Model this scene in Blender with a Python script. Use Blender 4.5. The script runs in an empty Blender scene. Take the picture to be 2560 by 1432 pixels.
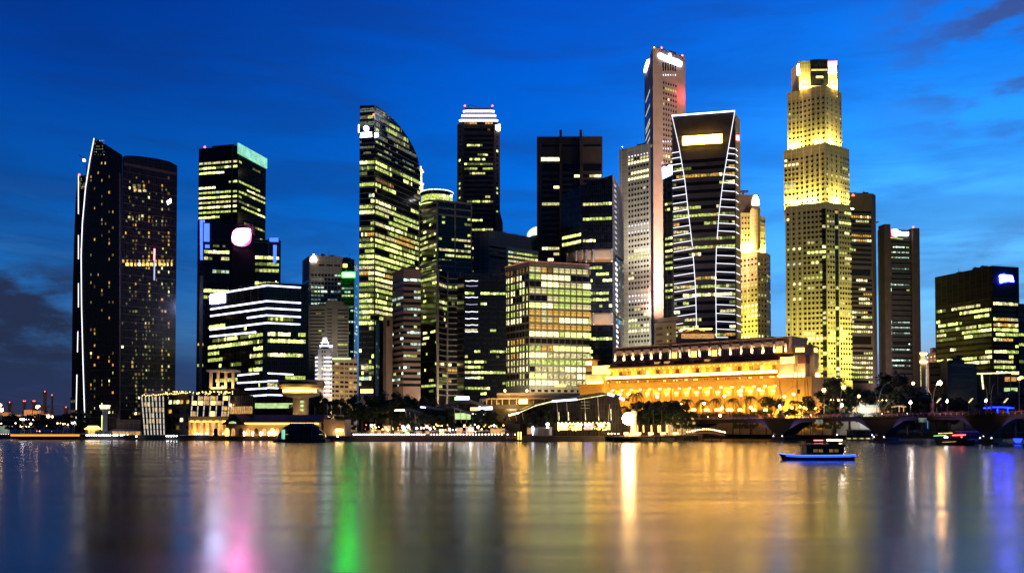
import bpy, math, random
from mathutils import Vector
R = random.Random(7)
sc = bpy.context.scene
col = sc.collection
rad = math.radians
# ---------------------------------------------------------------- camera
F, TH, CAMZ = 2217.0, rad(1.5), 10.0
PY0 = 1056 - F*math.tan(TH)
cam = bpy.data.objects.new("camera", bpy.data.cameras.new("camera"))
col.objects.link(cam); sc.camera = cam
cam.location = (0, 0, CAMZ); cam.rotation_euler = (math.pi/2+TH, 0, 0)
cam.data.sensor_width = 36; cam.data.lens = F/2560*36
cam.data.shift_y = (PY0-716)/2560
cam.data.clip_start = 1; cam.data.clip_end = 20000
# ---------------------------------------------------------------- view, sampling
sc.view_settings.view_transform = 'Standard'; sc.view_settings.look = 'None'
sc.view_settings.exposure = 0; sc.view_settings.gamma = 1
sc.cycles.use_denoising = True
sc.cycles.max_bounces = 5; sc.cycles.diffuse_bounces = 2; sc.cycles.glossy_bounces = 3
sc.cycles.transparent_max_bounces = 8; sc.cycles.caustics_reflective = False
sc.cycles.sample_clamp_indirect = 6
sc.cycles.use_light_tree = True
# ---------------------------------------------------------------- sky (dusk)
SUN_EL, SUN_ROT = rad(-4), rad(60)
w = bpy.data.worlds.new("World"); sc.world = w; w.use_nodes = True
nt = w.node_tree; N = nt.nodes; LK = nt.links.new
def nd(t, **k):
    n = N.new(t)
    for a, b in k.items(): setattr(n, a, b)
    return n
def mth(op, a, b=None, c=None):
    n = nd('ShaderNodeMath', operation=op)
    for i, v in enumerate((a, b, c)):
        if v is None: continue
        if isinstance(v, (int, float)): n.inputs[i].default_value = v
        else: LK(v, n.inputs[i])
    return n.outputs[0]
def mrange(v, a, b, c, d, interp='SMOOTHSTEP'):
    n = nd('ShaderNodeMapRange', interpolation_type=interp)
    LK(v, n.inputs[0])
    for i, x in enumerate((a, b, c, d)): n.inputs[i+1].default_value = x
    return n.outputs[0]
def mixc(f, a, b, bt='MIX'):
    n = nd('ShaderNodeMix', data_type='RGBA', blend_type=bt)
    if isinstance(f, (int, float)): n.inputs[0].default_value = f
    else: LK(f, n.inputs[0])
    for i, v in ((6, a), (7, b)):
        if isinstance(v, tuple): n.inputs[i].default_value = v+(1,)
        else: LK(v, n.inputs[i])
    return n.outputs[2]
def ramp(v, stops):
    n = nd('ShaderNodeValToRGB'); LK(v, n.inputs[0])
    e = n.color_ramp.elements
    while len(e) < len(stops): e.new(.5)
    for el, (p, c) in zip(e, stops): el.position = p; el.color = c+(1,)
    return n.outputs[0]
tc = nd('ShaderNodeTexCoord'); sp = nd('ShaderNodeSeparateXYZ'); LK(tc.outputs['Generated'], sp.inputs[0])
X, Yd, Z = sp.outputs
hyp = mth('SQRT', mth('ADD', mth('MULTIPLY', X, X), mth('MULTIPLY', Yd, Yd)))
hyp = mth('MAXIMUM', hyp, .02)
el = mth('DIVIDE', Z, hyp); az = mth('DIVIDE', X, hyp)
sky = nd('ShaderNodeTexSky', sky_type='NISHITA', sun_disc=False)
sky.sun_elevation = SUN_EL; sky.sun_rotation = SUN_ROT; sky.ozone_density = 8; sky.dust_density = .3
nish = mixc(1.0, sky.outputs[0], (.6, 9.0, 11.0), 'MULTIPLY')
grad_l = ramp(mth('MULTIPLY', el, 2.0), [(0, (.040, .033, .050)), (.10, (.040, .062, .125)), (.20, (.035, .14, .36)), (.33, (.012, .165, .56)), (.48, (.002, .11, .50)), (.72, (.0005, .060, .40)), (1, (.0003, .028, .26))])
grad_c = ramp(mth('MULTIPLY', el, 2.0), [(0, (.06, .10, .22)), (.14, (.06, .23, .54)), (.30, (.012, .195, .69)), (.45, (.001, .145, .64)), (.62, (.0003, .118, .60)), (.82, (.0003, .092, .56)), (1, (.0003, .070, .50))])
grad_r = ramp(mth('MULTIPLY', el, 2.0), [(0, (.12, .19, .30)), (.14, (.19, .33, .46)), (.26, (.14, .47, .86)), (.42, (.075, .44, 1.0)), (.58, (.022, .29, .92)), (.76, (.004, .17, .72)), (1, (.002, .085, .50))])
azf = mrange(az, -.50, .05, 0, 1); azg = mrange(az, .0, .46, 0, 1)
grad = mixc(azg, mixc(azf, grad_l, grad_c), grad_r)
base = mixc(.95, nish, grad)
# streaky and lumpy clouds, laid out over the sky's own directions
cv = nd('ShaderNodeCombineXYZ'); LK(mth('MULTIPLY', az, 3.2), cv.inputs[0]); LK(mth('MULTIPLY', el, 15.0), cv.inputs[1])
n1 = nd('ShaderNodeTexNoise'); LK(cv.outputs[0], n1.inputs['Vector'])
n1.inputs['Scale'].default_value = 1.0; n1.inputs['Detail'].default_value = 6; n1.inputs['Roughness'].default_value = .55; n1.inputs['Distortion'].default_value = .35
streak = mrange(n1.outputs[0], .40, .66, 0, 1)
low = mrange(el, .06, .42, .85, .42)
base = mixc(mth('MULTIPLY', streak, low), base, mixc(.62, base, (.006, .024, .13)))
cv3 = nd('ShaderNodeCombineXYZ'); LK(mth('MULTIPLY', az, 5.5), cv3.inputs[0]); LK(mth('ADD', mth('MULTIPLY', el, 34.0), mth('MULTIPLY', az, 3.0)), cv3.inputs[1]); cv3.inputs[2].default_value = 7.7
n5 = nd('ShaderNodeTexNoise'); LK(cv3.outputs[0], n5.inputs['Vector']); n5.inputs['Scale'].default_value = .8; n5.inputs['Detail'].default_value = 8; n5.inputs['Roughness'].default_value = .62; n5.inputs['Distortion'].default_value = .6
base = mixc(mth('MULTIPLY', mrange(n5.outputs[0], .50, .68, 0, 1), mrange(el, .05, .34, .55, .30)), base, mixc(.5, base, (.010, .028, .12)))
base = mixc(mth('MULTIPLY', mrange(n5.outputs[0], .46, .34, 0, 1), mrange(el, .05, .30, .35, .0)), base, mixc(.5, base, (.10, .32, .72)))
cv2 = nd('ShaderNodeCombineXYZ'); LK(mth('MULTIPLY', az, 9.0), cv2.inputs[0]); LK(mth('MULTIPLY', el, 20.0), cv2.inputs[1]); cv2.inputs[2].default_value = 3.1
n2 = nd('ShaderNodeTexNoise'); LK(cv2.outputs[0], n2.inputs['Vector'])
n2.inputs['Scale'].default_value = 1.1; n2.inputs['Detail'].default_value = 7; n2.inputs['Roughness'].default_value = .6
lump = mrange(n2.outputs[0], .43, .60, 0, 1)
lo_left = mth('MULTIPLY', mrange(az, -.34, -.46, 0, 1), mth('MULTIPLY', mrange(el, .185, .13, 0, 1), mrange(el, .03, .07, .35, 1)))
hi_right = mth('MULTIPLY', mrange(az, .34, .50, 0, 1), mrange(el, .22, .38, 0, .85))
mid_right = mth('MULTIPLY', mrange(az, .30, .44, 0, 1), mth('MULTIPLY', mrange(el, .22, .16, 0, .8), mrange(el, .03, .08, .5, 1)))
base = mixc(mth('MULTIPLY', lump, lo_left), base, (.020, .033, .084))
base = mixc(mth('MULTIPLY', lump, hi_right), base, (.034, .054, .165))
base = mixc(mth('MULTIPLY', mth('MULTIPLY', lump, streak), mid_right), base, (.045, .10, .24))
back = mrange(Yd, -.25, .25, .20, 1)            # the eastern half of the dusk sky is nearly night
down = mrange(el, -.06, -.005, .0, 1)
mul = mth('MULTIPLY', mth('MULTIPLY', back, down), mrange(az, -.5, .42, .92, 1.45))
LK(base, N["Background"].inputs[0])
LK(mul, N['Background'].inputs[1])
# the last glow of the sun that has set: very weak and soft
sun = bpy.data.objects.new("sun", bpy.data.lights.new("sun", 'SUN')); col.objects.link(sun)
sun.data.energy = .02; sun.data.angle = rad(20); sun.data.color = (1, .8, .62); sun.rotation_euler = (rad(84), 0, rad(-60))
# ---------------------------------------------------------------- helpers
def ray(px, py):
    u, v = (px-1280)/F, (PY0-py)/F
    return u, math.cos(TH)-v*math.sin(TH), math.sin(TH)+v*math.cos(TH)
def W(px, py, Y):
    d = ray(px, py); t = Y/d[1]
    return Vector((d[0]*t, Y, CAMZ+d[2]*t))
def ele(px, py):
    d = ray(px, py); return d[2]/d[1]
def G(px, Y): return W(px, 1056, Y).xy                      # ground position seen at column px
def tag(o, label, cat, group=None, kind=None):
    if label: o['label'] = label
    if cat: o['category'] = cat
    if group: o['group'] = group
    if kind: o['kind'] = kind
    return o
def empty(name, loc, label, cat, group=None, rz=0):
    o = bpy.data.objects.new(name, None); o.empty_display_size = 2; col.objects.link(o)
    o.location = loc; o.rotation_euler[2] = rz
    return tag(o, label, cat, group)
MATS = {}
def mat(name, base=(.5, .5, .5), rough=.7, metal=0., emit=None, es=0., vary=.0, vscale=.15, spec=.5, sample=True, bump=0., bscale=1.):
    if name in MATS: return MATS[name]
    m = bpy.data.materials.new(name); m.use_nodes = True; t = m.node_tree; b = t.nodes['Principled BSDF']
    b.inputs['Base Color'].default_value = base+(1,); b.inputs['Roughness'].default_value = rough
    b.inputs['Metallic'].default_value = metal; b.inputs['Specular IOR Level'].default_value = spec
    c = t.nodes.new('ShaderNodeTexCoord')
    if vary:
        n = t.nodes.new('ShaderNodeTexNoise'); n.inputs['Scale'].default_value = vscale; n.inputs['Detail'].default_value = 6
        t.links.new(c.outputs['Object'], n.inputs['Vector'])
        r = t.nodes.new('ShaderNodeMapRange'); r.inputs[1].default_value = .3; r.inputs[2].default_value = .7
        r.inputs[3].default_value = 1-vary; r.inputs[4].default_value = 1+vary
        t.links.new(n.outputs[0], r.inputs[0])
        if emit is None:
            x = t.nodes.new('ShaderNodeVectorMath'); x.operation = 'SCALE'; x.inputs[0].default_value = base
            t.links.new(r.outputs[0], x.inputs['Scale']); t.links.new(x.outputs[0], b.inputs['Base Color'])
        else:
            k = t.nodes.new('ShaderNodeMath'); k.operation = 'MULTIPLY'; k.inputs[1].default_value = es
            t.links.new(r.outputs[0], k.inputs[0]); t.links.new(k.outputs[0], b.inputs['Emission Strength'])
    if bump:
        n = t.nodes.new('ShaderNodeTexNoise'); n.inputs['Scale'].default_value = bscale
        t.links.new(c.outputs['Object'], n.inputs['Vector'])
        p = t.nodes.new('ShaderNodeBump'); p.inputs['Strength'].default_value = bump
        t.links.new(n.outputs[0], p.inputs['Height']); t.links.new(p.outputs[0], b.inputs['Normal'])
    if emit:
        b.inputs['Emission Color'].default_value = emit+(1,)
        if not vary: b.inputs['Emission Strength'].default_value = es
        if not sample: m.cycles.emission_sampling = 'NONE'
    MATS[name] = m
    return m
# facades
mat('black_glass', (.010, .011, .013), .12, spec=.4); mat('blue_glass', (.012, .018, .028), .10, spec=.6)
mat('matte_glass', (.016, .015, .014), .4, spec=.12); mat('dark_window', (.012, .012, .013), .15, spec=.35); mat('black_metal', (.012, .012, .012), .5)
mat('brown_dark', (.10, .075, .065), .8, vary=.2); mat('brown_stone', (.26, .18, .145), .8, vary=.15)
mat('grey_panel', (.26, .25, .23), .8, vary=.12); mat('grey_dark', (.07, .066, .064), .8, vary=.2)
mat('pale_concrete', (.42, .40, .36), .85, vary=.12); mat('cream_stone', (.50, .40, .26), .85, vary=.12)
mat('gold_stone', (.58, .40, .18), .85, vary=.12, vscale=.3); mat('white_paint', (.62, .60, .56), .7, vary=.1)
mat('sail_dark', (.020, .016, .016), .25, vary=.3, vscale=.4, spec=.35); mat('tower_stone', (.52, .43, .22), .8, vary=.1)
mat('red_roof', (.22, .085, .075), .8, vary=.2, vscale=.5); mat('maroon_roof', (.055, .022, .018), .8, vary=.2)
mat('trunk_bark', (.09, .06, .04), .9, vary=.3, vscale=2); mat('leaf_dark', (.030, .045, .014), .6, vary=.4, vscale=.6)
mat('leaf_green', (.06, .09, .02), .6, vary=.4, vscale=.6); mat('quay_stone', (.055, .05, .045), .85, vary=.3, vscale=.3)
mat('steel', (.35, .33, .30), .45, .3); mat('dark_roof', (.045, .04, .04), .6, vary=.2); mat('bronze_glass', (.05, .04, .025), .2, spec=.5)
mat('bridge_concrete', (.020, .018, .016), .85, vary=.25); mat('flowers', (.30, .06, .16), .8, vary=.6, vscale=3)
mat('boat_dark', (.02, .018, .018), .6); mat('crane_steel', (.05, .04, .035), .7); mat('canvas', (.45, .38, .28), .9)
# lit panes: three brightnesses of four tints, brightness varying from room to room
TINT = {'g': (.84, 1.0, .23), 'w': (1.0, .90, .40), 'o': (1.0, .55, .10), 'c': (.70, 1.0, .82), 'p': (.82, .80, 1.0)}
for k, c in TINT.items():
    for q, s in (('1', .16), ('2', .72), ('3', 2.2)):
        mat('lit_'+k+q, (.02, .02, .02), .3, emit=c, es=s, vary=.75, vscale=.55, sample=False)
# lamps, signs, light strips
mat('led_white', emit=(.72, .74, 1.0), es=5.); mat('led_thin', emit=(.86, .88, 1.0), es=1.9); mat('led_blue', emit=(.05, .14, 1.0), es=2.3)
mat('led_soft', emit=(.55, .6, 1.0), es=.7, sample=False); mat('sign_white', emit=(.72, .80, 1.0), es=9.); mat('sign_hot', emit=(.46, .52, 1.0), es=42.); mat('red_hot', emit=(1.0, .04, .22), es=40.); mat('trough', emit=(1.0, .54, .085), es=26.); mat('lantern', emit=(1.0, .52, .08), es=12.); mat('added_flood_head', emit=(1.0, .62, .12), es=60.); mat('pink_stone', (.47, .36, .31), .8, vary=.1); mat('lamp_star', emit=(1.0, .55, .20), es=170.); mat('lamp_starw', emit=(1.0, .86, .74), es=150.); mat('blue_hot', emit=(.0003, .002, 1.0), es=90.); mat('led_dim', emit=(1.0, .90, .74), es=.62, sample=False)
mat('sign_pink', emit=(1.0, .24, .62), es=165.); mat('sign_green', emit=(.012, 1.0, .012), es=130.)
mat('sign_yellow', emit=(1.0, .58, .05), es=85.); mat('sign_warm', emit=(1.0, .80, .60), es=16.); mat('sign_red', emit=(1.0, .10, .12), es=10.)
mat('sign_blue', emit=(.16, .22, 1.0), es=14.); mat('sign_gold', emit=(1.0, .72, .02), es=1.6); mat('crown_cyan', emit=(.30, .92, .62), es=.8, vary=.3, vscale=.2)
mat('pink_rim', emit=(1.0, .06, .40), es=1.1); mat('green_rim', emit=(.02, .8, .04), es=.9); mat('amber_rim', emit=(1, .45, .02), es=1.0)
mat('lamp_warm', emit=(1.0, .56, .20), es=22.); mat('lamp_white', emit=(.95, .95, 1.0), es=18.); mat('lamp_pink', emit=(1.0, .62, .48), es=9.)
mat('lamp_gold', emit=(1.0, .50, .07), es=24.); mat('lamp_red', emit=(1.0, .10, .10), es=6.); mat('lamp_green', emit=(.35, 1, .25), es=3.)
mat('gold_glow', emit=(1.0, .56, .08), es=5.5); mat('red_line', emit=(1.0, .12, .12), es=.5); mat('room_warm', emit=(1.0, .50, .12), es=.6, vary=.9, vscale=.9); mat('room_green', emit=(.72, 1, .38), es=.75, vary=.5, vscale=.4)
mat('fairy_light', emit=(1.0, .75, .2), es=5., sample=False)

def panelled(name, lo, hi, w_=1.6, h_=3.6):
    # curtain wall: panels of slightly different darkness with joints between them
    m = MATS[name]; t = m.node_tree; b = t.nodes['Principled BSDF']; c = t.nodes.new('ShaderNodeTexCoord'); s = t.nodes.new('ShaderNodeSeparateXYZ'); t.links.new(c.outputs['Object'], s.inputs[0])
    a = t.nodes.new('ShaderNodeMath'); a.operation = 'MULTIPLY_ADD'; a.inputs[1].default_value = .6; t.links.new(s.outputs[1], a.inputs[0]); t.links.new(s.outputs[0], a.inputs[2])
    k = t.nodes.new('ShaderNodeCombineXYZ'); t.links.new(a.outputs[0], k.inputs[0]); t.links.new(s.outputs[2], k.inputs[1])
    r = t.nodes.new('ShaderNodeTexBrick'); r.offset = 0; r.inputs['Scale'].default_value = 1; r.inputs['Brick Width'].default_value = w_; r.inputs['Row Height'].default_value = h_; r.inputs['Mortar Size'].default_value = .12
    r.inputs['Color1'].default_value = lo+(1,); r.inputs['Color2'].default_value = hi+(1,); r.inputs['Mortar'].default_value = tuple(x*1.6 for x in hi)+(1,)
    t.links.new(k.outputs[0], r.inputs['Vector']); t.links.new(r.outputs['Color'], b.inputs['Base Color'])
panelled('black_glass', (.004, .005, .006), (.020, .021, .024)); panelled('blue_glass', (.006, .010, .016), (.030, .040, .052)); panelled('sail_dark', (.006, .004, .004), (.019, .014, .013), 1.8, 3.2); panelled('matte_glass', (.010, .009, .009), (.030, .028, .026)); panelled('grey_panel', (.23, .22, .20), (.30, .29, .265), 3, 3.6); panelled('pale_concrete', (.38, .36, .32), (.46, .44, .40), 3, 3.4); panelled('tower_stone', (.47, .39, .20), (.57, .47, .25), 2.6, 3.8)
class MB:
    def __init__(s, org=(0, 0, 0)): s.v = []; s.f = []; s.m = []; s.keys = []; s.o = Vector(org)
    def mi(s, k):
        if k not in s.keys: s.keys.append(k)
        return s.keys.index(k)
    def poly(s, pts, k):
        i = len(s.v); s.v += [tuple(Vector(p)-s.o) for p in pts]
        s.f.append(tuple(range(i, i+len(pts)))); s.m.append(s.mi(k))
    def hexa(s, p, k):                                       # p: 4 bottom then 4 top points
        i = len(s.v); s.v += [tuple(Vector(q)-s.o) for q in p]
        for f in ((3, 2, 1, 0), (4, 5, 6, 7), (0, 1, 5, 4), (1, 2, 6, 5), (2, 3, 7, 6), (3, 0, 4, 7)):
            s.f.append(tuple(i+a for a in f)); s.m.append(s.mi(k))
    def box(s, c, d, k, rz=0):
        c = Vector(c); ca, sa = math.cos(rz), math.sin(rz)
        P = []
        for z in (-1, 1):
            for x, y in ((-1, -1), (1, -1), (1, 1), (-1, 1)):
                a, b = x*d[0]/2, y*d[1]/2
                P.append(c+Vector((a*ca-b*sa, a*sa+b*ca, z*d[2]/2)))
        s.hexa(P, k)
    def prism(s, xy, z0, z1, k, cap=None):
        n = len(xy); i = len(s.v)
        s.v += [tuple(Vector((p[0], p[1], z0))-s.o) for p in xy]+[tuple(Vector((p[0], p[1], z1))-s.o) for p in xy]
        for a in range(n):
            b = (a+1) % n; s.f.append((i+a, i+b, i+n+b, i+n+a)); s.m.append(s.mi(k))
        s.f.append(tuple(i+n+a for a in range(n))); s.m.append(s.mi(cap or k))
        s.f.append(tuple(i+a for a in reversed(range(n)))); s.m.append(s.mi(k))
    def slab(s, front, back, k):                            # two matching outlines joined
        n = len(front); i = len(s.v)
        s.v += [tuple(Vector(p)-s.o) for p in front]+[tuple(Vector(p)-s.o) for p in back]
        for a in range(n):
            b = (a+1) % n; s.f.append((i+b, i+a, i+n+a, i+n+b)); s.m.append(s.mi(k))
        s.f.append(tuple(i+a for a in range(n))); s.m.append(s.mi(k))
        s.f.append(tuple(i+n+a for a in reversed(range(n)))); s.m.append(s.mi(k))
    def tube(s, pts, r, k, n=6, r2=None):
        rings = []
        pts = [Vector(p) for p in pts]
        for j, p in enumerate(pts):
            d = (pts[min(j+1, len(pts)-1)]-pts[max(j-1, 0)]).normalized()
            a = d.cross(Vector((0, 0, 1)))
            if a.length < .05: a = d.cross(Vector((0, 1, 0)))
            a.normalize(); b = a.cross(d)
            rr = r if r2 is None else r+(r2-r)*j/max(1, len(pts)-1)
            i = len(s.v)
            for q in range(n):
                t = 2*math.pi*q/n; s.v.append(tuple(p+a*rr*math.cos(t)+b*rr*math.sin(t)-s.o))
            rings.append(i)
        for i, j in zip(rings, rings[1:]):
            for q in range(n):
                s.f.append((i+q, i+(q+1) % n, j+(q+1) % n, j+q)); s.m.append(s.mi(k))
        s.f.append(tuple(rings[-1]+q for q in range(n))); s.m.append(s.mi(k))
        s.f.append(tuple(rings[0]+q for q in reversed(range(n)))); s.m.append(s.mi(k))
    def lathe(s, c, prof, k, n=24, a0=0, a1=2*math.pi):
        rings = []
        full = abs(a1-a0-2*math.pi) < 1e-6; m = n if full else n+1
        for r, z in prof:
            i = len(s.v); rings.append(i)
            for q in range(m):
                t = a0+(a1-a0)*q/n; s.v.append(tuple(Vector((c[0]+r*math.cos(t), c[1]+r*math.sin(t), c[2]+z))-s.o))
        for i, j in zip(rings, rings[1:]):
            for q in range(n):
                b = (q+1) % m; s.f.append((i+q, i+b, j+b, j+q)); s.m.append(s.mi(k))
        if full:
            s.f.append(tuple(rings[-1]+q for q in range(n))); s.m.append(s.mi(k))
    def ball(s, c, r, k, n=8):
        s.lathe(c, [(r*math.sin(t)+1e-4, -r*math.cos(t)) for t in [math.pi*j/(n//2+1) for j in range(n//2+2)]], k, n)
    def mesh(s, name):
        me = bpy.data.meshes.new(name); me.from_pydata(s.v, [], s.f)
        for k in s.keys: me.materials.append(MATS[k])
        me.polygons.foreach_set('material_index', s.m); me.update()
        return me
    def build(s, name, parent=None, label=None):
        o = bpy.data.objects.new(name, s.mesh(name)); col.objects.link(o)
        if parent is not None: o.parent = parent
        else: o.location = s.o
        if label: o['label'] = label
        return o
def part(T, name, fill, label=None, parent=None):
    mb = MB(T.org); fill(mb); return mb.build(name, parent or T.root, label)
def sub(o, T, mb, name, label=None): return mb.build(name, o, label)
def copytree(root, loc, rz=0, sc_=1.0, label=None, group=None):
    r = root.copy(); col.objects.link(r); r.location = loc; r.rotation_euler[2] = rz
    r.scale = (sc_,)*3 if isinstance(sc_, (int, float)) else sc_
    if label: r['label'] = label
    if group: r['group'] = group
    for ch in list(root.children):
        c = ch.copy(); col.objects.link(c); c.parent = r
        for g in ch.children:
            e = g.copy(); col.objects.link(e); e.parent = c
    return r
class Face:
    def __init__(s, A, B):
        s.A = Vector(A[:2]); s.B = Vector(B[:2]); s.L = (s.B-s.A).length; s.u = (s.B-s.A)/s.L; s.n = Vector((s.u.y, -s.u.x))
    def P(s, a, z, o=0.): p = s.A+s.u*a+s.n*o; return Vector((p.x, p.y, z))
    def hit(s, px, py):
        d = ray(px, py); t = s.A.dot(s.n)/(d[0]*s.n.x+d[1]*s.n.y)
        return (Vector((d[0]*t, d[1]*t))-s.A).dot(s.u), CAMZ+d[2]*t
    def quad(s, mb, a0, a1, z0, z1, o, k): mb.poly([s.P(a0, z0, o), s.P(a1, z0, o), s.P(a1, z1, o), s.P(a0, z1, o)], k)
    def box(s, mb, a0, a1, z0, z1, o0, o1, k):
        mb.hexa([s.P(a0, z0, o1), s.P(a1, z0, o1), s.P(a1, z0, o0), s.P(a0, z0, o0), s.P(a0, z1, o1), s.P(a1, z1, o1), s.P(a1, z1, o0), s.P(a0, z1, o0)], k)
class T: pass
def tower(name, label, pts, ref, Y, m, cat='tower', base=2.5, back=1.05, group=None, cap='dark_roof', zb=None, root=None, org=None, pname='wall', wall=True):
    t = T(); t.px = pts[ref][0]; t.Y = Y; e0 = ele(*pts[ref]); t.H = CAMZ+e0*Y
    P = []
    for p in pts:
        y = Y*e0/ele(*p); q = W(p[0], p[1], y); P.append(Vector((q.x, q.y)))
    t.P = P; t.base = base if zb is None else CAMZ+ele(t.px, zb)*Y
    t.faces = [Face(a, b) for a, b in zip(P, P[1:])]
    c = sum(P, Vector((0, 0)))/len(P)
    a, b = P[0]*back, P[-1]*back
    mid = (a+b)/2
    t.foot = P+[b.lerp(mid, .02), a.lerp(mid, .02)]
    t.org = Vector((c.x, c.y, base)) if org is None else org
    t.root = root or empty(name, t.org, label, cat, group)
    if wall:
        mb = MB(t.org); mb.prism(t.foot, t.base, t.H, m, cap); t.wall = mb.build(pname, t.root)
    return t
def zof(t, py, px=None, Y=None): return CAMZ+ele(px or t.px, py)*(Y or t.Y)
PAL = {'crown': [('lit_w1', 2), ('lit_c1', 3), ('lit_g2', 1)], 'gold': [('lit_o3', 3), ('lit_w3', 1)], 'office': [('lit_g1', 3), ('lit_g2', 4), ('lit_g3', 2), ('lit_w2', 2), ('lit_w3', 1)],
       'mixed': [('lit_g1', 3), ('lit_g2', 2), ('lit_w2', 2), ('lit_w3', 1), ('lit_o2', 1)],
       'bright': [('lit_g2', 3), ('lit_g3', 3), ('lit_w3', 2), ('lit_w2', 2), ('lit_o2', .6)],
       'warm': [('lit_w2', 3.5), ('lit_w3', 2.5), ('lit_o2', .8), ('lit_g2', 1.2)], 'orange': [('lit_o1', 2), ('lit_o2', 3), ('lit_w2', 1), ('lit_w3', .5)],
       'cool': [('lit_c1', 2), ('lit_c2', 3), ('lit_c3', 1), ('lit_g2', 1)], 'dim': [('lit_g1', 4), ('lit_w1', 2), ('lit_g2', 1)],
       'home': [('lit_o2', 4), ('lit_w2', 2), ('lit_w3', .6), ('lit_o1', 4), ('lit_g1', .5), ('lit_w1', 2)], 'ocean': [('lit_g2', 4), ('lit_g3', 3), ('lit_w2', 2), ('lit_w3', 1.5), ('lit_g1', 1.5), ('lit_c2', .5)],
       'white': [('lit_w3', 3), ('lit_w2', 3), ('lit_g2', 1.5), ('lit_c2', .7)]}
def roofkit(t, n=3, hmax=3.2, mastn=1):
    f = max(t.faces, key=lambda q: q.L); r = random.Random(int(t.px))
    for i in range(n):
        a = r.uniform(.12, .8)*f.L; w_ = r.uniform(3, 7); d = r.uniform(4, 9); h = r.uniform(1.2, hmax)
        part(t, 'roof_plant', lambda mb: (f.box(mb, a, min(a+w_, f.L-1), t.H, t.H+h, -d-5, -d, 'grey_dark'), f.box(mb, a+.8, a+1.6, t.H+h, t.H+h+.6, -d-2, -d-1, 'steel')))
    for i in range(mastn):
        a = r.uniform(.1, .9)*f.L; part(t, 'antenna', lambda mb: mb.tube([f.P(a, t.H, -6), f.P(a, t.H+r.uniform(4, 8), -6)], .16, 'steel', 5))
    part(t, 'parapet_rail', lambda mb: [q.box(mb, .3, q.L-.3, t.H+.9, t.H+1.02, -.6, -.5, 'steel') for q in t.faces[:2]])
def pick(pal):
    p = PAL[pal]; r = R.random()*sum(b for a, b in p)
    for a, b in p:
        r -= b
        if r <= 0: return a
    return p[0][0]
def lightlevel(lit, i):
    p = lit(i) if callable(lit) else lit
    return max(0, min(1, p))
def bands(t, fi, ys, h, pane=3., m0=.03, m1=.03, lit=.5, pal='office', run=3.5, dark='dark_window', name='window_band', per=None, smax=None, gap=.12, vary=True):
    """one ribbon of panes per storey and face; ys are the photo rows of the ribbon centres at the reference corner"""
    for i, y in enumerate(ys):
        zc = zof(t, y); hh = h*t.Y/F
        rowp = lightlevel(lit, i)
        if vary: rowp = max(0, min(1, rowp*R.uniform(.65, 1.35)))
        for f in fi:
            fc = t.faces[f]; mb = MB(t.org)
            a0 = fc.L*m0; a1 = fc.L*(1-m1)
            if smax: a1 = min(a1, smax(f, zc+hh/2)-.4)
            if a1-a0 < 1.5: continue
            if dark: fc.quad(mb, a0, a1, zc-hh/2, zc+hh/2, .06, dark)
            n = max(1, round((a1-a0)/pane)); w_ = (a1-a0)/n; j = 0
            any_ = dark is not None
            while j < n:
                ln = 1+int(R.expovariate(1/run))
                if R.random() < rowp:
                    k = pick(pal if isinstance(pal, str) else pal(i))
                    for q in range(j, min(n, j+ln)):
                        kk = k if R.random() < .8 else pick(pal if isinstance(pal, str) else pal(i))
                        fc.quad(mb, a0+q*w_+gap*w_/2, a0+(q+1)*w_-gap*w_/2, zc-hh*.44, zc+hh*.44*R.choice((1, 1, .75)), .14, kk); any_ = True
                j += ln
            if any_: mb.build(name, t.root)
NIND = 100
def punched(t, fi, ys, xs, ww, hh, lit=.3, pal='office', name='window', lim=NIND, run=2, dark='dark_window', per_face=None, vr=(.5, 1.4)):
    """single windows; xs = fractions along the face; the first lim are objects, the rest one 'stuff' part"""
    rest = MB(t.org); cnt = getattr(t, 'nwin', 0); cache = {}
    for i, y in enumerate(ys):
        zc = zof(t, y); h_ = hh*t.Y/F; p = lightlevel(lit, i)*R.uniform(*vr)
        for f in fi:
            fc = t.faces[f]; X_ = per_face[f] if per_face else xs
            state = None; left = 0
            for x in X_:
                if left <= 0: state = pick(pal if isinstance(pal, str) else pal(i)) if R.random() < p else dark; left = 1+int(R.expovariate(1/run))
                left -= 1
                if state is None: continue
                w_ = ww*t.Y/F
                c = fc.P(x*fc.L, zc, .12)
                if cnt < lim:
                    key = (f, state, round(w_, 2), round(h_, 2))
                    if key not in cache:
                        mb = MB(); g = Face((0, 0), tuple(fc.u)); g.u = fc.u; g.n = fc.n
                        g.box(mb, -w_/2, w_/2, -h_/2, h_/2, -.1, .1, state); cache[key] = mb.mesh(name)
                    o = bpy.data.objects.new(name, cache[key]); col.objects.link(o); o.parent = t.root; o.location = c-t.org; cnt += 1
                else:
                    fc.quad(rest, x*fc.L-w_/2, x*fc.L+w_/2, zc-h_/2, zc+h_/2, .15, state)
    t.nwin = cnt
    if rest.f:
        o = rest.build(name, t.root); o['kind'] = 'stuff'
    return t
def strip(t, fc, pts, wpx, k, name='light_strip', o=.5, label=None):
    mb = MB(t.org); hw = wpx*fc.A.length/F/2
    S = [fc.hit(*p) for p in pts]
    for (a, z), (b, y) in zip(S, S[1:]):
        d = Vector((b-a, y-z)); d.normalize(); q = Vector((-d.y, d.x))*hw
        c = [(a-q.x, z-q.y), (b-q.x, y-q.y), (b+q.x, y+q.y), (a+q.x, z+q.y)]
        mb.slab([fc.P(s_, z_, o) for s_, z_ in c], [fc.P(s_, z_, .05) for s_, z_ in c], k)
    return mb.build(name, t.root, label)
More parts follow.
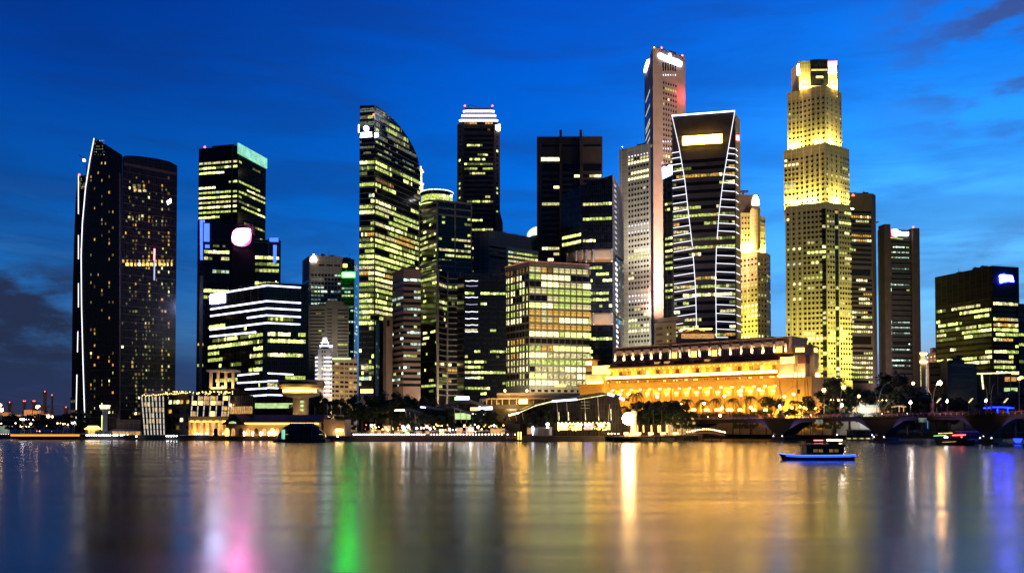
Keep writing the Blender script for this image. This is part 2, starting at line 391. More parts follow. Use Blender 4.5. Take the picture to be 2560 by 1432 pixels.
def sign(t, fc, outline, k, name='sign', o=.9, label=None):
    mb = MB(t.org); S = [fc.hit(*p) for p in outline]
    if sum(a[0]*b[1]-b[0]*a[1] for a, b in zip(S, S[1:]+S[:1])) < 0: S.reverse()
    mb.slab([fc.P(a, z, o) for a, z in S], [fc.P(a, z, .05) for a, z in S], k)
    return mb.build(name, t.root, label)
def beacon(t, px, py, Y=None, k='lamp_red', r=.9):
    p = W(px, py, Y or t.Y+4); mb = MB(t.org); mb.ball(p, r, k); mb.tube([p-Vector((0, 0, 5)), p], .2, 'black_metal', 5); return mb.build('beacon', t.root)
def rows(y0, dy, n): return [y0+dy*i for i in range(n)]
def lin(n, a=.08, b=.92): return [a+(b-a)*i/(n-1) for i in range(n)] if n > 1 else [(a+b)/2]
def area(loc, target, power, color, sx=6., sy=2., spread=170):
    l = bpy.data.lights.new('flood_fill_light', 'AREA'); l.shape = 'RECTANGLE'; l.size = sx; l.size_y = sy; l.energy = power; l.color = color; l.spread = rad(spread)
    o = bpy.data.objects.new('flood_fill_light', l); col.objects.link(o); o.location = loc  # floods of lit facades, and fill lamps added where no fixture shows
    o.rotation_euler = (Vector(target)-Vector(loc)).to_track_quat('-Z', 'Y').to_euler(); return o
def spot(loc, target, power, color, size=60, blend=.8, r=.3):
    l = bpy.data.lights.new('spot_light', 'SPOT'); l.energy = power; l.color = color; l.spot_size = rad(size); l.spot_blend = blend; l.shadow_soft_size = r
    o = bpy.data.objects.new('spot_light', l); col.objects.link(o); o.location = loc
    o.rotation_euler = (Vector(target)-Vector(loc)).to_track_quat('-Z', 'Y').to_euler(); return o
# ================================================================ ground and water
def structure(name, fill):
    mb = MB(); fill(mb); return tag(mb.build(name), None, None, kind='structure')
wm = bpy.data.materials.new('water'); wm.use_nodes = True; t_ = wm.node_tree; b_ = t_.nodes['Principled BSDF']
b_.inputs['Base Color'].default_value = (.004, .007, .010, 1); b_.inputs['IOR'].default_value = 1.55
c_ = t_.nodes.new('ShaderNodeTexCoord'); mp = t_.nodes.new('ShaderNodeMapping'); mp.inputs['Scale'].default_value = (.018, .11, 1)
t_.links.new(c_.outputs['Object'], mp.inputs[0])
ns = t_.nodes.new('ShaderNodeTexNoise'); ns.inputs['Scale'].default_value = 1; ns.inputs['Detail'].default_value = 5; t_.links.new(mp.outputs[0], ns.inputs['Vector'])
rr = t_.nodes.new('ShaderNodeMapRange'); rr.inputs[1].default_value = .35; rr.inputs[2].default_value = .65; rr.inputs[3].default_value = .175; rr.inputs[4].default_value = .235
t_.links.new(ns.outputs[0], rr.inputs[0]); t_.links.new(rr.outputs[0], b_.inputs['Roughness'])
mp2 = t_.nodes.new('ShaderNodeMapping'); mp2.inputs['Scale'].default_value = (.10, .55, 1); t_.links.new(c_.outputs['Object'], mp2.inputs[0])
n3 = t_.nodes.new('ShaderNodeTexNoise'); n3.inputs['Scale'].default_value = 1; n3.inputs['Detail'].default_value = 4; t_.links.new(mp2.outputs[0], n3.inputs['Vector'])
bp = t_.nodes.new('ShaderNodeBump'); bp.inputs['Strength'].default_value = .10; bp.inputs['Distance'].default_value = .22
t_.links.new(n3.outputs[0], bp.inputs['Height']); t_.links.new(bp.outputs[0], b_.inputs['Normal'])
MATS['water'] = wm
structure('water', lambda m: m.poly([(-4000, -300, 0), (4000, -300, 0), (4000, 9000, 0), (-4000, 9000, 0)], 'water'))
mat('asphalt', (.04, .038, .035), .9, vary=.3); mat('promenade_paving', (.12, .10, .085), .85, vary=.2)
Q0, Q1, Q2 = G(212, 545), G(880, 482), G(1300, 482)
Q3, Q4 = G(1745, 500), G(1758, 590)
SHORE = [G(-200, 560), G(200, 560), G(212, 528), G(360, 520), G(870, 484), G(1300, 482), G(1510, 482), G(1530, 500), G(1745, 515), G(1760, 600), G(1960, 640), G(2700, 640)]
def land(m):
    m.prism(SHORE+[Vector((1900, 6000)), Vector((-3000, 6000)), Vector((-900, 560))], -2, 2.4, 'quay_stone', 'asphalt')
structure('ground', land)

# ================================================================ A: sail shaped residential towers
A = T(); A.Y = 640; A.px = 298
fl = Face(G(213, 655), G(298, 640)); fr = Face(G(298, 640), G(437, 668))
c = (fl.A+fl.B+fr.B)/3; A.org = Vector((c.x, c.y, 2.5)); A.faces = [fl, fr]
A.root = empty('residential_tower', A.org, 'dark sail shaped apartment tower with pointed top and white light line on its edge', 'tower')
def facepoly(fc, pxs): return [fc.hit(*p) for p in pxs]
def slabface(mb, fc, pts, back, k):
    if sum(a[0]*b[1]-b[0]*a[1] for a, b in zip(pts, pts[1:]+pts[:1])) < 0: pts = pts[::-1]
    fr_ = [fc.P(a, z) for a, z in pts]
    mb.slab(fr_, [Vector((p.x*back, p.y*back, p.z)) for p in fr_], k)
def A_wall(mb):
    L = [(215, 1074), (213, 1050), (208, 900), (204, 760), (203, 640), (206, 560), (214, 470), (225, 400), (236, 345), (262, 360), (306, 388)]
    a = facepoly(fl, L); a[0] = (a[1][0], 2.5); end = fl.L
    a[-1] = (end, a[-1][1]); slabface(mb, fl, a+[(end, 2.5)], 1.05, 'sail_dark')
    b = facepoly(fr, [(306, 393), (314, 389), (345, 390), (390, 396), (425, 404), (439, 414)])
    b[-1] = (fr.L, b[-1][1]); slabface(mb, fr, [(0.05, 2.5), (0.05, b[0][1])]+b+[(fr.L, 2.5)], 1.05, 'sail_dark')
part(A, 'wall', A_wall)
strip(A, fl, [(213, 1062), (208, 900), (204.5, 760), (203.5, 640), (206.5, 560), (214.5, 470), (225.5, 400), (236, 346)], 1.25, 'led_thin', 'light_strip')
strip(A, fr, [(299.5, 1045), (299, 432)], 3.2, 'brown_dark', 'mullion')
def A_crown(mb):
    zt = fr.hit(330, 393)[1]; zb = fr.hit(330, 414)[1]
    fr.box(mb, 1, fr.L-.5, zb-1, zt-5, .1, .4, 'grey_dark')
part(A, 'screen', A_crown, 'pale grid screen along the roof edge')
A.nwin = 0
for i in range(32):
    z = fr.hit(330, 432)[1]-i*(fr.hit(330, 432)[1]-8)/32
    part(A, 'floor_line', lambda mb: (fr.box(mb, .6, fr.L-.4, z-.12, z+.12, .03, .12, 'brown_dark'), fl.box(mb, 5, fl.L-.4, z-.12, z+.12, .03, .12, 'brown_dark')))
def sailwins(t, fc, ylist, x0, x1, n, p, pal='home', sz=1.0):
    rest = MB(t.org); cw = [R.choice((.15, .4, .8, 1.5, 2.2)) if p < .5 else 1 for j in range(n)]
    for y in ylist:
        for j in range(n):
            if R.random() > p*cw[j]: continue
            px = x0+(x1-x0)*(j+.5)/n; a, z = fc.hit(px, y)
            w_ = (x1-x0)/n*.5*R.choice((.6, .8, 1, 1.3))*t.Y/F*sz; h_ = 6.2*t.Y/F*sz
            if a-w_/2 < .5 or a+w_/2 > fc.L-.3: continue
            mb = MB(t.org) if t.nwin < NIND else rest
            fc.quad(mb, a-w_/2, a+w_/2, z-h_/2, z+h_/2, .12, pick(pal)); t.nwin += 1
            if mb is not rest: mb.build('window', t.root)
    if rest.f: rest.build('window', t.root)['kind'] = 'stuff'
for y in (653, 661): sailwins(A, fr, [y], 303, 434, 13, .97, 'gold' if y > 658 else 'orange', 1.25)
sailwins(A, fr, [540, 548], 312, 360, 6, .6); sailwins(A, fr, [464, 470], 318, 366, 4, .75); sailwins(A, fr, [477], 330, 368, 3, .9, 'white')
sailwins(A, fr, rows(445, 9.8, 62), 302, 434, 16, .15)
sailwins(A, fr, rows(445, 9.8, 62), 304, 436, 16, .16, 'dim', .8)
sailwins(A, fl, rows(432, 9.8, 62), 214, 296, 9, .11); sailwins(A, fl, [408], 250, 268, 2, .9)
sailwins(A, fl, rows(352, 7, 7), 236, 262, 7, .5, 'white', .35)
for y0, y1, k in ((622, 650, 'sign_blue'), (650, 700, 'led_blue')):
    strip(A, fr, [(386, y0), (385, y1)], 3, 'led_soft' if k == 'led_blue' else 'sign_red', 'light_strip', label='coloured reflection drawn as a glowing strip')  # paints a coloured reflection on the glass as a glowing strip
beacon(A, 423, 407, 672)
sign(A, fr, [(417, 503), (426, 497), (427, 507), (419, 512)], 'sign_white', 'sign', label='small white lit sign'); 
# rear sail tower
B2 = T(); B2.Y = 720; fb = Face(G(180, 722), G(216, 720)); c = (fb.A+fb.B)/2; B2.org = Vector((c.x, c.y, 2.5)); B2.faces = [fb]; B2.px = 200; B2.nwin = 0
B2.root = empty('residential_tower', B2.org, 'slim rear apartment tower behind the pointed sail tower with broken white light line', 'tower')
part(B2, 'wall', lambda mb: slabface(mb, fb, [(0, 2.5)]+facepoly(fb, [(178.5, 1040), (181, 760), (185, 600), (189, 500), (194, 440), (219, 438)])+[(fb.L+2, 2.5)], 1.04, 'sail_dark'))
for y0, y1 in ((440, 535), (588, 648), (708, 768), (828, 880), (936, 1062)):
    x = lambda y: 196.5 if y < 770 else 196.5-(y-770)*.022
    strip(B2, fb, [(x(y0), y0), (x(y1), y1)], 1.2, 'led_thin')
sailwins(B2, fb, rows(443, 4, 9), 198, 216, 5, .5, 'white', .4); sailwins(B2, fb, rows(545, 9.8, 50), 199, 214, 2, .22)
beacon(B2, 198, 437, 722)
LB = tower('annex_block', 'low dark annex block at the foot of the rear sail tower', [(176, 993), (190, 992)], 0, 690, 'brown_dark', 'building')
punched(LB, [0], rows(1003, 12, 5), lin(3, .2, .8), 3, 6, .5, 'home')
# tower crane seen on the rear roof
def crane(mb):
    mb.tube([W(218, 440, 700), W(214, 400, 700), W(198, 388, 700)], .35, 'crane_steel', 4)
CR = T(); CR.org = W(218, 440, 700); CR.root = empty('roof_crane', CR.org, 'small roof crane with bright work lamp behind the pointed sail tower', 'crane')
part(CR, 'jib', crane)
def f_(mb): mb.ball(W(210, 401, 699), 1.1, 'lamp_warm')
part(CR, 'lamp', f_); part(CR, 'mast', lambda mb: mb.tube([W(218, 440, 700), W(219, 470, 725)], .5, 'crane_steel', 4))

# ================================================================ B: tall office tower with cyan lit crown
B = tower('office_tower', 'tall black office tower with cyan glowing crown and rows of yellow green windows', [(497, 372), (596, 364), (665, 402)], 1, 720, 'black_glass')
bands(B, [0], rows(403, 12.4, 12), 6.2, 4, .01, .02, lambda i: .9 if i < 12 else .2, 'ocean', 5)
bands(B, [1], rows(403, 12.4, 14), 6.0, 4, .02, .02, lambda i: .30 if i < 2 else .55, 'office', 5, name='window_band')
bands(B, [1], rows(577, 12.4, 6), 5.5, 4, .02, .02, .35, 'dim', 5)
bands(B, [0], [391], 6, 4, .3, .1, .3, 'warm')
def B_crown(mb):
    f = B.faces[1]; f.box(mb, -1.5, f.L, zof(B, 385), B.H+1.6, .1, 1.2, 'crown_cyan')
part(B, 'crown', B_crown, 'glowing cyan glass crown')
def B_edge(mb): f = B.faces[0]; f.box(mb, f.L-6, f.L-4.6, 3, B.H+1, 0, 1.0, 'grey_dark')
part(B, 'fin', B_edge)
def B_cap(mb): f = B.faces[0]; f.box(mb, 12, f.L-4, B.H, B.H+1.5, -1, -.2, 'grey_dark')
part(B, 'parapet', B_cap); beacon(B, 512, 368, 728)

# ================================================================ C: block with the pink sign, blue corner lights
C = tower('office_block', 'black office block with round pink sign and blue lit corners', [(494, 553), (576, 556)], 1, 676, 'black_glass', 'building')
bands(C, [0], rows(631, 16.1, 8), 9, 3, .20, .02, lambda i: .75, 'ocean', 3.5); bands(C, [0], [616], 6, 2.2, .28, .04, .7, 'dim', 1.5)
def addface(t, p0, p1, Y0, Y1, zt_py, m, name='wing', back=1.05, label=None, zb=2.5):
    f = Face(G(p0, Y0), G(p1, Y1)); z = CAMZ+ele(p1, zt_py)*Y1
    A_, B_ = f.A, f.B
    mb = MB(t.org); mb.prism([A_, B_, B_*back, A_*back], zb, z, m, 'dark_roof'); mb.build(name, t.root, label)
    t.faces.append(f); return len(t.faces)-1
k1 = addface(C, 576, 633, 668, 668, 561, 'black_metal', 'sign_tower', label='dark slab carrying the pink sign')
k2 = addface(C, 633, 699, 676, 680, 601, 'black_glass', 'wing')
bands(C, [k2], rows(643, 16.1, 7), 9, 3, .02, .06, .75, 'ocean', 3.5)
def blob(cx, cy, rx, ry, n=18, e=2.6, sk=0):
    o = []
    for i in range(n):
        t = 2*math.pi*i/n; ct, st = math.cos(t), math.sin(t)
        o.append((cx+rx*abs(ct)**(2/e)*(1 if ct > 0 else -1)-sk*st, cy+ry*abs(st)**(2/e)*(1 if st > 0 else -1)))
    return o
sign(C, C.faces[k1], [(585, 584), (592, 577), (610, 573), (625, 574), (624, 588), (617, 601), (606, 611), (595, 611), (586, 605), (583, 596)], 'sign_pink', 'sign', 1.2, 'glowing pink leaf shaped sign')
sign(C, C.faces[k1], blob(604, 593, 25, 23, 18, 2.6), 'pink_rim', 'sign_halo', .6, 'pink halo of the sign drawn as a panel')  # larger glowing panel paints the pink halo around the sign
sign(C, C.faces[0], [(500, 551), (512, 550), (512, 556), (507, 557), (507, 650), (501, 650)], 'led_blue', 'light_panel', 1., 'blue lit corner panel')
sign(C, C.faces[0], [(510, 559), (524, 559), (524, 604), (510, 604)], 'led_blue', 'light_panel', .8, 'blue lit grid panel')
sign(C, C.faces[0], [(513, 612), (524, 612), (524, 620), (513, 620)], 'led_blue', 'light_panel', .8)
sign(C, C.faces[k2], [(674, 595), (696, 595), (696, 605), (674, 604)], 'led_blue', 'light_panel', 1, 'blue lit crown panel')
sign(C, C.faces[k2], [(683, 613), (692, 613), (691, 655), (683, 660)], 'led_blue', 'light_panel', .8)
def Cfr(mb):
    f = C.faces[k2]
    for py in (602, 608):
        z = zof(C, py, 690, 680); f.box(mb, 0, f.L, z-.25, z+.25, .3, .8, 'steel')
    for px in (672, 697): a, z = f.hit(px, 600); f.box(mb, a-.3, a+.3, z-12, z+1, .3, .8, 'steel')
part(C, 'roof_frame', Cfr)
def Ccol(mb): f = C.faces[0]; a, z = f.hit(504, 690); f.box(mb, a-1.2, a+1.2, 3, z, .2, 1.2, 'grey_dark')
part(C, 'column', Ccol)
bands(C, [0], rows(722, 17.4, 14), 8, 4, .02, .78, .35, 'mixed', 2)

# ================================================================ D: black block ringed with white light lines
D = tower('office_block', 'black glass office block wrapped in horizontal white light lines', [(519, 737), (668, 706), (771, 711)], 1, 610, 'black_glass', 'building')
f0, f1 = D.faces
for a, b, c3 in (((527, 737), (668, 713.5), (752, 719)), ((527, 773), (668, 752.5), (752, 757.5)), ((527, 790), (668, 770.5), (752, 775)), ((619, 794.5), (668, 788), (752, 792.5)), ((526, 824), (668, 807), (750, 811))):
    strip(D, f0, [a, b], 3.0, 'led_white'); strip(D, f1, [b, c3], 3.0, 'led_white')
strip(D, f0, [(526, 841), (640, 830)], 3, 'led_white')
for a, b in (((595, 938), (647, 933)), ((594, 957), (668, 953)), ((614, 973), (668, 970)), ((622, 990), (668, 987))): strip(D, f0, [a, b], 2.6, 'led_white')
for a, b in (((669, 932.5), (733, 936)), ((669, 952), (697, 952)), ((669, 969), (696, 970)), ((669, 986.5), (707, 987.5))): strip(D, f1, [a, b], 2.6, 'led_white')
DL = [(741, .0), (796, .55), (813, .25), (834, .8), (851, .95), (868, .62), (886, .85), (903, .2), (921, .7), (943, .3), (961, .25), (978, .2)]
for y, p in DL[1:]: bands(D, [0, 1], [y], 10.5, 1.7, .02, .06, p, 'ocean', 9, 'black_glass', gap=.1, vary=False)
for i, px in enumerate((588, 608, 627, 646)): strip(D, f0, [(px, 726-(px-588)*.13), (px, 756-(px-588)*.13)], 2.4, 'grey_dark', 'column')
for px in (703, 730, 752): strip(D, f1, [(px, 718), (px, 750)], 2.4, 'grey_dark', 'column')
sign(D, f0, [(526, 740), (562, 735), (562, 756), (528, 760)], 'sign_hot', 'sign', .9, 'glowing white rectangular sign')
beacon(D, 690, 703, 612, 'lamp_warm', .3)
# its glass podium and the canopy on four columns
k = addface(D, 634, 740, 596, 592, 992, 'black_glass', 'podium')
mb = MB(D.org); f = D.faces[k]; f.quad(mb, 1, f.L-1, zof(D, 1020, 737, 592), zof(D, 1007, 737, 592), .12, 'room_green'); mb.build('window_band', D.root)
E2_ = tower('canopy_hall', 'small hall with four warm lit columns carrying a white flat canopy', [(520, 971), (600, 971)], 0, 570, 'brown_dark', 'building')
def hc(mb):
    f = E2_.faces[0]; za = zof(E2_, 929, 560); zb = zof(E2_, 924, 560); f.box(mb, f.hit(526, 1)[0], f.hit(598, 1)[0], za, zb, -9, 1.5, 'white_paint')
part(E2_, 'canopy', hc)
for px in (535, 553, 572, 590): 
    part(E2_, 'column', lambda mb: mb.prism([E2_.faces[0].P(E2_.faces[0].hit(px, 1)[0]+dx, 0, dy).xy for dx, dy in ((-.8, .2), (.8, .2), (.8, -1.3), (-.8, -1.3))], E2_.H, zof(E2_, 929, 560), 'cream_stone'))
strip(E2_, E2_.faces[0], [(528, 970), (566, 969)], 3, 'gold_glow', 'light_strip')
f = E2_.faces[0]; area(f.P(10, E2_.H+.5, 3), f.P(10, E2_.H+9, -1), 2600, (1, .6, .28), 16, .5)

# ================================================================ E: grey finned block, dark housing slab, green sign tower, art deco hotel
E = tower('office_block', 'grey office block with vertical fins and small lit triangle sign on its crown', [(756, 652), (774, 639), (855, 641)], 1, 800, 'grey_panel', 'building')
bands(E, [1], rows(687, 10.2, 8), 5.4, 3, .05, .03, .42, 'cool', 3); bands(E, [0], rows(700, 10.2, 7), 4, 3, .1, .1, .1, 'dim', 2)
for x in lin(10, .04, .97): part(E, 'fin', lambda mb: E.faces[1].box(mb, x*E.faces[1].L-.3, x*E.faces[1].L+.3, 5, zof(E, 672), .1, .8, 'grey_panel'))
for x in (.27, .52, .76): part(E, 'vent', lambda mb: E.faces[1].quad(mb, x*E.faces[1].L, x*E.faces[1].L+5.5, zof(E, 664), zof(E, 660), .2, 'dark_window'))
sign(E, E.faces[1], [(776, 654), (776, 646), (781, 644), (783, 636), (786, 636), (788, 644), (791, 646), (791, 654)], 'sign_warm', 'sign', 1, 'glowing white bottle shaped sign')
GS = tower('office_tower', 'dark green tower with glowing green sign beside the sail curved tower', [(852, 648), (886, 648), (894, 655)], 1, 880, 'blue_glass')
bands(GS, [0, 1], rows(660, 5.5, 3), 2.5, 3, .02, .02, .5, 'orange', 4); bands(GS, [0, 1], rows(702, 9.3, 21), 5, 3, .06, .05, .30, 'cool', 2.5)
sign(GS, GS.faces[0], [(857, 682), (886, 682), (887, 692), (857, 692)], 'sign_green', 'sign', 1.2, 'glowing green letter sign')
sign(GS, GS.faces[0], [(854, 679), (889, 679), (889, 695), (854, 695)], 'green_rim', 'sign_halo', .6, 'green halo of the sign drawn as a panel')  # green halo around the sign put into a glowing panel
sign(GS, GS.faces[0], [(858, 660), (868, 660), (868, 668), (858, 668)], 'gold_glow', 'sign', 1, 'small amber emblem')
HS = tower('housing_slab', 'unlit grey housing slab with stepped central bay in front of the green sign tower', [(772, 764), (872, 764)], 0, 790, 'grey_dark', 'building')
bands(HS, [0], rows(775, 8.6, 16), 3.2, 3, .02, .60, .05, 'dim', 2, 'dark_window'); bands(HS, [0], rows(775, 8.6, 16), 3.2, 3, .72, .02, .05, 'dim', 2)
part(HS, 'roof_block', lambda mb: HS.faces[0].box(mb, 15, 31, HS.H, HS.H+4, -6, 0.5, 'grey_dark'))
bands(HS, [0], rows(773, 8.6, 14), 2.2, 2, .46, .42, .0, 'dim', 2, 'dark_window')
HT = tower('hotel_block', 'pale low hotel block with orange windows and green roof trim', [(806, 894), (893, 898)], 0, 690, 'cream_stone', 'building')
punched(HT, [0], rows(907, 11.6, 9), [.29, .42, .555, .69, .82, .95], 9.5, 5.4, .55, 'orange', run=1.2)
strip(HT, HT.faces[0], [(830, 896), (876, 896)], 3, 'lamp_green', 'roof_trim')
AD = tower('art_deco_tower', 'slim stepped white tower with blue light bars and glowing tiered top', [(788, 893), (794, 872), (831, 872)], 1, 680, 'white_paint')
for (x0, x1, y) in ((799, 832, 864), (803, 822, 856), (806, 819, 850), (808, 817, 845)):
    f = AD.faces[1]; z = zof(AD, y)
    part(AD, 'tier', lambda mb: (f.box(mb, f.hit(x0, y)[0], f.hit(x1, y)[0], AD.H, z, -7, -.4, 'white_paint')))
    strip(AD, f, [(x0, y+.5), (x1, y+.5)], 2.6, 'led_white', 'light_strip', o=.8)
for y in rows(893, 10.4, 10):
    strip(AD, AD.faces[1], [(810, y), (829, y)], 2.4, 'led_thin', 'light_strip')
    if y < 960: strip(AD, AD.faces[0], [(789, y+1), (794.5, y)], 2.4, 'led_thin', 'light_strip')
punched(AD, [1], rows(879, 10.4, 11), [.32, .5, .9], 2.4, 4, .25, 'orange')
f = AD.faces[1]; area(f.P(8, 40, 14), f.P(8, 58, 0), 900, (.9, .8, .85), 10, 3)

# ================================================================ H: curved glass tower
H = T(); H.Y = 800; H.px = 935; h0 = Face(G(896, 803), G(935, 800)); h1 = Face(G(935, 800), G(1049.5, 872)); H.faces = [h0, h1]
c = (h0.A+h1.A+h1.B)/3; H.org = Vector((c.x, c.y, 2.5)); H.nwin = 0
H.root = empty('glass_tower', H.org, 'tall glass tower with roof curving down like a sail and bright green floors', 'tower')
HC = [h1.hit(*p) for p in ((936, 262), (952, 271), (975, 290), (1000, 316), (1020, 344), (1035, 371), (1045, 397), (1049.3, 428))]
mb = MB(H.org)
slabface(mb, h1, [(0, 2.5), (h1.L, 2.5)]+[(h1.L, HC[-1][1])]+HC[::-1], 1.05, 'blue_glass')
slabface(mb, h0, [(0, 2.5), (h0.L-.02, 2.5), (h0.L-.02, HC[0][1]), (0, h0.hit(899, 264)[1])], 1.05, 'blue_glass'); mb.build('wall', H.root)
def Hs(f, z):
    if f == 0: return h0.L
    if z >= HC[0][1]: return 0
    for (a, y), (b, x) in zip(HC, HC[1:]):
        if y >= z >= x: return a+(b-a)*(y-z)/(y-x)
    return h1.L
HY = [(270, .0), (283, .15), (296, .2)]
bands(H, [0, 1], [274, 291, 308], 11, 1.6, .01, .01, .85, 'crown', 6, 'blue_glass', smax=Hs, vary=False)
bands(H, [1], [323, 338], 10, 1.6, .01, .01, .75, 'crown', 4, 'blue_glass', smax=Hs)
bands(H, [0, 1], [354, 368, 382], 8, 1.7, .01, .01, .4, 'crown', 2, 'dark_window', smax=Hs)
HL = [.95, .6, .45, .15, .3, .45, .5, .4, .55, .55, .6, .5, .7, .6, .8, .8, .5, .8, .9, .95, .8, .75, .95, .95, 1, .95, .9, .95, .25, .4, .45, .4, .3, .3, .35, .3, .4, .5, .35, .3, .2, .0]
HO = {3: 'orange', 13: 'orange', 20: 'orange', 21: 'bright', 12: 'mixed'}
for i, p in enumerate(HL):
    y = 405+13.85*i
    if i >= 30: bands(H, [0], [y], 9.5, 2.3, .02, .02, p, 'ocean', 3, 'dark_window', vary=False); continue
    bands(H, [0, 1], [y], 9.5, 1.7, .01, .01, min(1, p*1.15+.05), HO.get(i, 'ocean'), 10, 'dark_window', smax=Hs, vary=False)
# thin slab edges between the storeys
for i in range(-9, 30):
    z = zof(H, 398.5+13.85*i); s_ = Hs(1, z)
    mb = MB(H.org); h0.box(mb, 0, h0.L, z-.3, z+.3, .1, .7, 'steel')
    if s_ > 1: h1.box(mb, 0, s_, z-.3, z+.3, .1, .7, 'steel')
    mb.build('slab_edge', H.root)
sign(H, h0, blob(916, 322, 6.5, 7, 14, 2), 'sign_white', 'sign', 1, 'round glowing emblem'); sign(H, h0, [(903, 333), (929, 331), (930, 343), (901, 345)], 'sign_white', 'sign', 1, 'glowing white letters')
sign(H, h1, [(936, 333), (944, 334), (944, 343), (936, 344)], 'sign_white', 'sign', 1)
mb = MB(H.org); mb.box(h0.P(-.8, zof(H, 319), .3), (.8, .8, 7), 'sign_white'); mb.build('sign', H.root)
beacon(H, 934, 287, 799); beacon(H, 1018, 372, 855)
mb = MB(H.org); h0.quad(mb, 2, h0.L-1, zof(H, 982), zof(H, 972), .2, 'gold_glow'); mb.build('window_band', H.root, 'amber lit lobby')

# brown banded tower and pale thin slab
H2 = tower('office_block', 'brown stone block striped with dark ribbon windows in front of the curved tower', [(981, 681), (1009, 671), (1052, 673)], 1, 730, 'brown_stone', 'building')
bands(H2, [0, 1], rows(699, 14.6, 19), 7, 3, .0, .0, lambda i: (.3 if i in (2, 3, 5, 8, 11, 13, 15, 16) else .1), 'cool', 2.2); 
H3 = tower('service_slab', 'narrow blank brown slab left of the striped brown block', [(958, 795), (966, 788), (982, 790)], 1, 735, 'brown_stone', 'building')
part(H3, 'vent', lambda mb: H3.faces[1].quad(mb, .5, 3.5, H3.H-9, H3.H-4, .15, 'dark_window'))
DG = tower('office_block', 'unlit black glass block between the curved tower and the pale slab', [(939, 800), (960, 812)], 0, 790, 'black_glass', 'building')
bands(DG, [0], rows(830, 14, 10), 7, 3, .1, .1, .2, 'dim', 2)
# I: round crown with the white mast
I = T(); I.Y = 900; I.px = 1090; q = G(1091, 910); I.org = Vector((q.x, q.y, 2.5)); I.root = empty('round_tower', I.org, 'drum topped tower with glowing white lattice mast behind the grid tower', 'tower')
Rr = 42*900/F; zt = CAMZ+ele(1090, 476)*900
part(I, 'wall', lambda mb: mb.lathe((q.x, q.y, 0), [(Rr, 2.5), (Rr, zt-14)], 'pale_concrete', 32))
part(I, 'drum', lambda mb: mb.lathe((q.x, q.y, 0), [(Rr*.94, zt-14), (Rr*.94, zt-2), (Rr, zt-2), (Rr, zt), (.1, zt)], 'blue_glass', 32))
part(I, 'window_band', lambda mb: mb.lathe((q.x, q.y, 0), [(Rr*.95, zt-11), (Rr*.95, zt-5)], 'lit_g2', 32))
part(I, 'light_strip', lambda mb: mb.lathe((q.x, q.y, 0), [(Rr*1.01, zt-1.2), (Rr*1.01, zt-.2)], 'lit_c3', 32)); part(I, 'light_strip', lambda mb: mb.lathe((q.x, q.y, 0), [(Rr*1.01, zt-14.4), (Rr*1.01, zt-13.4)], 'lit_g3', 32))
def mast(mb):
    for py0, py1, r in ((478, 460, 2.2), (460, 432, 1.3), (432, 424, 2.0), (424, 416, .7)): mb.tube([W(1052, py0, 880), W(1052, py1, 880)], r, 'lit_w3', 6)
    for py in (460, 430): mb.box(W(1052, py, 880), (6, 2, 1), 'lit_w3')
part(I, 'mast', mast)
for px in (1110, 1128): part(I, 'lamp', lambda mb: mb.ball(W(px, 490, 880), 1.2, 'lamp_white'))
# J: grid framed dark tower
J = tower('office_tower', 'dark tower in a pale square grid frame before the drum topped tower', [(1050, 521), (1095, 501), (1179, 510)], 1, 770, 'black_glass')
bands(J, [0], rows(541, 13.6, 33), 7, 3, .03, .04, lambda i: .38 if i < 16 else .14, 'office', 3); bands(J, [1], rows(541, 13.6, 11), 7, 3, .02, .03, .4, 'office', 3.5)
for y in (502, 519, 536, 651, 664, 678):
    part(J, 'frame_beam', lambda mb: [f.box(mb, 0, f.L, zof(J, y)-.7, zof(J, y)+.7, .1, .9, 'grey_panel') for f in J.faces])
for f, x in ((0, 0.01), (0, .99), (1, .5), (1, .985)): part(J, 'frame_post', lambda mb: J.faces[f].box(mb, x*J.faces[f].L-.6, x*J.faces[f].L+.6, 3 if f == 0 else zof(J, 690), J.H-2, .1, 1.0, 'grey_panel'))
J2 = tower('office_block', 'lower grid framed block stepping out below the dark grid tower', [(1094, 673), (1118, 682), (1200, 684)], 0, 745, 'black_glass', 'building', back=1.03)
bands(J2, [0, 1], rows(695, 14.2, 20), 8, 3, .03, .02, .25, 'mixed', 3)
for y in rows(688, 14.2, 22): part(J2, 'frame_beam', lambda mb: [f.box(mb, 0, f.L*(1 if q == 0 else .40), zof(J2, y)-.5, zof(J2, y)+.5, .1, .8, 'grey_panel') for q, f in enumerate(J2.faces)])
for f, x in ((0, .02), (0, .97), (1, .01), (1, .40)): part(J2, 'frame_post', lambda mb: J2.faces[f].box(mb, x*J2.faces[f].L-.6, x*J2.faces[f].L+.6, 3, J2.H, .1, 1.0, 'grey_panel'))
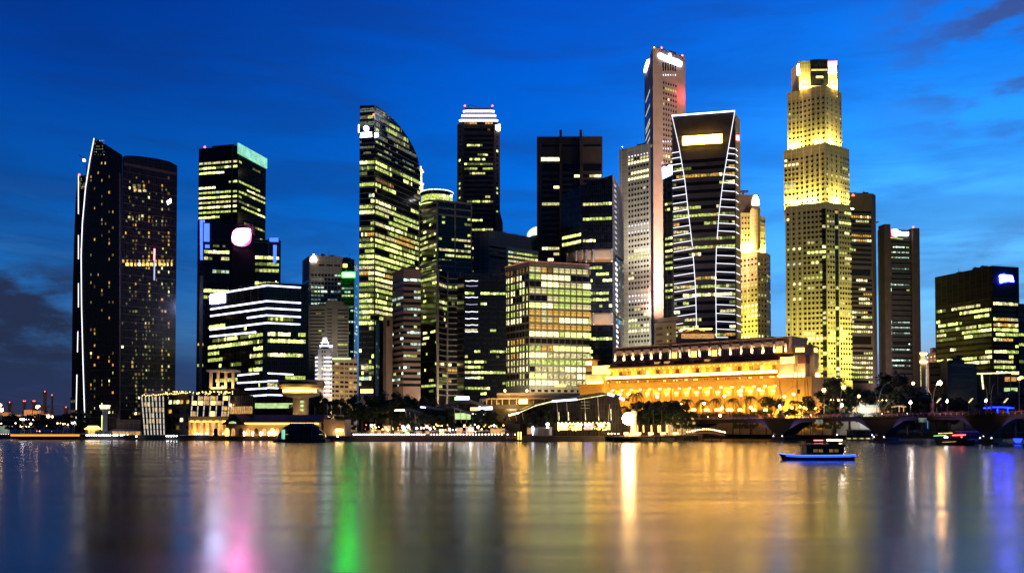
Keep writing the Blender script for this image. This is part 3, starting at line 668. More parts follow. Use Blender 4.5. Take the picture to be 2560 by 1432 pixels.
# K: octagonal tower with glowing tiered crown
K = tower('office_tower', 'tall octagonal dark tower with three white light rings on its stepped crown', [(1143, 312), (1156, 306), (1236, 306), (1250, 312)], 1, 850, 'brown_dark')
bands(K, [1], [308, 324], 6.5, 2.6, .05, .05, .55, 'orange', 1.5); bands(K, [1], rows(340, 11.7, 30), 5.6, 2.6, .06, .04, lambda i: (.05, .1, .4, .1, .35, .5, .5, .45, .5, .3, .1, .0, .5, .1, .45, .0, .0, .0, .25, .1, .6, .5)[i % 22], 'office', 3)
punched(K, [0, 2, ], rows(340, 11.7, 28), [.5], 6, 5, .3, 'office', run=1)
for x0, x1, y in ((1148, 1245, 303), (1154, 1240, 291), (1158, 1236, 280)):
    f = K.faces[1]; z = zof(K, y)
    part(K, 'crown_tier', lambda mb: f.box(mb, f.hit(x0, y)[0], f.hit(x1, y)[0], K.H-2, z+1, -22, (303-y)*-.06, 'grey_dark'))
    strip(K, f, [(x0, y), (x0+5, y-1.3), (x1-5, y-1.3), (x1, y)], 4.2, 'led_white', 'light_ring', o=1)
part(K, 'roof_block', lambda mb: K.faces[1].box(mb, K.faces[1].hit(1162, 1)[0], K.faces[1].hit(1230, 1)[0], zof(K, 281), zof(K, 267), -18, -3, 'grey_dark'))
part(K, 'roof_crane', lambda mb: mb.tube([W(1170, 270, 852), W(1172, 263, 852), W(1195, 267, 852)], .5, 'crane_steel', 4))
beacon(K, 1162, 265, 850); beacon(K, 1231, 265, 850)
sign(K, K.faces[2], [(1240, 312), (1249, 312), (1249, 327), (1244, 328), (1240, 324)], 'sign_warm', 'sign', 1, 'glowing shield shaped emblem')
def kfl(mb):
    f = K.faces[2]; mb.prism([G(1238, 846), G(1257, 852), G(1257, 852)*1.03, G(1238, 846)*1.03], 2.5, zof(K, 555), 'brown_dark')
    a, b = G(1238, 846), G(1250, 850); c_, d = G(1238, 846), G(1257, 852); z0, z1 = zof(K, 555), zof(K, 532)
    mb.hexa([(c_.x, c_.y, z0), (d.x, d.y, z0), (d.x*1.03, d.y*1.03, z0), (c_.x*1.03, c_.y*1.03, z0), (a.x, a.y, z1), (b.x, b.y, z1), (b.x*1.03, b.y*1.03, z1), (a.x*1.03, a.y*1.03, z1)], 'brown_dark')
part(K, 'flared_base', kfl)
# L: grey panel block, domed building
L_ = tower('office_block', 'windowless grey panelled block with a strip of green lit storeys at its right', [(1184, 580), (1222, 575), (1330, 593)], 1, 790, 'grey_panel', 'building')
bands(L_, [1], rows(606+10, 12, 3), 5, 3, .0, .62, .05, 'dim', 2)
LW = tower('office_wing', 'low wing of four bright green office floors beside the grey panelled block', [(1268, 616), (1346, 628)], 0, 770, 'pale_concrete', 'building', back=1.02)
bands(LW, [0], rows(629, 11, 6), 6, 3, .02, .02, .85, 'ocean', 4)
for y in rows(584, 10, 8): part(L_, 'panel_joint', lambda mb: [f.box(mb, 0, f.L, zof(L_, y)-.12, zof(L_, y)+.12, .03, .15, 'grey_dark') for f in L_.faces])
DM = T(); q = G(1349, 930); DM.org = Vector((q.x, q.y, 2.5)); DM.Y = 930; DM.px = 1349; DM.root = empty('domed_tower', DM.org, 'tower with glowing white arched roof behind the finned brown tower', 'tower')
zt = CAMZ+ele(1349, 568)*930; zb = CAMZ+ele(1349, 592)*930; r_ = 32*930/F
part(DM, 'wall', lambda mb: mb.lathe((q.x, q.y, 0), [(r_*.75, 2.5), (r_*.75, zb)], 'blue_glass', 20))
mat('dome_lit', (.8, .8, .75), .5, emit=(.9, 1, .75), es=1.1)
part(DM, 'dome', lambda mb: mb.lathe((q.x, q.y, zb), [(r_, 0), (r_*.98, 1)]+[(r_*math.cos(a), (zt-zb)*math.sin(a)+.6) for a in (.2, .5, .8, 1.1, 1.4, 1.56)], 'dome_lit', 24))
# M: black glass block with wavy light bars
M = tower('office_block', 'near black glass block with short wavy white light bars', [(1143, 697), (1160, 686), (1266, 688)], 1, 710, 'black_glass', 'building')
bands(M, [1], rows(706, 13.2, 22), 7, 2.6, .02, .02, lambda i: (.05, .08, .1, .05, .25, .05, .05, .1, .1, .1, .0, .0, .1, .35, .15, .3, .65, .7, .4, .45, .5, .3)[i], 'office', 2.5)
for y in (702, 743, 779, 796, 812, 829, 944): strip(M, M.faces[1], [(1163, y), (1172, y+1), (1180, y-.5), (1190, y+.8), (1195, y)], 1.7, 'led_thin', 'light_strip')
for y in (714, 760): strip(M, M.faces[1], [(1165, y), (1176, y+1.5), (1194, y+.5)], 1.5, 'led_soft', 'light_strip')

for t_ in (B, C, D, E, GS, HS, HT, H2, J, J2, K, L_, M): roofkit(t_)
# ================================================================ N: brown tower with two fins
Nn = tower('office_tower', 'broad brown tower with two tall fins rising above its flat roof', [(1342, 342), (1506, 341)], 1, 860, 'brown_dark')
f = Nn.faces[0]
Nx = [(1355, 1398), (1406, 1450), (1458, 1503)]
for i, y in enumerate(rows(440, 13.9, 17)):
    for a, b in Nx:
        s0, s1 = f.hit(a, y)[0], f.hit(b, y)[0]; 
        mb = MB(Nn.org); z = zof(Nn, y); f.quad(mb, s0, s1, z-1.5, z+1.5, .1, 'dark_window'); n = 9
        p = {0: .55, 2: .35, 4: .3, 5: .25}.get(i, .45 if i > 12 else .04); on = False
        for j in range(n):
            if j % 3 == 0: on = R.random() < p; k_ = pick('warm')
            if on: f.quad(mb, s0+(s1-s0)*j/n+.15, s0+(s1-s0)*(j+1)/n, z-1.3, z+1.3, .16, k_)
        mb.build('window_band', Nn.root)
for a, b in Nx:
    part(Nn, 'vent', lambda mb: f.quad(mb, f.hit(a, 400)[0], f.hit(b, 400)[0], zof(Nn, 428), zof(Nn, 410), .1, 'dark_window'))
    part(Nn, 'vent', lambda mb: f.quad(mb, f.hit(a, 400)[0], f.hit(b, 400)[0], zof(Nn, 366.5), zof(Nn, 361.5), .1, 'dark_window'))
sign(Nn, f, [(1353, 394), (1399, 394), (1399, 403), (1353, 403)], 'lit_w3', 'window_band', .2, 'row of bright lit windows')
for px in (1401, 1451): part(Nn, 'fin', lambda mb: f.box(mb, f.hit(px-3, 1)[0], f.hit(px+3, 1)[0], 3, zof(Nn, 327), 0, 3.5, 'brown_dark'))
# ================================================================ O: dark glass tower with sky gardens
O = T(); O.Y = 760; O.px = 1535; o0 = Face(G(1404, 782), G(1455, 764)); o1 = Face(G(1455, 764), G(1533, 760)); o2 = Face(G(1533, 760), G(1561, 812)); O.faces = [o0, o1, o2]
c = (o0.A+o1.B)/2; O.org = Vector((c.x, c.y, 2.5)); O.root = empty('glass_tower', O.org, 'black glass tower with slanted roof, orange lit sky gardens and blue lit edge', 'tower')
def seg(top0, top1, top2, top3, y0, m):
    mb = MB(O.org)
    for fc, a, b in ((o0, top0, top1), (o1, top1, top2)):
        zb = zof(O, y0); slabface(mb, fc, [(0, zb), (fc.L-.02, zb), (fc.L-.02, fc.hit(*b)[1]), (0, fc.hit(*a)[1])], 1.045, m)
    slabface(mb, o2, [(0, zof(O, y0)), (o2.L, zof(O, y0)), (o2.L, o2.hit(*top3)[1]), (0, o2.hit(*top2)[1])], 1.03, 'grey_panel'); return mb
seg((1404, 490), (1455, 463), (1533, 437), (1556, 489), 622, 'black_glass').build('wall', O.root)
def flat(y): return [(1404, y), (1455, y), (1533, y), (1561, y)]
seg(*[(x, 655-(.0)) for x, y in flat(655)], 781, 'black_glass').build('wall', O.root); seg(*[(x, 812) for x, y in flat(812)], 1045, 'black_glass').build('wall', O.root)
for y0, y1 in ((655, 622), (812, 781)):
    part(O, 'sky_garden', lambda mb: mb.prism([o0.P(1, 0, -5).xy, o1.P(0, 0, -5).xy, o1.P(o1.L, 0, -6).xy, o2.P(o2.L, 0, -6).xy, o2.P(o2.L, 0, -22).xy, o0.P(1, 0, -24).xy], zof(O, y0)+.01, zof(O, y1)-.01, 'cream_stone'), 'open garden floor glowing orange')
    for a, fc in ((.25, o0), (.7, o0), (.15, o1), (.38, o1), (.97, o1)): part(O, 'column', lambda mb: fc.box(mb, a*fc.L-.6, a*fc.L+.6, zof(O, y0), zof(O, y1), -1.5, -.3, 'pale_concrete'))
    area(o1.P(o1.L*.4, zof(O, y0)+.5, -.6), o1.P(o1.L*.4, zof(O, y1), -5), 1800, (1, .55, .25), 34, 1)
bands(O, [0, 1], rows(476+14, 18.6, 7), 8, 2.8, .04, .02, lambda i: (.1, .75, .1, .6, .05, .2, .75)[i], 'ocean', 5)
bands(O, [0, 1], [600], 8, 2.8, .04, .02, .8, 'ocean', 4); bands(O, [0, 1], rows(668, 16, 7), 8, 2.8, .04, .02, .42, 'ocean', 2.5); bands(O, [0, 1], rows(830, 16, 7), 8, 2.8, .04, .02, .3, 'ocean', 2.5)
for y in range(462, 870, 13):
    if not (622 < y < 655 or 781 < y < 812): strip(O, o2, [(1535+(y-440)*.014, y), (1539+(y-440)*.014, y+5)], 3.2 if y < 655 else 5, 'led_soft' if y < 655 else 'led_thin', 'light_strip')
punched(O, [2], rows(640, 14, 16), lin(3, .3, .9), 3, 8, .25, 'cool'); 
# ================================================================ P: bright square office block
P_ = tower('office_block', 'wide stone office block with every square window lit and red light on its roof edge', [(1262, 669), (1323, 653), (1473, 662)], 1, 700, 'grey_panel', 'building')
PY = [672.5, 690.5, 708.5, 726, 744, 762, 780, 797.5, 815.5, 833.5, 851, 869, 886.5, 904, 921.5, 939, 956]
PL_ = [.85, .9, .92, 1, .95, 1, .95, .85, .92, 1, .4, 1, .97, .9, .75, 1, .9]
pp = lambda i: 'orange' if i in (0, 8) else ('bright' if i in (3, 5, 9, 11, 12, 15) else 'warm')
PX = {0: [.06, .16, .30, .40, .54, .66, .78, .92], 1: lin(10, .045, .93)+[.985]}
for i, y in enumerate(PY):
    for fi in (0, 1): part(P_, 'window_recess', lambda mb: P_.faces[fi].quad(mb, .3, P_.faces[fi].L-.3, zof(P_, y)-2, zof(P_, y)+2, .04, 'brown_dark'))
P_.nwin = 0
punched(P_, [1], PY, PX[1], 13.2, 12.2, lambda i: PL_[i], pp, run=3, lim=100, vr=(.95, 1.05)); P_.nwin = 95
punched(P_, [0], PY, PX[0], 6.2, 12.2, lambda i: PL_[i]*.78, pp, run=2, lim=100, vr=(.9, 1.1))
strip(P_, P_.faces[0], [(1262, 668), (1323, 652.5)], 1.2, 'red_line', 'light_strip'); strip(P_, P_.faces[1], [(1323, 652.5), (1473, 661.5)], 1.0, 'red_line', 'light_strip')
sign(P_, P_.faces[1], [(1384, 960), (1388, 966), (1413, 966), (1416, 961)], 'sign_gold', 'sign', .6, 'yellow lit letters above the base')
punched(P_, [1], [976], lin(9, .06, .92), 10, 6, 0, name='vent')
# ================================================================ Q, R: grey tower pair with round edged fins
Q = tower('office_tower', 'grey office tower with seven small windows per floor at its right', [(1548, 375), (1626, 357)], 1, 860, 'grey_panel')
f = Q.faces[0]
QX = [(f.hit(1573+7.6*j, 400)[0])/f.L for j in range(7)]
QY = [383, 392, 400.5, 413, 421, 437, 450, 463, 478, 489, 503, 516, 530, 544]
QP = [.0, .55, .9, .15, .35, .5, .0, .2, .35, 0, 0, 0, 0, 0]
punched(Q, [0], [389, 398, 410, 424, 438, 452, 466, 479, 493, 507, 520, 533, 566-18, 565+16, 595, 609, 622, 636, 650, 663, 677, 690, 703, 716, 757, 770, 784, 797, 811, 824, 838, 851], QX, 5.6, 6, lambda i: (.7, .9, .25, .6, .45, .1, .2, .5, .0, .0, .0, .0, .0, 0, .0, .0, .35, .55, .0, .15, .4, .3, .1, .5, .0, .3, .05, .1, .35, .6, 0, 0)[i], 'white', run=3)
for y in (381, 557, 574, 735, 748): 
    for x in QX: part(Q, 'vent_light', lambda mb: f.box(mb, x*f.L-.55, x*f.L+.55, zof(Q, y)-.6, zof(Q, y)+.6, .05, .3, 'lit_p3'))
part(Q, 'parapet', lambda mb: f.box(mb, 20, 29, Q.H, Q.H+1.5, -8, -1, 'grey_dark')); beacon(Q, 1556, 368, 868, 'lamp_white', .4)
Rt = tower('office_tower', 'tallest pale wedge shaped tower with glowing white lettering on two faces', [(1611, 184), (1632, 117), (1713, 142)], 1, 905, 'pink_stone')
g0, g1 = Rt.faces
RX = [(g1.hit(1659+6.1*j, 200)[0])/g1.L for j in range(6)]
punched(Rt, [1], rows(200, 13.1, 16), RX, 3.6, 5.8, lambda i: (.15, .45, .3, .3, .45, .05, .3, .0, .5, .05, .4, .1, .0, .0, .35, .4)[i], 'white', run=1.5)
for px in [1658+6.1*j for j in range(6)]:
    part(Rt, 'vent', lambda mb: g1.box(mb, g1.hit(px, 170)[0]-.9, g1.hit(px, 170)[0]+.9, g1.hit(px, 178)[1], g1.hit(px, 157)[1], .05, .15, 'dark_window'))
    for y in (188, 354, 372): part(Rt, 'vent_light', lambda mb: g1.box(mb, g1.hit(px, y)[0]-.45, g1.hit(px, y)[0]+.45, g1.hit(px, y+1.8)[1], g1.hit(px, y-1.8)[1], .05, .3, 'lit_p3'))
for i in range(22): 
    y = 215+i*9; part(Rt, 'window_band', lambda mb: g0.quad(mb, g0.hit(1614, y)[0], g0.hit(1625, y)[0], g0.hit(1625, y+4)[1], g0.hit(1625, y-1)[1], .1, 'dark_window' if R.random() < .8 else 'lit_w2'))
sign(Rt, g1, [(1645, 136), (1650, 134), (1660, 139), (1671, 143), (1672, 135), (1675, 135), (1676, 145), (1690, 149), (1703, 156), (1704, 161), (1701, 167), (1688, 163), (1672, 157), (1658, 150), (1648, 146), (1644, 141)], 'sign_white', 'sign', 1.2, 'glowing white lettering blown out to one stroke')
sign(Rt, g0, [(1613, 182), (1616, 180), (1624, 154), (1624, 149), (1620, 150), (1614, 168), (1612, 178)], 'sign_white', 'sign', 1.2, 'glowing white lettering on the narrow face')
part(Rt, 'roof_rail', lambda mb: (g1.box(mb, 3, g1.L*.45, Rt.H, Rt.H+1.3, -3, -1, 'black_metal'), g1.box(mb, g1.L*.55, g1.L*.75, Rt.H, Rt.H+2.5, -6, -2, 'grey_dark')))
zq = g1.hit(1700, 240)[1]; area(g1.P(g1.L*.93, zq, 9), g1.P(g1.L*.88, zq, 0), 3200, (1, .07, .12), 3, 3); beacon(Rt, 1654, 120, 906); beacon(Rt, 1706, 139, 918); beacon(Rt, 1636, 119, 905, 'lamp_gold', .4)
# red lamp added for the beacon's pink wash; added fill lamps for the pair follow
# ================================================================ S: narrow dark tower with the blue sign
S_ = tower('office_tower', 'narrow dark tower with white and blue emblem squeezed beside the outlined tower', [(1657, 413), (1700, 403)], 0, 800, 'black_glass')
bands(S_, [0], [451, 512, 526, 556, 598, 613, 629, 643, 658, 673, 714, 728, 744], 7, 2.6, .12, .02, .75, 'ocean', 4)
sign(S_, S_.faces[0], [(1657, 423), (1661, 420), (1665, 423), (1672, 421), (1676, 415), (1679, 418), (1681, 434), (1671, 439), (1660, 446), (1658, 436)], 'sign_white', 'sign', 1, 'glowing white emblem with blue rim')
sign(S_, S_.faces[0], [(1655.5, 421), (1660, 416), (1668, 417), (1674, 412), (1680, 412), (1684, 420), (1683, 436), (1657, 448)], 'sign_blue', 'sign', .5, 'blue lit backing panel')
beacon(S_, 1656, 407, 800)
# ================================================================ T: tower outlined in white light
Tt = tower('office_tower', 'dark tower outlined in white light lines with amber bar sign', [(1680, 290), (1838, 277)], 1, 770, 'brown_dark')
f = Tt.faces[0]
t2 = addface(Tt, 1838, 1855, 770, 792, 300, 'brown_stone', 'side_wall', label='pale brown side wall', back=1.03)
lft = [(1680, 290), (1697, 365), (1712, 450), (1722, 540), (1731, 615)]; rgt = [(1837, 279), (1822, 365), (1808, 450), (1797, 540), (1793, 597)]
strip(Tt, f, [(1679, 290), (1837, 278)], 2.8, 'led_white', 'light_strip', label='bright white line along the roof'); strip(Tt, f, lft, 1.3, 'led_thin'); strip(Tt, f, rgt, 1.3, 'led_thin')
strip(Tt, f, [(1733, 640), (1739, 720), (1741, 800), (1741, 815)], 1.3, 'led_thin'); strip(Tt, f, [(1791, 617), (1789, 700), (1790, 770), (1791, 843), (1820, 843)], 1.3, 'led_thin')
def xl(y, P): 
    for (a, b), (c, d) in zip(P, P[1:]):
        if b <= y <= d: return a+(c-a)*(y-b)/(d-b)
    return P[-1][0]
LL = [381, 395, 411, 428, 450, 469, 489, 508, 528, 548, 568, 588, 607, 628, 648, 668, 688, 708, 728, 748, 769, 790, 809, 829]
RL = [370, 384, 400, 418, 437, 457, 477, 498, 517, 537, 558, 577, 618, 638, 658, 679, 699, 720, 741, 761, 783, 803, 822]
lft2 = lft+[(1733, 640), (1739, 720), (1741, 800), (1741, 840)]; rgt2 = rgt+[(1791, 617), (1789, 700), (1790, 770), (1791, 843)]
for y in LL:
    x0 = 1679.5+(y-380)*.018; x1 = xl(y, lft2) if y < 800 else 1708
    strip(Tt, f, [(x0, y+2), (x1-.5, y+2-(x1-x0)*.16)], 1.15, 'led_thin')
for y in RL:
    x0 = xl(y, rgt2)
    strip(Tt, f, [(x0, y), (1838, y+2.2)], 1.15, 'led_thin'); strip(Tt, Tt.faces[t2], [(1839, y+3), (1843+(y-370)*.02, y+8)], 1.1, 'led_thin')
sign(Tt, f, [(1705, 341), (1807, 334.5), (1807, 359), (1705, 365)], 'amber_rim', 'sign_halo', .6, 'amber halo of the bar sign drawn as a panel')  # glowing panel imitates the amber halo of the bar sign
sign(Tt, f, [(1708, 344), (1804, 337.5), (1804, 356), (1708, 362)], 'sign_yellow', 'sign', 1.2, 'long glowing amber bar sign')
TP = {0: .15, 1: .3, 2: .4, 3: .75, 4: .05, 5: .02, 6: .5, 7: .75, 8: .45, 9: .4, 10: .75, 11: .85, 12: .02, 13: .05, 14: .05, 15: .2, 16: .4, 17: .75, 18: .7, 19: .4, 20: .5, 21: .45, 22: .6}
bands(Tt, [0], [y-7+(3 if i < 12 else 0) for i, y in enumerate([400, 418, 437, 457, 477, 498, 517, 537, 558, 577, 597, 618, 638, 658, 679, 699, 720, 741, 761, 783, 803, 822, 842])], 8.5, 2.6, .015, .015, lambda i: TP[i], 'mixed', 5, vary=False)
sign(Tt, Tt.faces[t2], [(1840, 338), (1847, 339), (1847, 352), (1840, 351)], 'sign_red', 'sign', .6, 'small red glow'); 
# rooftop pavilion in front of it, cream block at its left
RP = tower('roof_restaurant', 'low rooftop pavilion with orange light line in front of the outlined tower', [(1694, 829), (1787, 829)], 0, 700, 'brown_stone', 'building')
f = RP.faces[0]; strip(RP, f, [(1698, 826), (1716, 821), (1740, 823), (1780, 822)], 2, 'lamp_gold'); part(RP, 'window_band', lambda mb: f.quad(mb, f.L*.1, f.L*.98, zof(RP, 846), zof(RP, 834), .1, 'room_warm'))
part(RP, 'dome', lambda mb: mb.lathe(tuple(f.P(f.L*.5, RP.H, -6)), [(9, 0), (7, 2), (3, 3.4), (.1, 4)], 'brown_stone', 14))
CB = tower('stepped_block', 'pale cream stepped block with narrow windows left of the outlined tower', [(1636, 809), (1690, 803)], 1, 720, 'cream_stone', 'building')
part(CB, 'upper_block', lambda mb: CB.faces[0].box(mb, 2.5, CB.faces[0].L-.5, CB.H, zof(CB, 790), -12, -1.5, 'cream_stone'))
punched(CB, [0], [817, 832, 849], [.12, .18, .24, .30, .36], 1.6, 6, 0, 'orange'); punched(CB, [0], [817, 833, 850], [.62, .76], 4, 5, .5, 'orange', run=1)
f = CB.faces[0]; area(f.P(10, 35, 18), f.P(10, 70, 0), 2600, (1, .72, .4), 16, 4)
# ================================================================ U: yellow flood lit tower
U = tower('stone_tower', 'small stepped tower flood lit yellow beside the outlined tower', [(1850, 636), (1893, 628), (1916, 632), (1926, 638)], 1, 880, 'tower_stone')
U2 = tower('', '', [(1851, 532), (1884, 532), (1897, 540), (1913, 543)], 0, 889, 'tower_stone', root=U.root, org=U.org, zb=640, pname='upper_stage')
U3 = tower('', '', [(1848, 487), (1898, 487)], 0, 898, 'brown_dark', root=U.root, org=U.org, zb=545, pname='drum', back=1.03)
part(U, 'turret', lambda mb: mb.lathe(tuple(W(1889, 625, 889)), [(5, 0), (5, 40), (4.5, 42), (.1, 43)], 'tower_stone', 14))
part(U, 'roof_crane', lambda mb: (mb.tube([W(1857, 487, 898), W(1857, 479, 898)], 1.2, 'crane_steel', 5), mb.box(W(1860, 479, 898), (8, 4, 1.6), 'crane_steel')))
sign(U, U3.faces[0], [(1880, 513), (1881, 498), (1885, 489), (1892, 489), (1896, 498), (1898, 513)], 'sign_warm', 'sign', 1, 'bell shaped glowing sign')
punched(U2, [0, 1, 2], [545, 558, 572, 588, 600], lin(4, .15, .85), 3.6, 4.6, .12, 'warm', lim=40); U.nwin = U2.nwin
UY = rows(646, 12.9, 16)
punched(U, [0], UY, lin(5, .08, .92), 5.4, 5.4, lambda i: .3 if i % 5 else .75, 'warm'); punched(U, [1, 2], UY, lin(3, .16, .84), 4.2, 5.4, .35, 'office')
# ================================================================ V: tall stepped tower flood lit gold
V = tower('stone_tower', 'tallest stepped tower flood lit gold with red and white sign at its top', [(1963, 516), (2005, 511), (2066, 505), (2127, 513)], 2, 780, 'tower_stone')
V3 = tower('', '', [(1959, 376), (1998, 370), (2063, 356), (2106, 368), (2123, 374)], 2, 790, 'tower_stone', root=V.root, org=V.org, zb=516, pname='middle_stage')
V2 = tower('', '', [(1968, 232), (1998, 227), (2027, 219), (2063, 213), (2104, 232)], 3, 801, 'tower_stone', root=V.root, org=V.org, zb=378, pname='upper_stage')
V1 = tower('', '', [(1978, 176), (1998, 153), (2093, 152), (2096, 158)], 2, 812, 'tower_stone', root=V.root, org=V.org, zb=240, pname='top_stage', back=1.03)
VF = [lin(4, .14, .86), lin(5, .1, .9), lin(4, .1, .9), lin(4, .12, .88)]
V.nwin = 0
VY4 = rows(527, 12.7, 34)
punched(V, [0], VY4, lin(3, .16, .84), 5, 5.4, .22, 'white'); 
V.nwin = 100; punched(V, [1], VY4, lin(5, .1, .76), 6, 6, .16, 'office'); punched(V, [2], VY4, [.05, .16, .27, .55, .66, .77, .88, .97], 5.2, 5.6, .42, 'office')
for fi, a, b in ((1, .80, .97), (2, .33, .47)):
    for y in VY4: part(V, 'window_band', lambda mb: (lambda fc: (fc.quad(mb, fc.L*a, fc.L*b, zof(V, y)-2.2, zof(V, y)+2.2, .1, 'black_glass'), fc.quad(mb, fc.L*a+.3, fc.L*b-.3, zof(V, y)-1.4, zof(V, y)+1.2, .16, pick('bright')) if R.random() < .35 else None))(V.faces[fi]))
V3.nwin = V2.nwin = V1.nwin = 100
VY3 = rows(384, 12.6, 10); punched(V3, [0], VY3, lin(4, .14, .86), 6, 5.4, .35, 'white'); punched(V3, [1], VY3, lin(5, .1, .9), 6, 6, .12, 'mixed'); punched(V3, [2, 3], VY3, lin(4, .1, .9), 5, 5.6, .3, 'mixed')
VY2 = rows(244, 12.6, 10); punched(V2, [0], VY2, lin(3, .2, .85), 4.6, 5, .2, 'cool'); punched(V2, [1, 2], VY2, lin(3, .15, .85), 5, 5.2, .12, 'mixed'); punched(V2, [3], VY2, lin(4, .12, .9), 4.6, 5.2, .2, 'warm')
f = V1.faces[1]
part(V, 'crown_recess', lambda mb: f.box(mb, f.hit(2024, 1)[0], f.hit(2068, 1)[0], zof(V1, 214, 2045), zof(V1, 152, 2045)+1, .1, .6, 'black_glass'), 'dark glass bay in the crown')
part(V, 'crown_lights', lambda mb: (f.box(mb, f.hit(2038, 1)[0], f.hit(2055, 1)[0], f.hit(2040, 196)[1], f.hit(2040, 192)[1], .6, 1, 'gold_glow'), f.box(mb, f.hit(2026, 1)[0], f.hit(2066, 1)[0], f.hit(2040, 178)[1], f.hit(2040, 174)[1], .6, .9, 'room_warm')))
part(V, 'parapet', lambda mb: [f.box(mb, f.hit(2024, 1)[0]+i*3.2, f.hit(2024, 1)[0]+i*3.2+3, V1.H, V1.H+.6+.9*math.sin(math.pi*(i+.5)/5), -2, .3, 'brown_dark') for i in range(5)])
punched(V1, [1], [212], [.1, .17, .24, .8, .88, .95], 4.5, 6, 0)
sign(V, f, [(2070, 184), (2072, 166), (2076, 158), (2087, 158), (2089, 168), (2091, 184)], 'sign_white', 'sign', 1.2, 'glowing white emblem'); sign(V, f, [(2069, 155), (2092, 153.5), (2092, 162), (2087, 157), (2075, 157), (2069, 168)], 'sign_red', 'sign', .8, 'red glow round the emblem drawn as a frame')  # the red frame paints the glow around the white emblem
sign(V, V1.faces[0], [(1994, 188), (1994, 166), (1998, 160), (1999.5, 186)], 'sign_white', 'sign', 1, 'glowing white emblem on the narrow face')
GOLD = (1, .88, .22)
def flood(t, fi, a, z0, up, power,  out=2.4, w_=9, color=GOLD): fc = t.faces[fi]; part(t, 'added_flood_head', lambda mb: fc.box(mb, a*fc.L-w_*.3, a*fc.L+w_*.3, z0-.4, z0+.5, out+.8, out+1.2, 'added_flood_head')); area(fc.P(a*fc.L, z0, out), fc.P(a*fc.L, z0+up, -1), power*6., color, w_, 1.0); area(fc.P(a*fc.L, z0, out+5), fc.P(a*fc.L, z0+up*1.6, 0), power*1.1, color, w_, 1.0)  # glowing heads added on the ledges to put gold into the water
for fi, a, p in ((0, .6, 4200), (1, .45, 5200), (2, .55, 5200), (3, .8, 2200)): flood(V3, fi, a, V.H+.6, 22, p)
for fi, a, p in ((0, .45, 3600), (3, .3, 4000), (2, .5, 2200), (3, .8, 900)): flood(V2, fi, a, V3.H+.6, 18, p)
for a, p in ((.12, 2500), (.88, 2500)): flood(V1, 1, a, V2.H+.6, 14, p, 3.5, 6)
for fi, a, p in ((1, .4, 28000), (2, .85, 60000), (0, .5, 8000)): fc = V.faces[fi]; area(fc.P(a*fc.L, 40, 50), fc.P(a*fc.L, 95, 0), p, (1, .92, .24), 16, 6, 110)
for fi, a, p in ((0, .45, 3600), (1, .6, 3000), (2, .6, 1500)): flood(U2, fi, a, U.H+.6, 14, p*1.3, 2.6, 8, (1, .86, .2))
area(U.faces[0].P(10, 70, 50), U.faces[0].P(10, 120, 0), 42000, (1, .93, .18), 14, 4, 110)
# ================================================================ W, X, Y: right hand towers
Ww = tower('office_tower', 'brown tower with rows of lit square windows right of the gold tower', [(2120, 481), (2181, 484), (2189, 488)], 0, 850, 'brown_dark')
WY = [529, 541, 552, 564, 576, 588, 600, 612, 624, 636, 648, 660, 700, 711, 722, 734, 746, 757, 769, 780, 792, 804, 816, 828, 870, 882, 894, 906, 918, 930, 942, 954]
bands(Ww, [0], WY, 6.5, 2.4, .02, .06, lambda i: (.35, .75, .6, .0, .7, .7, .8, 0, .35, 0, 0, .2, .3, .4, .05, .1, .7, .7, 0, .9, .95, .9, .7, .8, .0, .8, .85, .8, .6, .8, .9, .6)[i], 'warm', 3, 'dark_window', gap=.25)
sign(Ww, Ww.faces[0], [(2128, 490), (2132, 485), (2136, 490)], 'lamp_red', 'sign', .8, 'small red and white emblem')
part(Ww, 'service_ledge', lambda mb: mb.box(W(2192, 556, 852), (2.2, 5, .8), 'steel')); part(Ww, 'vent', lambda mb: Ww.faces[0].quad(mb, 2, Ww.faces[0].L-3, zof(Ww, 688), zof(Ww, 672), .1, 'dark_window'))
part(Ww, 'vent', lambda mb: Ww.faces[0].quad(mb, 2, Ww.faces[0].L-3, zof(Ww, 860), zof(Ww, 840), .1, 'dark_window'))
def slope_right(t, p0, p1, Y, zt, m, name):
    mb = MB(t.org); a = G(p0, Y); b = G(p1, Y); z = zof(t, zt); top = G(p0+.5, Y)
    mb.slab([(a.x-.5, a.y, 2.5), (b.x, b.y, 2.5), (top.x, top.y, z), (a.x-.5, a.y, z)], [(a.x-.5, a.y+20, 2.5), (b.x, b.y+20, 2.5), (top.x, top.y+20, z), (a.x-.5, a.y+20, z)], m); return mb.build(name, t.root)
Xx = tower('office_tower', 'brown tower with corner fins and red and white lit sign at its top', [(2194, 576), (2222, 573), (2276, 575)], 1, 880, 'grey_dark')
f = Xx.faces[1]
for p0, p1, yt in ((2201, 2216, 562), (2272, 2288, 569)): part(Xx, 'corner_fin', lambda mb: f.box(mb, f.hit(p0, 1)[0], f.hit(p1, 1)[0], 3, zof(Xx, yt), -8, 2.5, 'brown_dark'))
XY = [617, 630, 643, 671, 684, 711, 724, 805, 818, 832, 859, 873, 900, 913]
for i in range(26):
    y = 604+13.2*i
    part(Xx, 'slit_band', lambda mb: f.quad(mb, f.hit(2222, 1)[0], f.hit(2270, 1)[0], zof(Xx, y)-.7, zof(Xx, y)+.7, .1, 'dark_window'))
bands(Xx, [1], XY, 3.6, 1.6, .10, .08, lambda i: (.5, .8, .8, .4, .2, .9, .8, .9, .7, .9, .6, .7, .8, .6)[i], 'cool', 5, 'dark_window', gap=.25)
for y in XY[4:]: part(Xx, 'window', lambda mb: f.box(mb, f.hit(2217, 1)[0], f.hit(2220, 1)[0], zof(Xx, y+4), zof(Xx, y-4), .1, .3, pick('cool')))
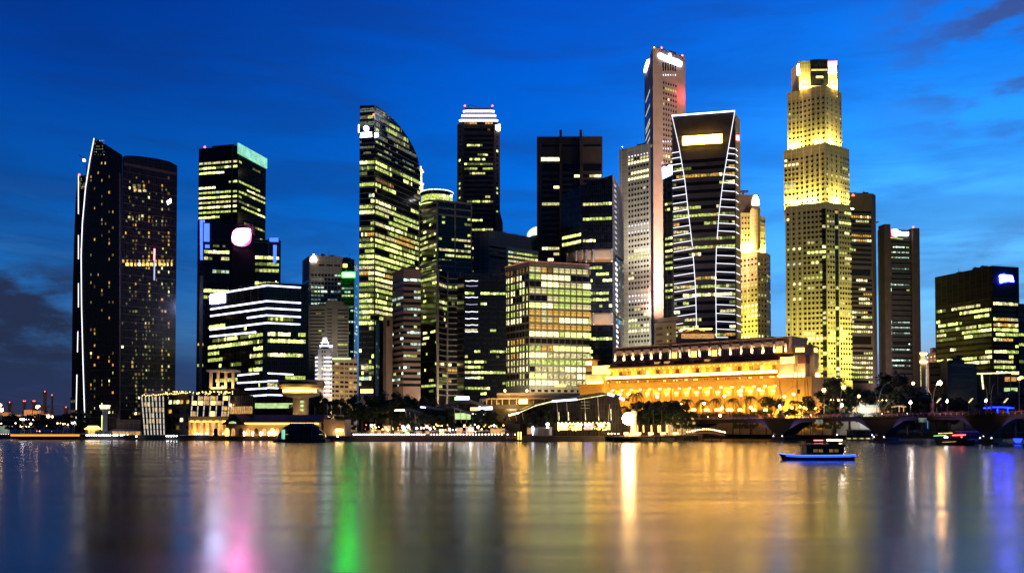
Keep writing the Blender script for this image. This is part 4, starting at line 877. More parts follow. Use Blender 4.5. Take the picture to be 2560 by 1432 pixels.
sign(Xx, f, [(2231, 575), (2241, 574), (2245, 578), (2258, 582), (2270, 580), (2270, 590), (2262, 590), (2245, 589), (2240, 592), (2233, 590)], 'sign_white', 'sign', 1.2, 'glowing white lettering')
sign(Xx, f, [(2228, 575), (2234, 573), (2238, 573), (2236, 591), (2230, 589)], 'red_hot', 'sign', .9, 'red glowing emblem')
strip(Xx, f, [(2217, 593), (2257, 598)], 2, 'lit_g2'); beacon(Xx, 2283, 568, 880)
Yy = tower('office_block', 'black glass block with blue and white sign at the right edge of the bay', [(2337, 693), (2480, 664), (2547, 668)], 1, 720, 'matte_glass', 'building')
y0, y1 = Yy.faces
YP = [(758, .15, .6), (769, .5, .95), (783, .15, 0), (797, .3, .3), (808, .5, .7), (822, .7, .7), (834, .75, .8), (846, .55, .85), (859, .3, .75), (875, .25, .2), (889, .6, .7), (902, .5, .45), (914, .3, .35), (928, .55, .6), (942, .6, .8)]
for y, a, b in YP: bands(Yy, [0], [y-11], 8.5, 2.2, .02, .02, a, 'office', 6, vary=False); bands(Yy, [1], [y-11], 8.5, 2.2, .02, .02, b, 'bright', 5, vary=False)
sign(Yy, y1, [(2497, 689), (2501, 688), (2510, 688), (2528, 690), (2532, 704), (2520, 702), (2510, 703), (2499, 707)], 'sign_white', 'sign', 1.2, 'glowing white lettering'); sign(Yy, y1, [(2495, 690), (2500, 686), (2509, 684), (2513, 686), (2531, 688), (2535, 706), (2520, 705), (2498, 710)], 'blue_hot', 'sign', .6, 'blue lit sign backing')
YW = addface(Yy, 2549, 2600, 726, 735, 762, 'matte_glass', 'wing')
bands(Yy, [YW], [783, 797, 834, 859, 889, 902, 928, 942], 8, 2.2, .02, .02, .4, 'office', 4)
k = addface(Yy, 2441, 2530, 695, 690, 930, 'bronze_glass', 'lobby', label='tall glazed lobby with lit frame')
f = Yy.faces[k]; strip(Yy, f, [(2442, 934), (2529, 931)], 2.5, 'lit_w3', 'light_strip'); strip(Yy, f, [(2454, 936), (2458, 972)], 3, 'lit_w3')
for px in (2474, 2494, 2526): strip(Yy, f, [(px, 934), (px, 985)], 2, 'steel', 'column')
part(Yy, 'window_band', lambda mb: f.quad(mb, f.hit(2498, 1)[0], f.hit(2527, 1)[0], f.hit(2510, 953)[1], f.hit(2510, 942)[1], .2, 'room_warm')); part(Yy, 'window_band', lambda mb: f.quad(mb, f.hit(2496, 1)[0], f.hit(2529, 1)[0], f.hit(2510, 978)[1], f.hit(2510, 969)[1], .2, 'room_green'))
Zz = tower('office_block', 'plain grey low block of blank stripes in front of the black glass block', [(2368, 905), (2442, 909)], 1, 680, 'grey_dark', 'building')
f = Zz.faces[0]
for y, h_ in ((915, 8), (937, 3), (951, 9), (973, 3)): part(Zz, 'window_band', lambda mb: f.quad(mb, f.L*.12, f.L*.9, zof(Zz, y)-h_*.15, zof(Zz, y)+h_*.15, .1, 'dark_window'))
Z2 = tower('office_block', 'plain grey low block with one blank stair tower at its right', [(2322, 906), (2352, 903), (2368, 893)], 1, 690, 'grey_dark', 'building'); bands(Z2, [0], [917, 936, 955], 4, 2, .1, .1, 0, 'dim')
OB = tower('housing_block', 'orange lit block far behind the two plain grey blocks', [(2318, 884), (2338, 880), (2350, 878)], 1, 1000, 'cream_stone', 'building'); punched(OB, [0, 1], [890, 899, 908], lin(3), 3, 3, .2, 'orange'); area(OB.faces[0].P(8, 60, 30), OB.faces[0].P(8, 75, 0), 9000, (1, .5, .2), 20, 6)
part(OB, 'upper_block', lambda mb: OB.faces[0].box(mb, 6, 13, OB.H, OB.H+6, -8, -1, 'cream_stone'))
CT = tower('clock_tower', 'slim tower with two glowing belvedere tiers right of the corner fin tower', [(2300, 905), (2316, 905)], 0, 660, 'cream_stone')
f = CT.faces[0]; part(CT, 'belvedere', lambda mb: f.box(mb, .6, f.L-.6, CT.H, zof(CT, 883), -4, -.5, 'cream_stone')); part(CT, 'roof', lambda mb: f.box(mb, -.6, f.L+.6, zof(CT, 882), zof(CT, 879), -5.5, .6, 'cream_stone'))
strip(CT, f, [(2299, 904), (2317, 904)], 3, 'lamp_warm', o=1); strip(CT, f, [(2300, 884), (2316, 884)], 3, 'lamp_warm', o=1)
strip(CT, f, [(2301, 910), (2302, 965)], 1, 'lit_w2'); strip(CT, f, [(2315.5, 910), (2315.5, 965)], 1, 'lit_w2')

for t_ in (Nn, P_, Q, S_, Ww, Yy, Zz, Z2): roofkit(t_, 3 if t_ is not P_ else 4)
# ================================================================ colonnaded hotel, flood lit gold
FU = T(); FA, FB = G(1512, 640), G(1945, 556); ff = Face(FA, FB); FU.faces = [ff]; FU.Y = 556; FU.px = 1945
FU.org = Vector(((FA.x+FB.x)/2, (FA.y+FB.y)/2, 2.5)); FU.root = empty('colonnaded_hotel', FU.org, 'long classical colonnaded hotel flood lit in gold with dark red mansard roof', 'building')
zf = lambda py: ff.hit(1940, py)[1]
zE, zC, zLed, zStrip, zEave, zPen0, zPen1 = zf(960), zf(945), zf(938), zf(928), zf(903), zf(881), zf(839)
L = ff.L
part(FU, 'wall', lambda mb: (ff.box(mb, 0, L, 2.5, zE, -40, -4, 'gold_stone'), ff.box(mb, 0, L, zLed, zEave, -36, -3, 'gold_stone')))
part(FU, 'plinth', lambda mb: ff.box(mb, 0, L, 2.5, zf(1030), -4, 2, 'gold_stone'))
part(FU, 'entablature', lambda mb: (ff.box(mb, 0, L, zE, zC-.8, -38, .3, 'gold_stone'), ff.box(mb, 0, L, zC-.8, zC, -38, 1.6, 'gold_stone')))
part(FU, 'ledge', lambda mb: (ff.box(mb, 0, L, zC, zLed, -38, -.4, 'gold_stone')))
part(FU, 'eave', lambda mb: ff.box(mb, -1, L+1, zEave, zEave+.9, -38, .2, 'gold_stone'))
def mans(mb):
    mb.hexa([ff.P(-1, zEave+.9, .2), ff.P(L+1, zEave+.9, .2), ff.P(L+1, zEave+.9, -38), ff.P(-1, zEave+.9, -38), ff.P(2, zPen0, -7.5), ff.P(L-2, zPen0, -7.5), ff.P(L-2, zPen0, -34), ff.P(2, zPen0, -34)], 'maroon_roof')
part(FU, 'roof', mans)
part(FU, 'penthouse', lambda mb: (ff.box(mb, 3, L+6, zPen0, zPen1-1.2, -33, -8.5, 'brown_stone'), ff.box(mb, 2.5, L+6.5, zPen1-1.2, zPen1, -33, -8, 'brown_stone'), ff.box(mb, 35, L-8, zPen1, zPen1+.9, -30, -12, 'black_metal')))
NB = 17; bay = L/NB
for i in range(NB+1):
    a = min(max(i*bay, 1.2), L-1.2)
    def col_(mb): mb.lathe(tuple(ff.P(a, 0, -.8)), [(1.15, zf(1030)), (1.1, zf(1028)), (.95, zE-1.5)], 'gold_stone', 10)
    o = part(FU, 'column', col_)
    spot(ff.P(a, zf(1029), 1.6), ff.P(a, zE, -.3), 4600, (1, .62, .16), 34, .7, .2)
    cp = MB(FU.org); cp.lathe(tuple(ff.P(a, 0, -.8)), [(.95, zE-1.5), (1.5, zE-.3), (1.5, zE)], 'gold_stone', 8); cp.box(ff.P(a, zE-1.0, 1.0), (1.8, .3, 1.2), 'lit_w3'); sub(o, FU, cp, 'capital')  # glowing box on each capital paints in the uplighting
for i in range(NB):
    a = (i+.5)*bay
    part(FU, 'hanging_lantern', lambda mb: (ff.box(mb, a-1.1, a+1.1, zf(977), zf(973.5), -2.4, -1.2, 'lantern'), ff.box(mb, a-1.3, a+1.3, zf(986), zf(978), -2.2, -1.8, 'room_warm')))
    part(FU, 'parapet', lambda mb: ff.box(mb, a-bay*.5+.02, a+bay*.5-.02, zStrip-1.2, zStrip+.9, -.3, .15, 'gold_stone'))  # shield plate added behind the trough to keep its light off the wall
    part(FU, 'balcony_light', lambda mb: ff.box(mb, a-bay*.43, a+bay*.43, zStrip-.75, zStrip+.75, .3, .8, 'trough'), 'white hot light trough along the balcony')
    k = 'gold_glow' if i in (4, 8, 12, 15) else 'bronze_glass'
    for d in (-.9, 0, .9): part(FU, 'window', lambda mb: ff.quad(mb, a+d-.28, a+d+.28, zStrip+1.2, zEave-2.0, -2.9, k))
    for d in (-2.2, 2.2): part(FU, 'ceiling_lamp', lambda mb: mb.ball(ff.P(a+d, zEave-.9, -1.4), .3, 'lantern', 6))
    for d in (-1.1, 0, 1.1): part(FU, 'vent', lambda mb: ff.box(mb, a+d-.25, a+d+.25, zLed-1.3, zLed-.5, -.4, -.3, 'gold_glow' if R.random() < .4 else 'dark_window'))
    if i not in (0,):
        part(FU, 'dormer', lambda mb: mb.hexa([ff.P(a-1.4, zEave+2.2, -1), ff.P(a+1.4, zEave+2.2, -1), ff.P(a+1.4, zEave+2.2, -5), ff.P(a-1.4, zEave+2.2, -5), ff.P(a-1.7, zEave+3.6, -1.2), ff.P(a+1.7, zEave+3.6, -1.2), ff.P(a+1.7, zEave+3.6, -6), ff.P(a-1.7, zEave+3.6, -6)], 'maroon_roof' if i not in (5, 6, 10) else 'room_warm'))
for i in range(NB+1):
    a = 4+i*(L-2)/NB
    part(FU, 'pilaster', lambda mb: ff.box(mb, a-.9, a+.9, zPen0, zPen0+(zPen1-zPen0)*.60, -8.5, -7.6, 'cream_stone'))
    spot(ff.P(a, zPen0+.15, -6.9), ff.P(a, zPen1-2, -8.4), 13000, (1, .72, .44), 80, .9, .1)
    if i < NB:
        b = a+(L-2)/NB/2
        part(FU, 'loggia', lambda mb: (ff.box(mb, b-3.1, b+3.1, zPen0+(zPen1-zPen0)*.46, zPen0+(zPen1-zPen0)*.74, -8.5, -7.8, 'brown_stone'), [ff.box(mb, b+d-.35, b+d+.35, zPen0+.6, zPen0+(zPen1-zPen0)*.42, -8.5, -8.3, 'gold_glow' if i in (6, 8, 10, 16) and d < 2 else 'dark_window') for d in (-2, -.7, .7, 2)]))
        part(FU, 'vent', lambda mb: [ff.box(mb, b+d-.45, b+d+.45, zPen0+(zPen1-zPen0)*.78, zPen0+(zPen1-zPen0)*.86, -8.5, -8.35, 'dark_window') for d in (-1.4, 0, 1.4)])
# left and right pavilions
def pav(p0, p1, Y0, Y1, pyt):
    f = Face(G(p0, Y0), G(p1, Y1)); FU.faces.append(f); return f
pl = pav(1450, 1513, 652, 634, 960); z_ = pl.hit(1512, 972)[1]; zc_ = zC; 
part(FU, 'pavilion', lambda mb: (pl.box(mb, 0, pl.L, 2.5, zC-.8, -40, 1.2, 'gold_stone'), pl.box(mb, -1, pl.L+.5, zC-.8, zC, -40, 2.6, 'gold_stone'), pl.box(mb, 5, pl.L-2.4, zC, zEave-4.5, -30, -1, 'cream_stone'), pl.box(mb, 4.5, pl.L-2, zEave-4.5, zEave-3.4, -30, -.4, 'cream_stone')))
part(FU, 'loggia', lambda mb: pl.box(mb, 9.5, pl.L-1.5, zEave-3.4, zEave+2.6, -8, -3, 'gold_glow'), 'glowing loggia under the left turret')
part(FU, 'turret', lambda mb: (pl.box(mb, 3.5, 10, zC, zPen0-2, -9, -2, 'cream_stone'), pl.box(mb, 4, 9.6, zPen0-2, zPen0+1.6, -8.6, -2.4, 'gold_stone')))
part(FU, 'turret_light', lambda mb: pl.box(mb, 4.4, 9.2, zPen0-1.8, zPen0+.6, -2.4, -2.2, 'trough'))
part(FU, 'turret_roof', lambda mb: mb.hexa([pl.P(2.6, zPen0+1.6, -1.2), pl.P(11, zPen0+1.6, -1.2), pl.P(11, zPen0+1.6, -10), pl.P(2.6, zPen0+1.6, -10), pl.P(6, zPen0+3, -5), pl.P(7.6, zPen0+3, -5), pl.P(7.6, zPen0+3, -6), pl.P(6, zPen0+3, -6)], 'brown_stone'))
part(FU, 'balcony_light', lambda mb: pl.box(mb, 7.5, pl.L-3, zC+.6, zC+1.6, -.8, .2, 'trough'))
pr = pav(1944, 2031, 556, 540, 945); p2 = pav(2031, 2088, 540, 572, 945)
def blk(f, a0, a1, z0, z1, o0, o1, m): return lambda mb: f.box(mb, a0, a1, z0, z1, o0, o1, m)
part(FU, 'pavilion', lambda mb: (pr.box(mb, 0, pr.L, 2.5, zC-.8, -40, .6, 'gold_stone'), pr.box(mb, -.5, pr.L+.8, zC-.8, zC+.2, -40, 1.6, 'gold_stone'), pr.box(mb, 0, 10.5, zC+.2, zEave-3, -30, -1.5, 'cream_stone'), pr.box(mb, -.4, 10.8, zEave-3, zEave-1.6, -30, -1, 'cream_stone')))
part(FU, 'pavilion', lambda mb: (p2.box(mb, 0.3, p2.L, 2.5, zC-.8, -20, -.4, 'gold_stone'), p2.box(mb, .3, p2.L+.5, zC-.8, zC+.2, -20, .5, 'cream_stone')))
part(FU, 'loggia', lambda mb: pr.box(mb, .6, 10.2, zEave-1.5, zEave+2.6, -8, -3.2, 'gold_glow'), 'glowing loggia under the right turret')
for (f, a0, a1, o0, o1) in ((pr, 10.8, 17.8, -9, -1.6), (p2, 7.5, 14, -8, -1)):
    zt = zPen0-.6
    tu_ = part(FU, 'turret', lambda mb: (f.box(mb, a0, a1, zC, zt, o0, o1, 'cream_stone'), f.box(mb, a0-.5, a1+.5, zt-2.4, zt-1.6, o0-.5, o1+.5, 'cream_stone'), f.box(mb, a0+.5, a1-.5, zt, zt+3.6, o0+.5, o1-.5, 'gold_stone')))
    part(FU, 'turret_light', parent=tu_, fill=lambda mb: (f.box(mb, a0+.7, a1-.7, zt+.2, zt+2.6, o1-.5, o1-.35, 'gold_glow')))
    part(FU, 'turret_roof', parent=tu_, fill=lambda mb: mb.hexa([f.P(a0-.8, zt+3.6, o1+.8), f.P(a1+.8, zt+3.6, o1+.8), f.P(a1+.8, zt+3.6, o0-.8), f.P(a0-.8, zt+3.6, o0-.8), f.P((a0+a1)/2-1, zt+5.4, (o0+o1)/2), f.P((a0+a1)/2+1, zt+5.4, (o0+o1)/2), f.P((a0+a1)/2+1, zt+5.4, (o0+o1)/2-.5), f.P((a0+a1)/2-1, zt+5.4, (o0+o1)/2-.5)], 'brown_stone'))
    for a in (a0+.9, a0+2.4, a1-2.4, a1-.9): part(FU, 'pilaster', parent=tu_, fill=lambda mb: f.box(mb, a-.35, a+.35, zC+.2, zt-2.6, o1, o1+.35, 'cream_stone'))
    for a in (a0+1, (a0+a1)/2, a1-1): part(FU, 'balcony_light', lambda mb: f.box(mb, a-.5, a+.5, zC+.3, zC+2.6, o1+.6, o1+.9, 'trough'))
part(FU, 'balcony_light', lambda mb: pr.box(mb, .4, 10, zC+.7, zC+1.9, -.8, 0, 'trough'))
for a in (1.2, 6.2, 10.5, 15.2): part(FU, 'pilaster', lambda mb: p2.box(mb, a, a+1.0, 4, zC-1.6, -.4, .1, 'gold_stone'))
for a in (1.0, 4.0, 9.5, 12.6, 17.6, 19.4): part(FU, 'pilaster', lambda mb: pr.box(mb, a, a+1.0, 4, zC-1.6, .6, 1.1, 'gold_stone'))
for a in (3.8, 8.4, 13.0):
    for py in (975, 992, 1010): part(FU, 'window', lambda mb: p2.box(mb, a-.8, a+.8, zf(py+6), zf(py-4), -.4, -.28, 'bronze_glass'))
part(FU, 'end_roof', lambda mb: p2.box(mb, .5, 7, zEave-2, zPen0-2.4, -9, -4, 'red_roof'))
for a in (6.5, 14.5): part(FU, 'window', lambda mb: pr.box(mb, a-.9, a+.9, zf(985), zf(975), .6, .75, 'bronze_glass'))
for i, px in enumerate((1950, 1956, 2036, 2040)):
    pass
# lamps of the flood lighting: along the terrace, behind the columns, on the ledge and on the pavilions
AMB = (1, .50, .055)
def wash(f, a0, a1, z, o, ztgt, otgt, p, sy=.8, c=AMB): area(f.P((a0+a1)/2, z, o), f.P((a0+a1)/2, ztgt, otgt), p, c, a1-a0, sy).rotation_euler.rotate_axis('Z', 0)
def along(f, n, z, o, zt, ot, p, sy=.8, c=AMB, a0=0, a1=None):
    a1 = f.L if a1 is None else a1
    for i in range(n):
        a = a0+(a1-a0)*(i+.5)/n; area(f.P(a, z, o), f.P(a, zt, ot), p/n, c, (a1-a0)/n*.5, sy)
along(ff, 9, zf(1030)+.5, 4.5, zE-3, -3, 20000)                    # terrace lamps on the colonnade
along(ff, 9, zE-.6, -2.2, 12, -4, 11000)                  # behind the capitals
along(ff, 9, zStrip+1.0, -.8, zEave-1, -3, 9000)           # ledge on the attic wall
along(ff, 9, zC-5, 9, zC, .3, 9000)                      # on the cornice
along(pr, 3, 12, 10, 22, 0, 22000); along(p2, 2, 12, 10, 22, 0, 13000); along(pl, 2, 9, 10, zC-3, 0, 18000)
along(pr, 2, zC+1, 2.6, zPen0, -2, 3200, c=(1, .66, .26)); along(p2, 1, zC+1, 2.2, zPen0, -1, 1700, c=(1, .8, .6)); along(pl, 2, zC+1, 4, zPen0, -2, 3000, c=(1, .66, .26))
# ================================================================ trees
def leafcloud(mb, c, rx, ry, rz, n, s, k, seed):
    r = random.Random(seed)
    lumps = []
    for i in range(24):
        t = r.uniform(0, 6.28); u = r.uniform(-.85, 1); q = math.sqrt(max(0, 1-u*u))*r.uniform(.35, 1.12)
        lumps.append((c[0]+rx*q*math.cos(t), c[1]+ry*q*math.sin(t), c[2]+rz*u*.85, r.uniform(.14, .34)))
    for i in range(n):
        l = lumps[r.randrange(len(lumps))]
        d = Vector((r.gauss(0, 1), r.gauss(0, 1), r.gauss(0, 1))); d.normalize(); d *= r.random()**.45
        p = Vector((l[0]+d.x*l[3]*rx, l[1]+d.y*l[3]*ry, l[2]+d.z*l[3]*rz))
        a = Vector((r.gauss(0, 1), r.gauss(0, 1), r.gauss(0, .6))).normalized()*s*r.uniform(.6, 1.3); b = Vector((r.gauss(0, 1), r.gauss(0, 1), r.gauss(0, 1))); b = a.cross(b).normalized()*s*.55
        mb.poly([p-a, p+b*.9, p+a, p-b*.9], k)
    return lumps
def tree_proto(h, rx, rz, k, seed, trunk=.45, n=1500, s=.55):
    t = T(); t.org = Vector((0, 0, -500)); t.root = empty('broadleaf_tree', t.org, 'x', 'tree')
    mb = MB(); r = random.Random(seed); top = h-rz*1.2
    lumps = leafcloud(MB(), (0, 0, h-rz), rx, rx*.9, rz, 0, s, k, seed)
    mb.tube([(0, 0, 0), (r.uniform(-.3, .3), 0, top*.5), (0, r.uniform(-.3, .3), top)], trunk, 'trunk_bark', 7, trunk*.6)
    for l in lumps[::3]: mb.tube([(0, 0, top*.85), ((l[0])*.5, l[1]*.5, (top+l[2])/2), (l[0], l[1], l[2])], trunk*.4, 'trunk_bark', 5, .08)
    mb.build('trunk', t.root)
    mb = MB(); leafcloud(mb, (0, 0, h-rz), rx, rx*.9, rz, n, s, k, seed); mb.build('crown', t.root)
    for ch in t.root.children: ch.location = (0, 0, 0)
    return t.root
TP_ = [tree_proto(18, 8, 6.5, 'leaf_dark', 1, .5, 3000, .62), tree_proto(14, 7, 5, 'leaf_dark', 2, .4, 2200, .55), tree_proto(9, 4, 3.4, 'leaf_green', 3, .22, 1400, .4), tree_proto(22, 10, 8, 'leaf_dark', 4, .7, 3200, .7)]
used = set()
def tree(kind, px, Y, s=1., label=None, group=None, z=2.4, rz=None):
    g = G(px, Y); loc = (g.x, g.y, z); rz = R.uniform(0, 6) if rz is None else rz
    if kind not in used:
        used.add(kind); r = TP_[kind]; r.location = loc; r.rotation_euler[2] = rz; r.scale = (s,)*3; r['label'] = label
        if group: r['group'] = group
        return r
    return copytree(TP_[kind], loc, rz, s, label, group)
GR = 'dark trees massed behind the promenade'; LBT = 'tall dark leafy tree in the mass right of the red roofed pier hall'
for px, Y, k, s in ((782, 562, 3, 1.0), (795, 560, 3, .95), (830, 555, 0, 1.0), (868, 550, 3, .82), (905, 560, 3, .92), (940, 552, 0, 1.05), (975, 560, 3, .98), (1010, 552, 3, .9), (1045, 556, 0, 1.05), (1078, 560, 3, .8), (1108, 556, 1, 1.0)):
    tree(k, px, Y, s*1.25, LBT, GR)
GR2 = 'small trees along the promenade'; LB2 = 'small dark round tree on the promenade in front of the glass pavilions'
for px, Y, k, s in ((1008, 500, 1, .72), (1062, 498, 1, .8), (1098, 500, 1, .72), (1206, 500, 1, .95), (1236, 498, 1, .85), (1330, 502, 1, .9), (1378, 506, 1, 1.05), (1420, 506, 1, .8)):
    tree(k, px, Y, s*1.15, LB2, GR2)
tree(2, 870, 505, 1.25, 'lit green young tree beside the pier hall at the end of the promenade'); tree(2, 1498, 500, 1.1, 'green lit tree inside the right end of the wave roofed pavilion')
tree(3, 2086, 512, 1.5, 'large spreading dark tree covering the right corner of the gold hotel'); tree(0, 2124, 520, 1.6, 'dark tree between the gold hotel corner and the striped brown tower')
tree(3, 2228, 540, 1.7, 'tall dark tree beneath the corner fin tower'); tree(0, 2205, 530, 1.6, 'dark tree left of the tall one beneath the corner fin tower')
GR3 = 'dark trees behind the right half of the bridge'
for px, Y, k, s in ((2270, 520, 0, .85), (2305, 525, 0, .95), (2340, 530, 3, .75), (2375, 520, 0, .9), (2410, 525, 1, 1.0), (2540, 470, 0, .95), (2575, 470, 3, .8), (2500, 500, 1, .9), (2455, 505, 1, .95)):
    tree(k, px, Y, s*1.45, 'dark leafy tree in the row behind the right half of the bridge', GR3)
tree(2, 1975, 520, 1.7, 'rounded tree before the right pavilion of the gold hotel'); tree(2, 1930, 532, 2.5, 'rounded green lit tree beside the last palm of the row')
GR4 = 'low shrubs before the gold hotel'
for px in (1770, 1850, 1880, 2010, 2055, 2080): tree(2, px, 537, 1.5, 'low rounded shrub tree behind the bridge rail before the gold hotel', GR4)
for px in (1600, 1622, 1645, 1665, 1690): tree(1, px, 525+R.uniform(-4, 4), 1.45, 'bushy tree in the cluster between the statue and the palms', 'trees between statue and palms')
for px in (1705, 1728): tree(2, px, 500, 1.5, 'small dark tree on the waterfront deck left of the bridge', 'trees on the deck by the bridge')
# palms
def palm_proto(h, fl_, seed):
    t = T(); t.org = Vector((0, 0, 0)); t.root = empty('palm_tree', (0, 0, 0), 'x', 'palm'); r = random.Random(seed); mb = MB()
    mb.tube([(0, 0, 0), (.15, 0, h*.5), (.05, .1, h)], .32, 'trunk_bark', 7, .22); mb.build('trunk', t.root); mb = MB()
    for i in range(17):
        a = i*2.4; up = r.uniform(.1, 1.0); P = []
        for q in range(7):
            s = q/6*fl_; P.append(Vector((.05+math.cos(a)*s*math.cos(up)*(1-.03*s), .1+math.sin(a)*s*math.cos(up), h+s*math.sin(up)-s*s*.13)))
        for q in range(6):
            d = (P[q+1]-P[q]).normalized(); sd = d.cross(Vector((0, 0, 1))).normalized(); w_ = 1.15*math.sin(math.pi*(q+.9)/7)+.1
            for k_ in (0, .33, .66):
                m = P[q].lerp(P[q+1], k_)
                for g in (-1, 1): mb.poly([m, m+d*.28, m+sd*g*w_+d*.4-Vector((0, 0, .35*w_))], 'leaf_dark')
            mb.poly([P[q]-sd*.05, P[q]+sd*.05, P[q+1]+sd*.05, P[q+1]-sd*.05], 'leaf_dark')
    mb.build('crown', t.root); return t.root
PP = palm_proto(20.5, 7.6, 5); first = True
for px, Y, s in ((1590, 508, 1.15), (1655, 512, .9), (1685, 514, .95), (1716, 512, .98), (1757, 545, 1.0), (1790, 543, 1.04), (1832, 541, 1.04), (1876, 538, 1.1), (1915, 535, 1.08), (1560, 520, .8), (1622, 520, .78), (1634, 512, .82), (1668, 522, .75), (1700, 524, .76)):
    g = G(px, Y); lb = 'feathery palm in the row silhouetted against the gold colonnade'
    if px == 1590: lb = 'tallest palm just behind the glowing statue'
    if px in (1622, 1634, 1668, 1700): lb = 'shorter bushy palm in the clump between the glowing statue and the palm row'
    if px == 1560: lb = 'short palm between wave roofed pavilion and statue'
    kw = 'palm clump beside the statue' if 'clump' in lb else ('palms before the gold hotel' if 'row' in lb else None)
    if first: r = PP; r.location = (g.x, g.y, 2.4); r.scale = (s,)*3; r['label'] = lb; first = False
    else: r = copytree(PP, (g.x, g.y, 2.4), R.uniform(0, 6), s, lb, kw)
for px, Y, s, lb in ((1987, 520, .95, 'palm in front of the right pavilion of the gold hotel'), (2003, 516, .75, 'shorter palm right of the pavilion palm'), (2026, 510, .78, 'bright green lit palm at the right corner of the gold hotel')): copytree(PP, (*G(px, Y), 2.4), R.uniform(0, 6), s, lb)
# ================================================================ left waterfront
CTW = T(); q = G(262, 535); CTW.org = Vector((q.x, q.y, 2.4)); CTW.root = empty('control_tower', CTW.org, 'pale harbour control tower with flared lit cabin before the pointed sail tower', 'tower')
zt = CAMZ+ele(262, 1012)*535; m_ = (q.x, q.y, 0)
part(CTW, 'shaft', lambda mb: mb.lathe(m_, [(1.6, 2.4), (1.3, zt-3)], 'white_paint', 14)); cb_ = part(CTW, 'cabin', lambda mb: mb.lathe(m_, [(1.3, zt-4), (2.5, zt-2.4), (3.1, zt), (.1, zt+.4)], 'white_paint', 16))
part(CTW, 'window_band', parent=cb_, fill=lambda mb: mb.lathe(m_, [(2.56, zt-2.3), (3.12, zt-.2)], 'lit_w3', 16)); part(CTW, 'mast', parent=cb_, fill=lambda mb: mb.tube([(q.x, q.y, zt), (q.x, q.y, zt+2.2)], .08, 'black_metal', 5)); part(CTW, 'light_strip', lambda mb: mb.box((q.x-1.3, q.y-1.1, 10), (.25, .25, 9), 'lit_g3')); part(CTW, 'base', lambda mb: mb.box((q.x-.5, q.y+1, 3.7), (9, 5, 2.6), 'grey_panel'))
def kiosk(name, p0, p1, Y, pyt, pyb, roofk, glow, label, cat='pavilion', depth=6):
    t = T(); f = Face(G(p0, Y), G(p1, Y)); t.org = f.P(f.L/2, 2.4); t.faces = [f]; t.root = empty(name, t.org, label, cat); t.f = f
    z1, z0 = CAMZ+ele(p0, pyt)*Y, CAMZ+ele(p0, pyb)*Y; zm = z0+(z1-z0)*.62
    def rf(mb): mb.hexa([f.P(-.8, zm, .8), f.P(f.L+.8, zm, .8), f.P(f.L+.8, zm, -depth), f.P(-.8, zm, -depth), f.P(f.L*.12, z1, -depth*.3), f.P(f.L*.88, z1, -depth*.3), f.P(f.L*.88, z1, -depth*.6), f.P(f.L*.12, z1, -depth*.6)], roofk)
    part(t, 'roof', rf); part(t, 'wall', lambda mb: f.box(mb, 0, f.L, 2.4, zm, -depth+1, -2, 'cream_stone'))
    part(t, 'shopfront', lambda mb: f.quad(mb, .4, f.L-.4, 2.6, zm-.2, -1.9, glow))
    n = max(2, int(f.L/4))
    for i in range(n+1): part(t, 'post', lambda mb: f.box(mb, f.L*i/n-.12, f.L*i/n+.12, 2.4, zm, -.3, 0, 'steel'))
    return t
kiosk('tent_pavilion', 215, 240, 535, 1064, 1086, 'gold_glow', 'room_warm', 'small glowing yellow roofed tent at the foot of the pointed sail tower')
kiosk('tent_pavilion', 276, 351, 528, 1071, 1087, 'canvas', 'room_warm', 'long pale scalloped tent between control tower and glass wedge')
tower('terrace_block', 'plain grey terrace block behind the long pale tent', [(292, 1048), (352, 1048)], 0, 560, 'grey_panel', 'building')
# wedge shaped bay hotel, left part leaning outwards
BH = T(); BH.Y = 520; b0 = Face(G(354, 522), G(420, 518)); BH.faces = [b0]; BH.org = b0.P(b0.L/2, 2.4); BH.root = empty('glass_hotel', BH.org, 'black glass wedge hotel leaning out with slanted white light lines', 'building')
def bw(mb):
    pts = [b0.hit(*p) for p in ((362, 1086), (421, 1086), (419, 985), (350, 990))]
    slabface(mb, b0, pts, 1.05, 'black_glass')
part(BH, 'wall', bw); BH.px = 400
for i in range(7):
    x0, x1 = 355+8.9*i, 363+8.0*i
    for j in range(7):
        ya, yb = 989+14*j+.8, 989+14*(j+1)-.8; xa, xb = x0+(x1-x0)*(ya-989)/97, x0+(x1-x0)*(yb-989)/97
        strip(BH, b0, [(xa, ya), (xb, yb)], 1.9, 'led_dim')
        if R.random() < .3: strip(BH, b0, [(xa-3, ya+1), (xb-3, yb-1)], 3, pick('home'), 'window', o=.3)
def bro(mb): mb.hexa([W(346, 992, 516), W(424, 986, 514), W(480, 982, 535), W(360, 984, 560), W(352, 987, 520), W(424, 981, 518), W(476, 978, 535), W(390, 976, 560)], 'grey_dark')
part(BH, 'roof', bro)
for i in range(26): part(BH, 'fairy_light', lambda mb: mb.ball(W(356+4.5*i, 988-i*.25+R.uniform(-1.5, 2), 514), .28, 'fairy_light', 5))
BM = tower('hotel_wing', 'dark hotel wing with scattered orange rooms between the two light lined glass fronts', [(421, 985), (476, 983)], 0, 526, 'brown_dark', 'building', back=1.03)
punched(BM, [0], [1005, 1028, 1049, 1068], [.1, .3, .45, .62, .9], 11, 9, .5, 'home', run=1)
BR = tower('glass_hotel', 'glass hotel front with upright white light lines and orange rooms over a gold arcade', [(473, 988), (572, 988)], 0, 512, 'black_glass', 'building', back=1.04)
f = BR.faces[0]
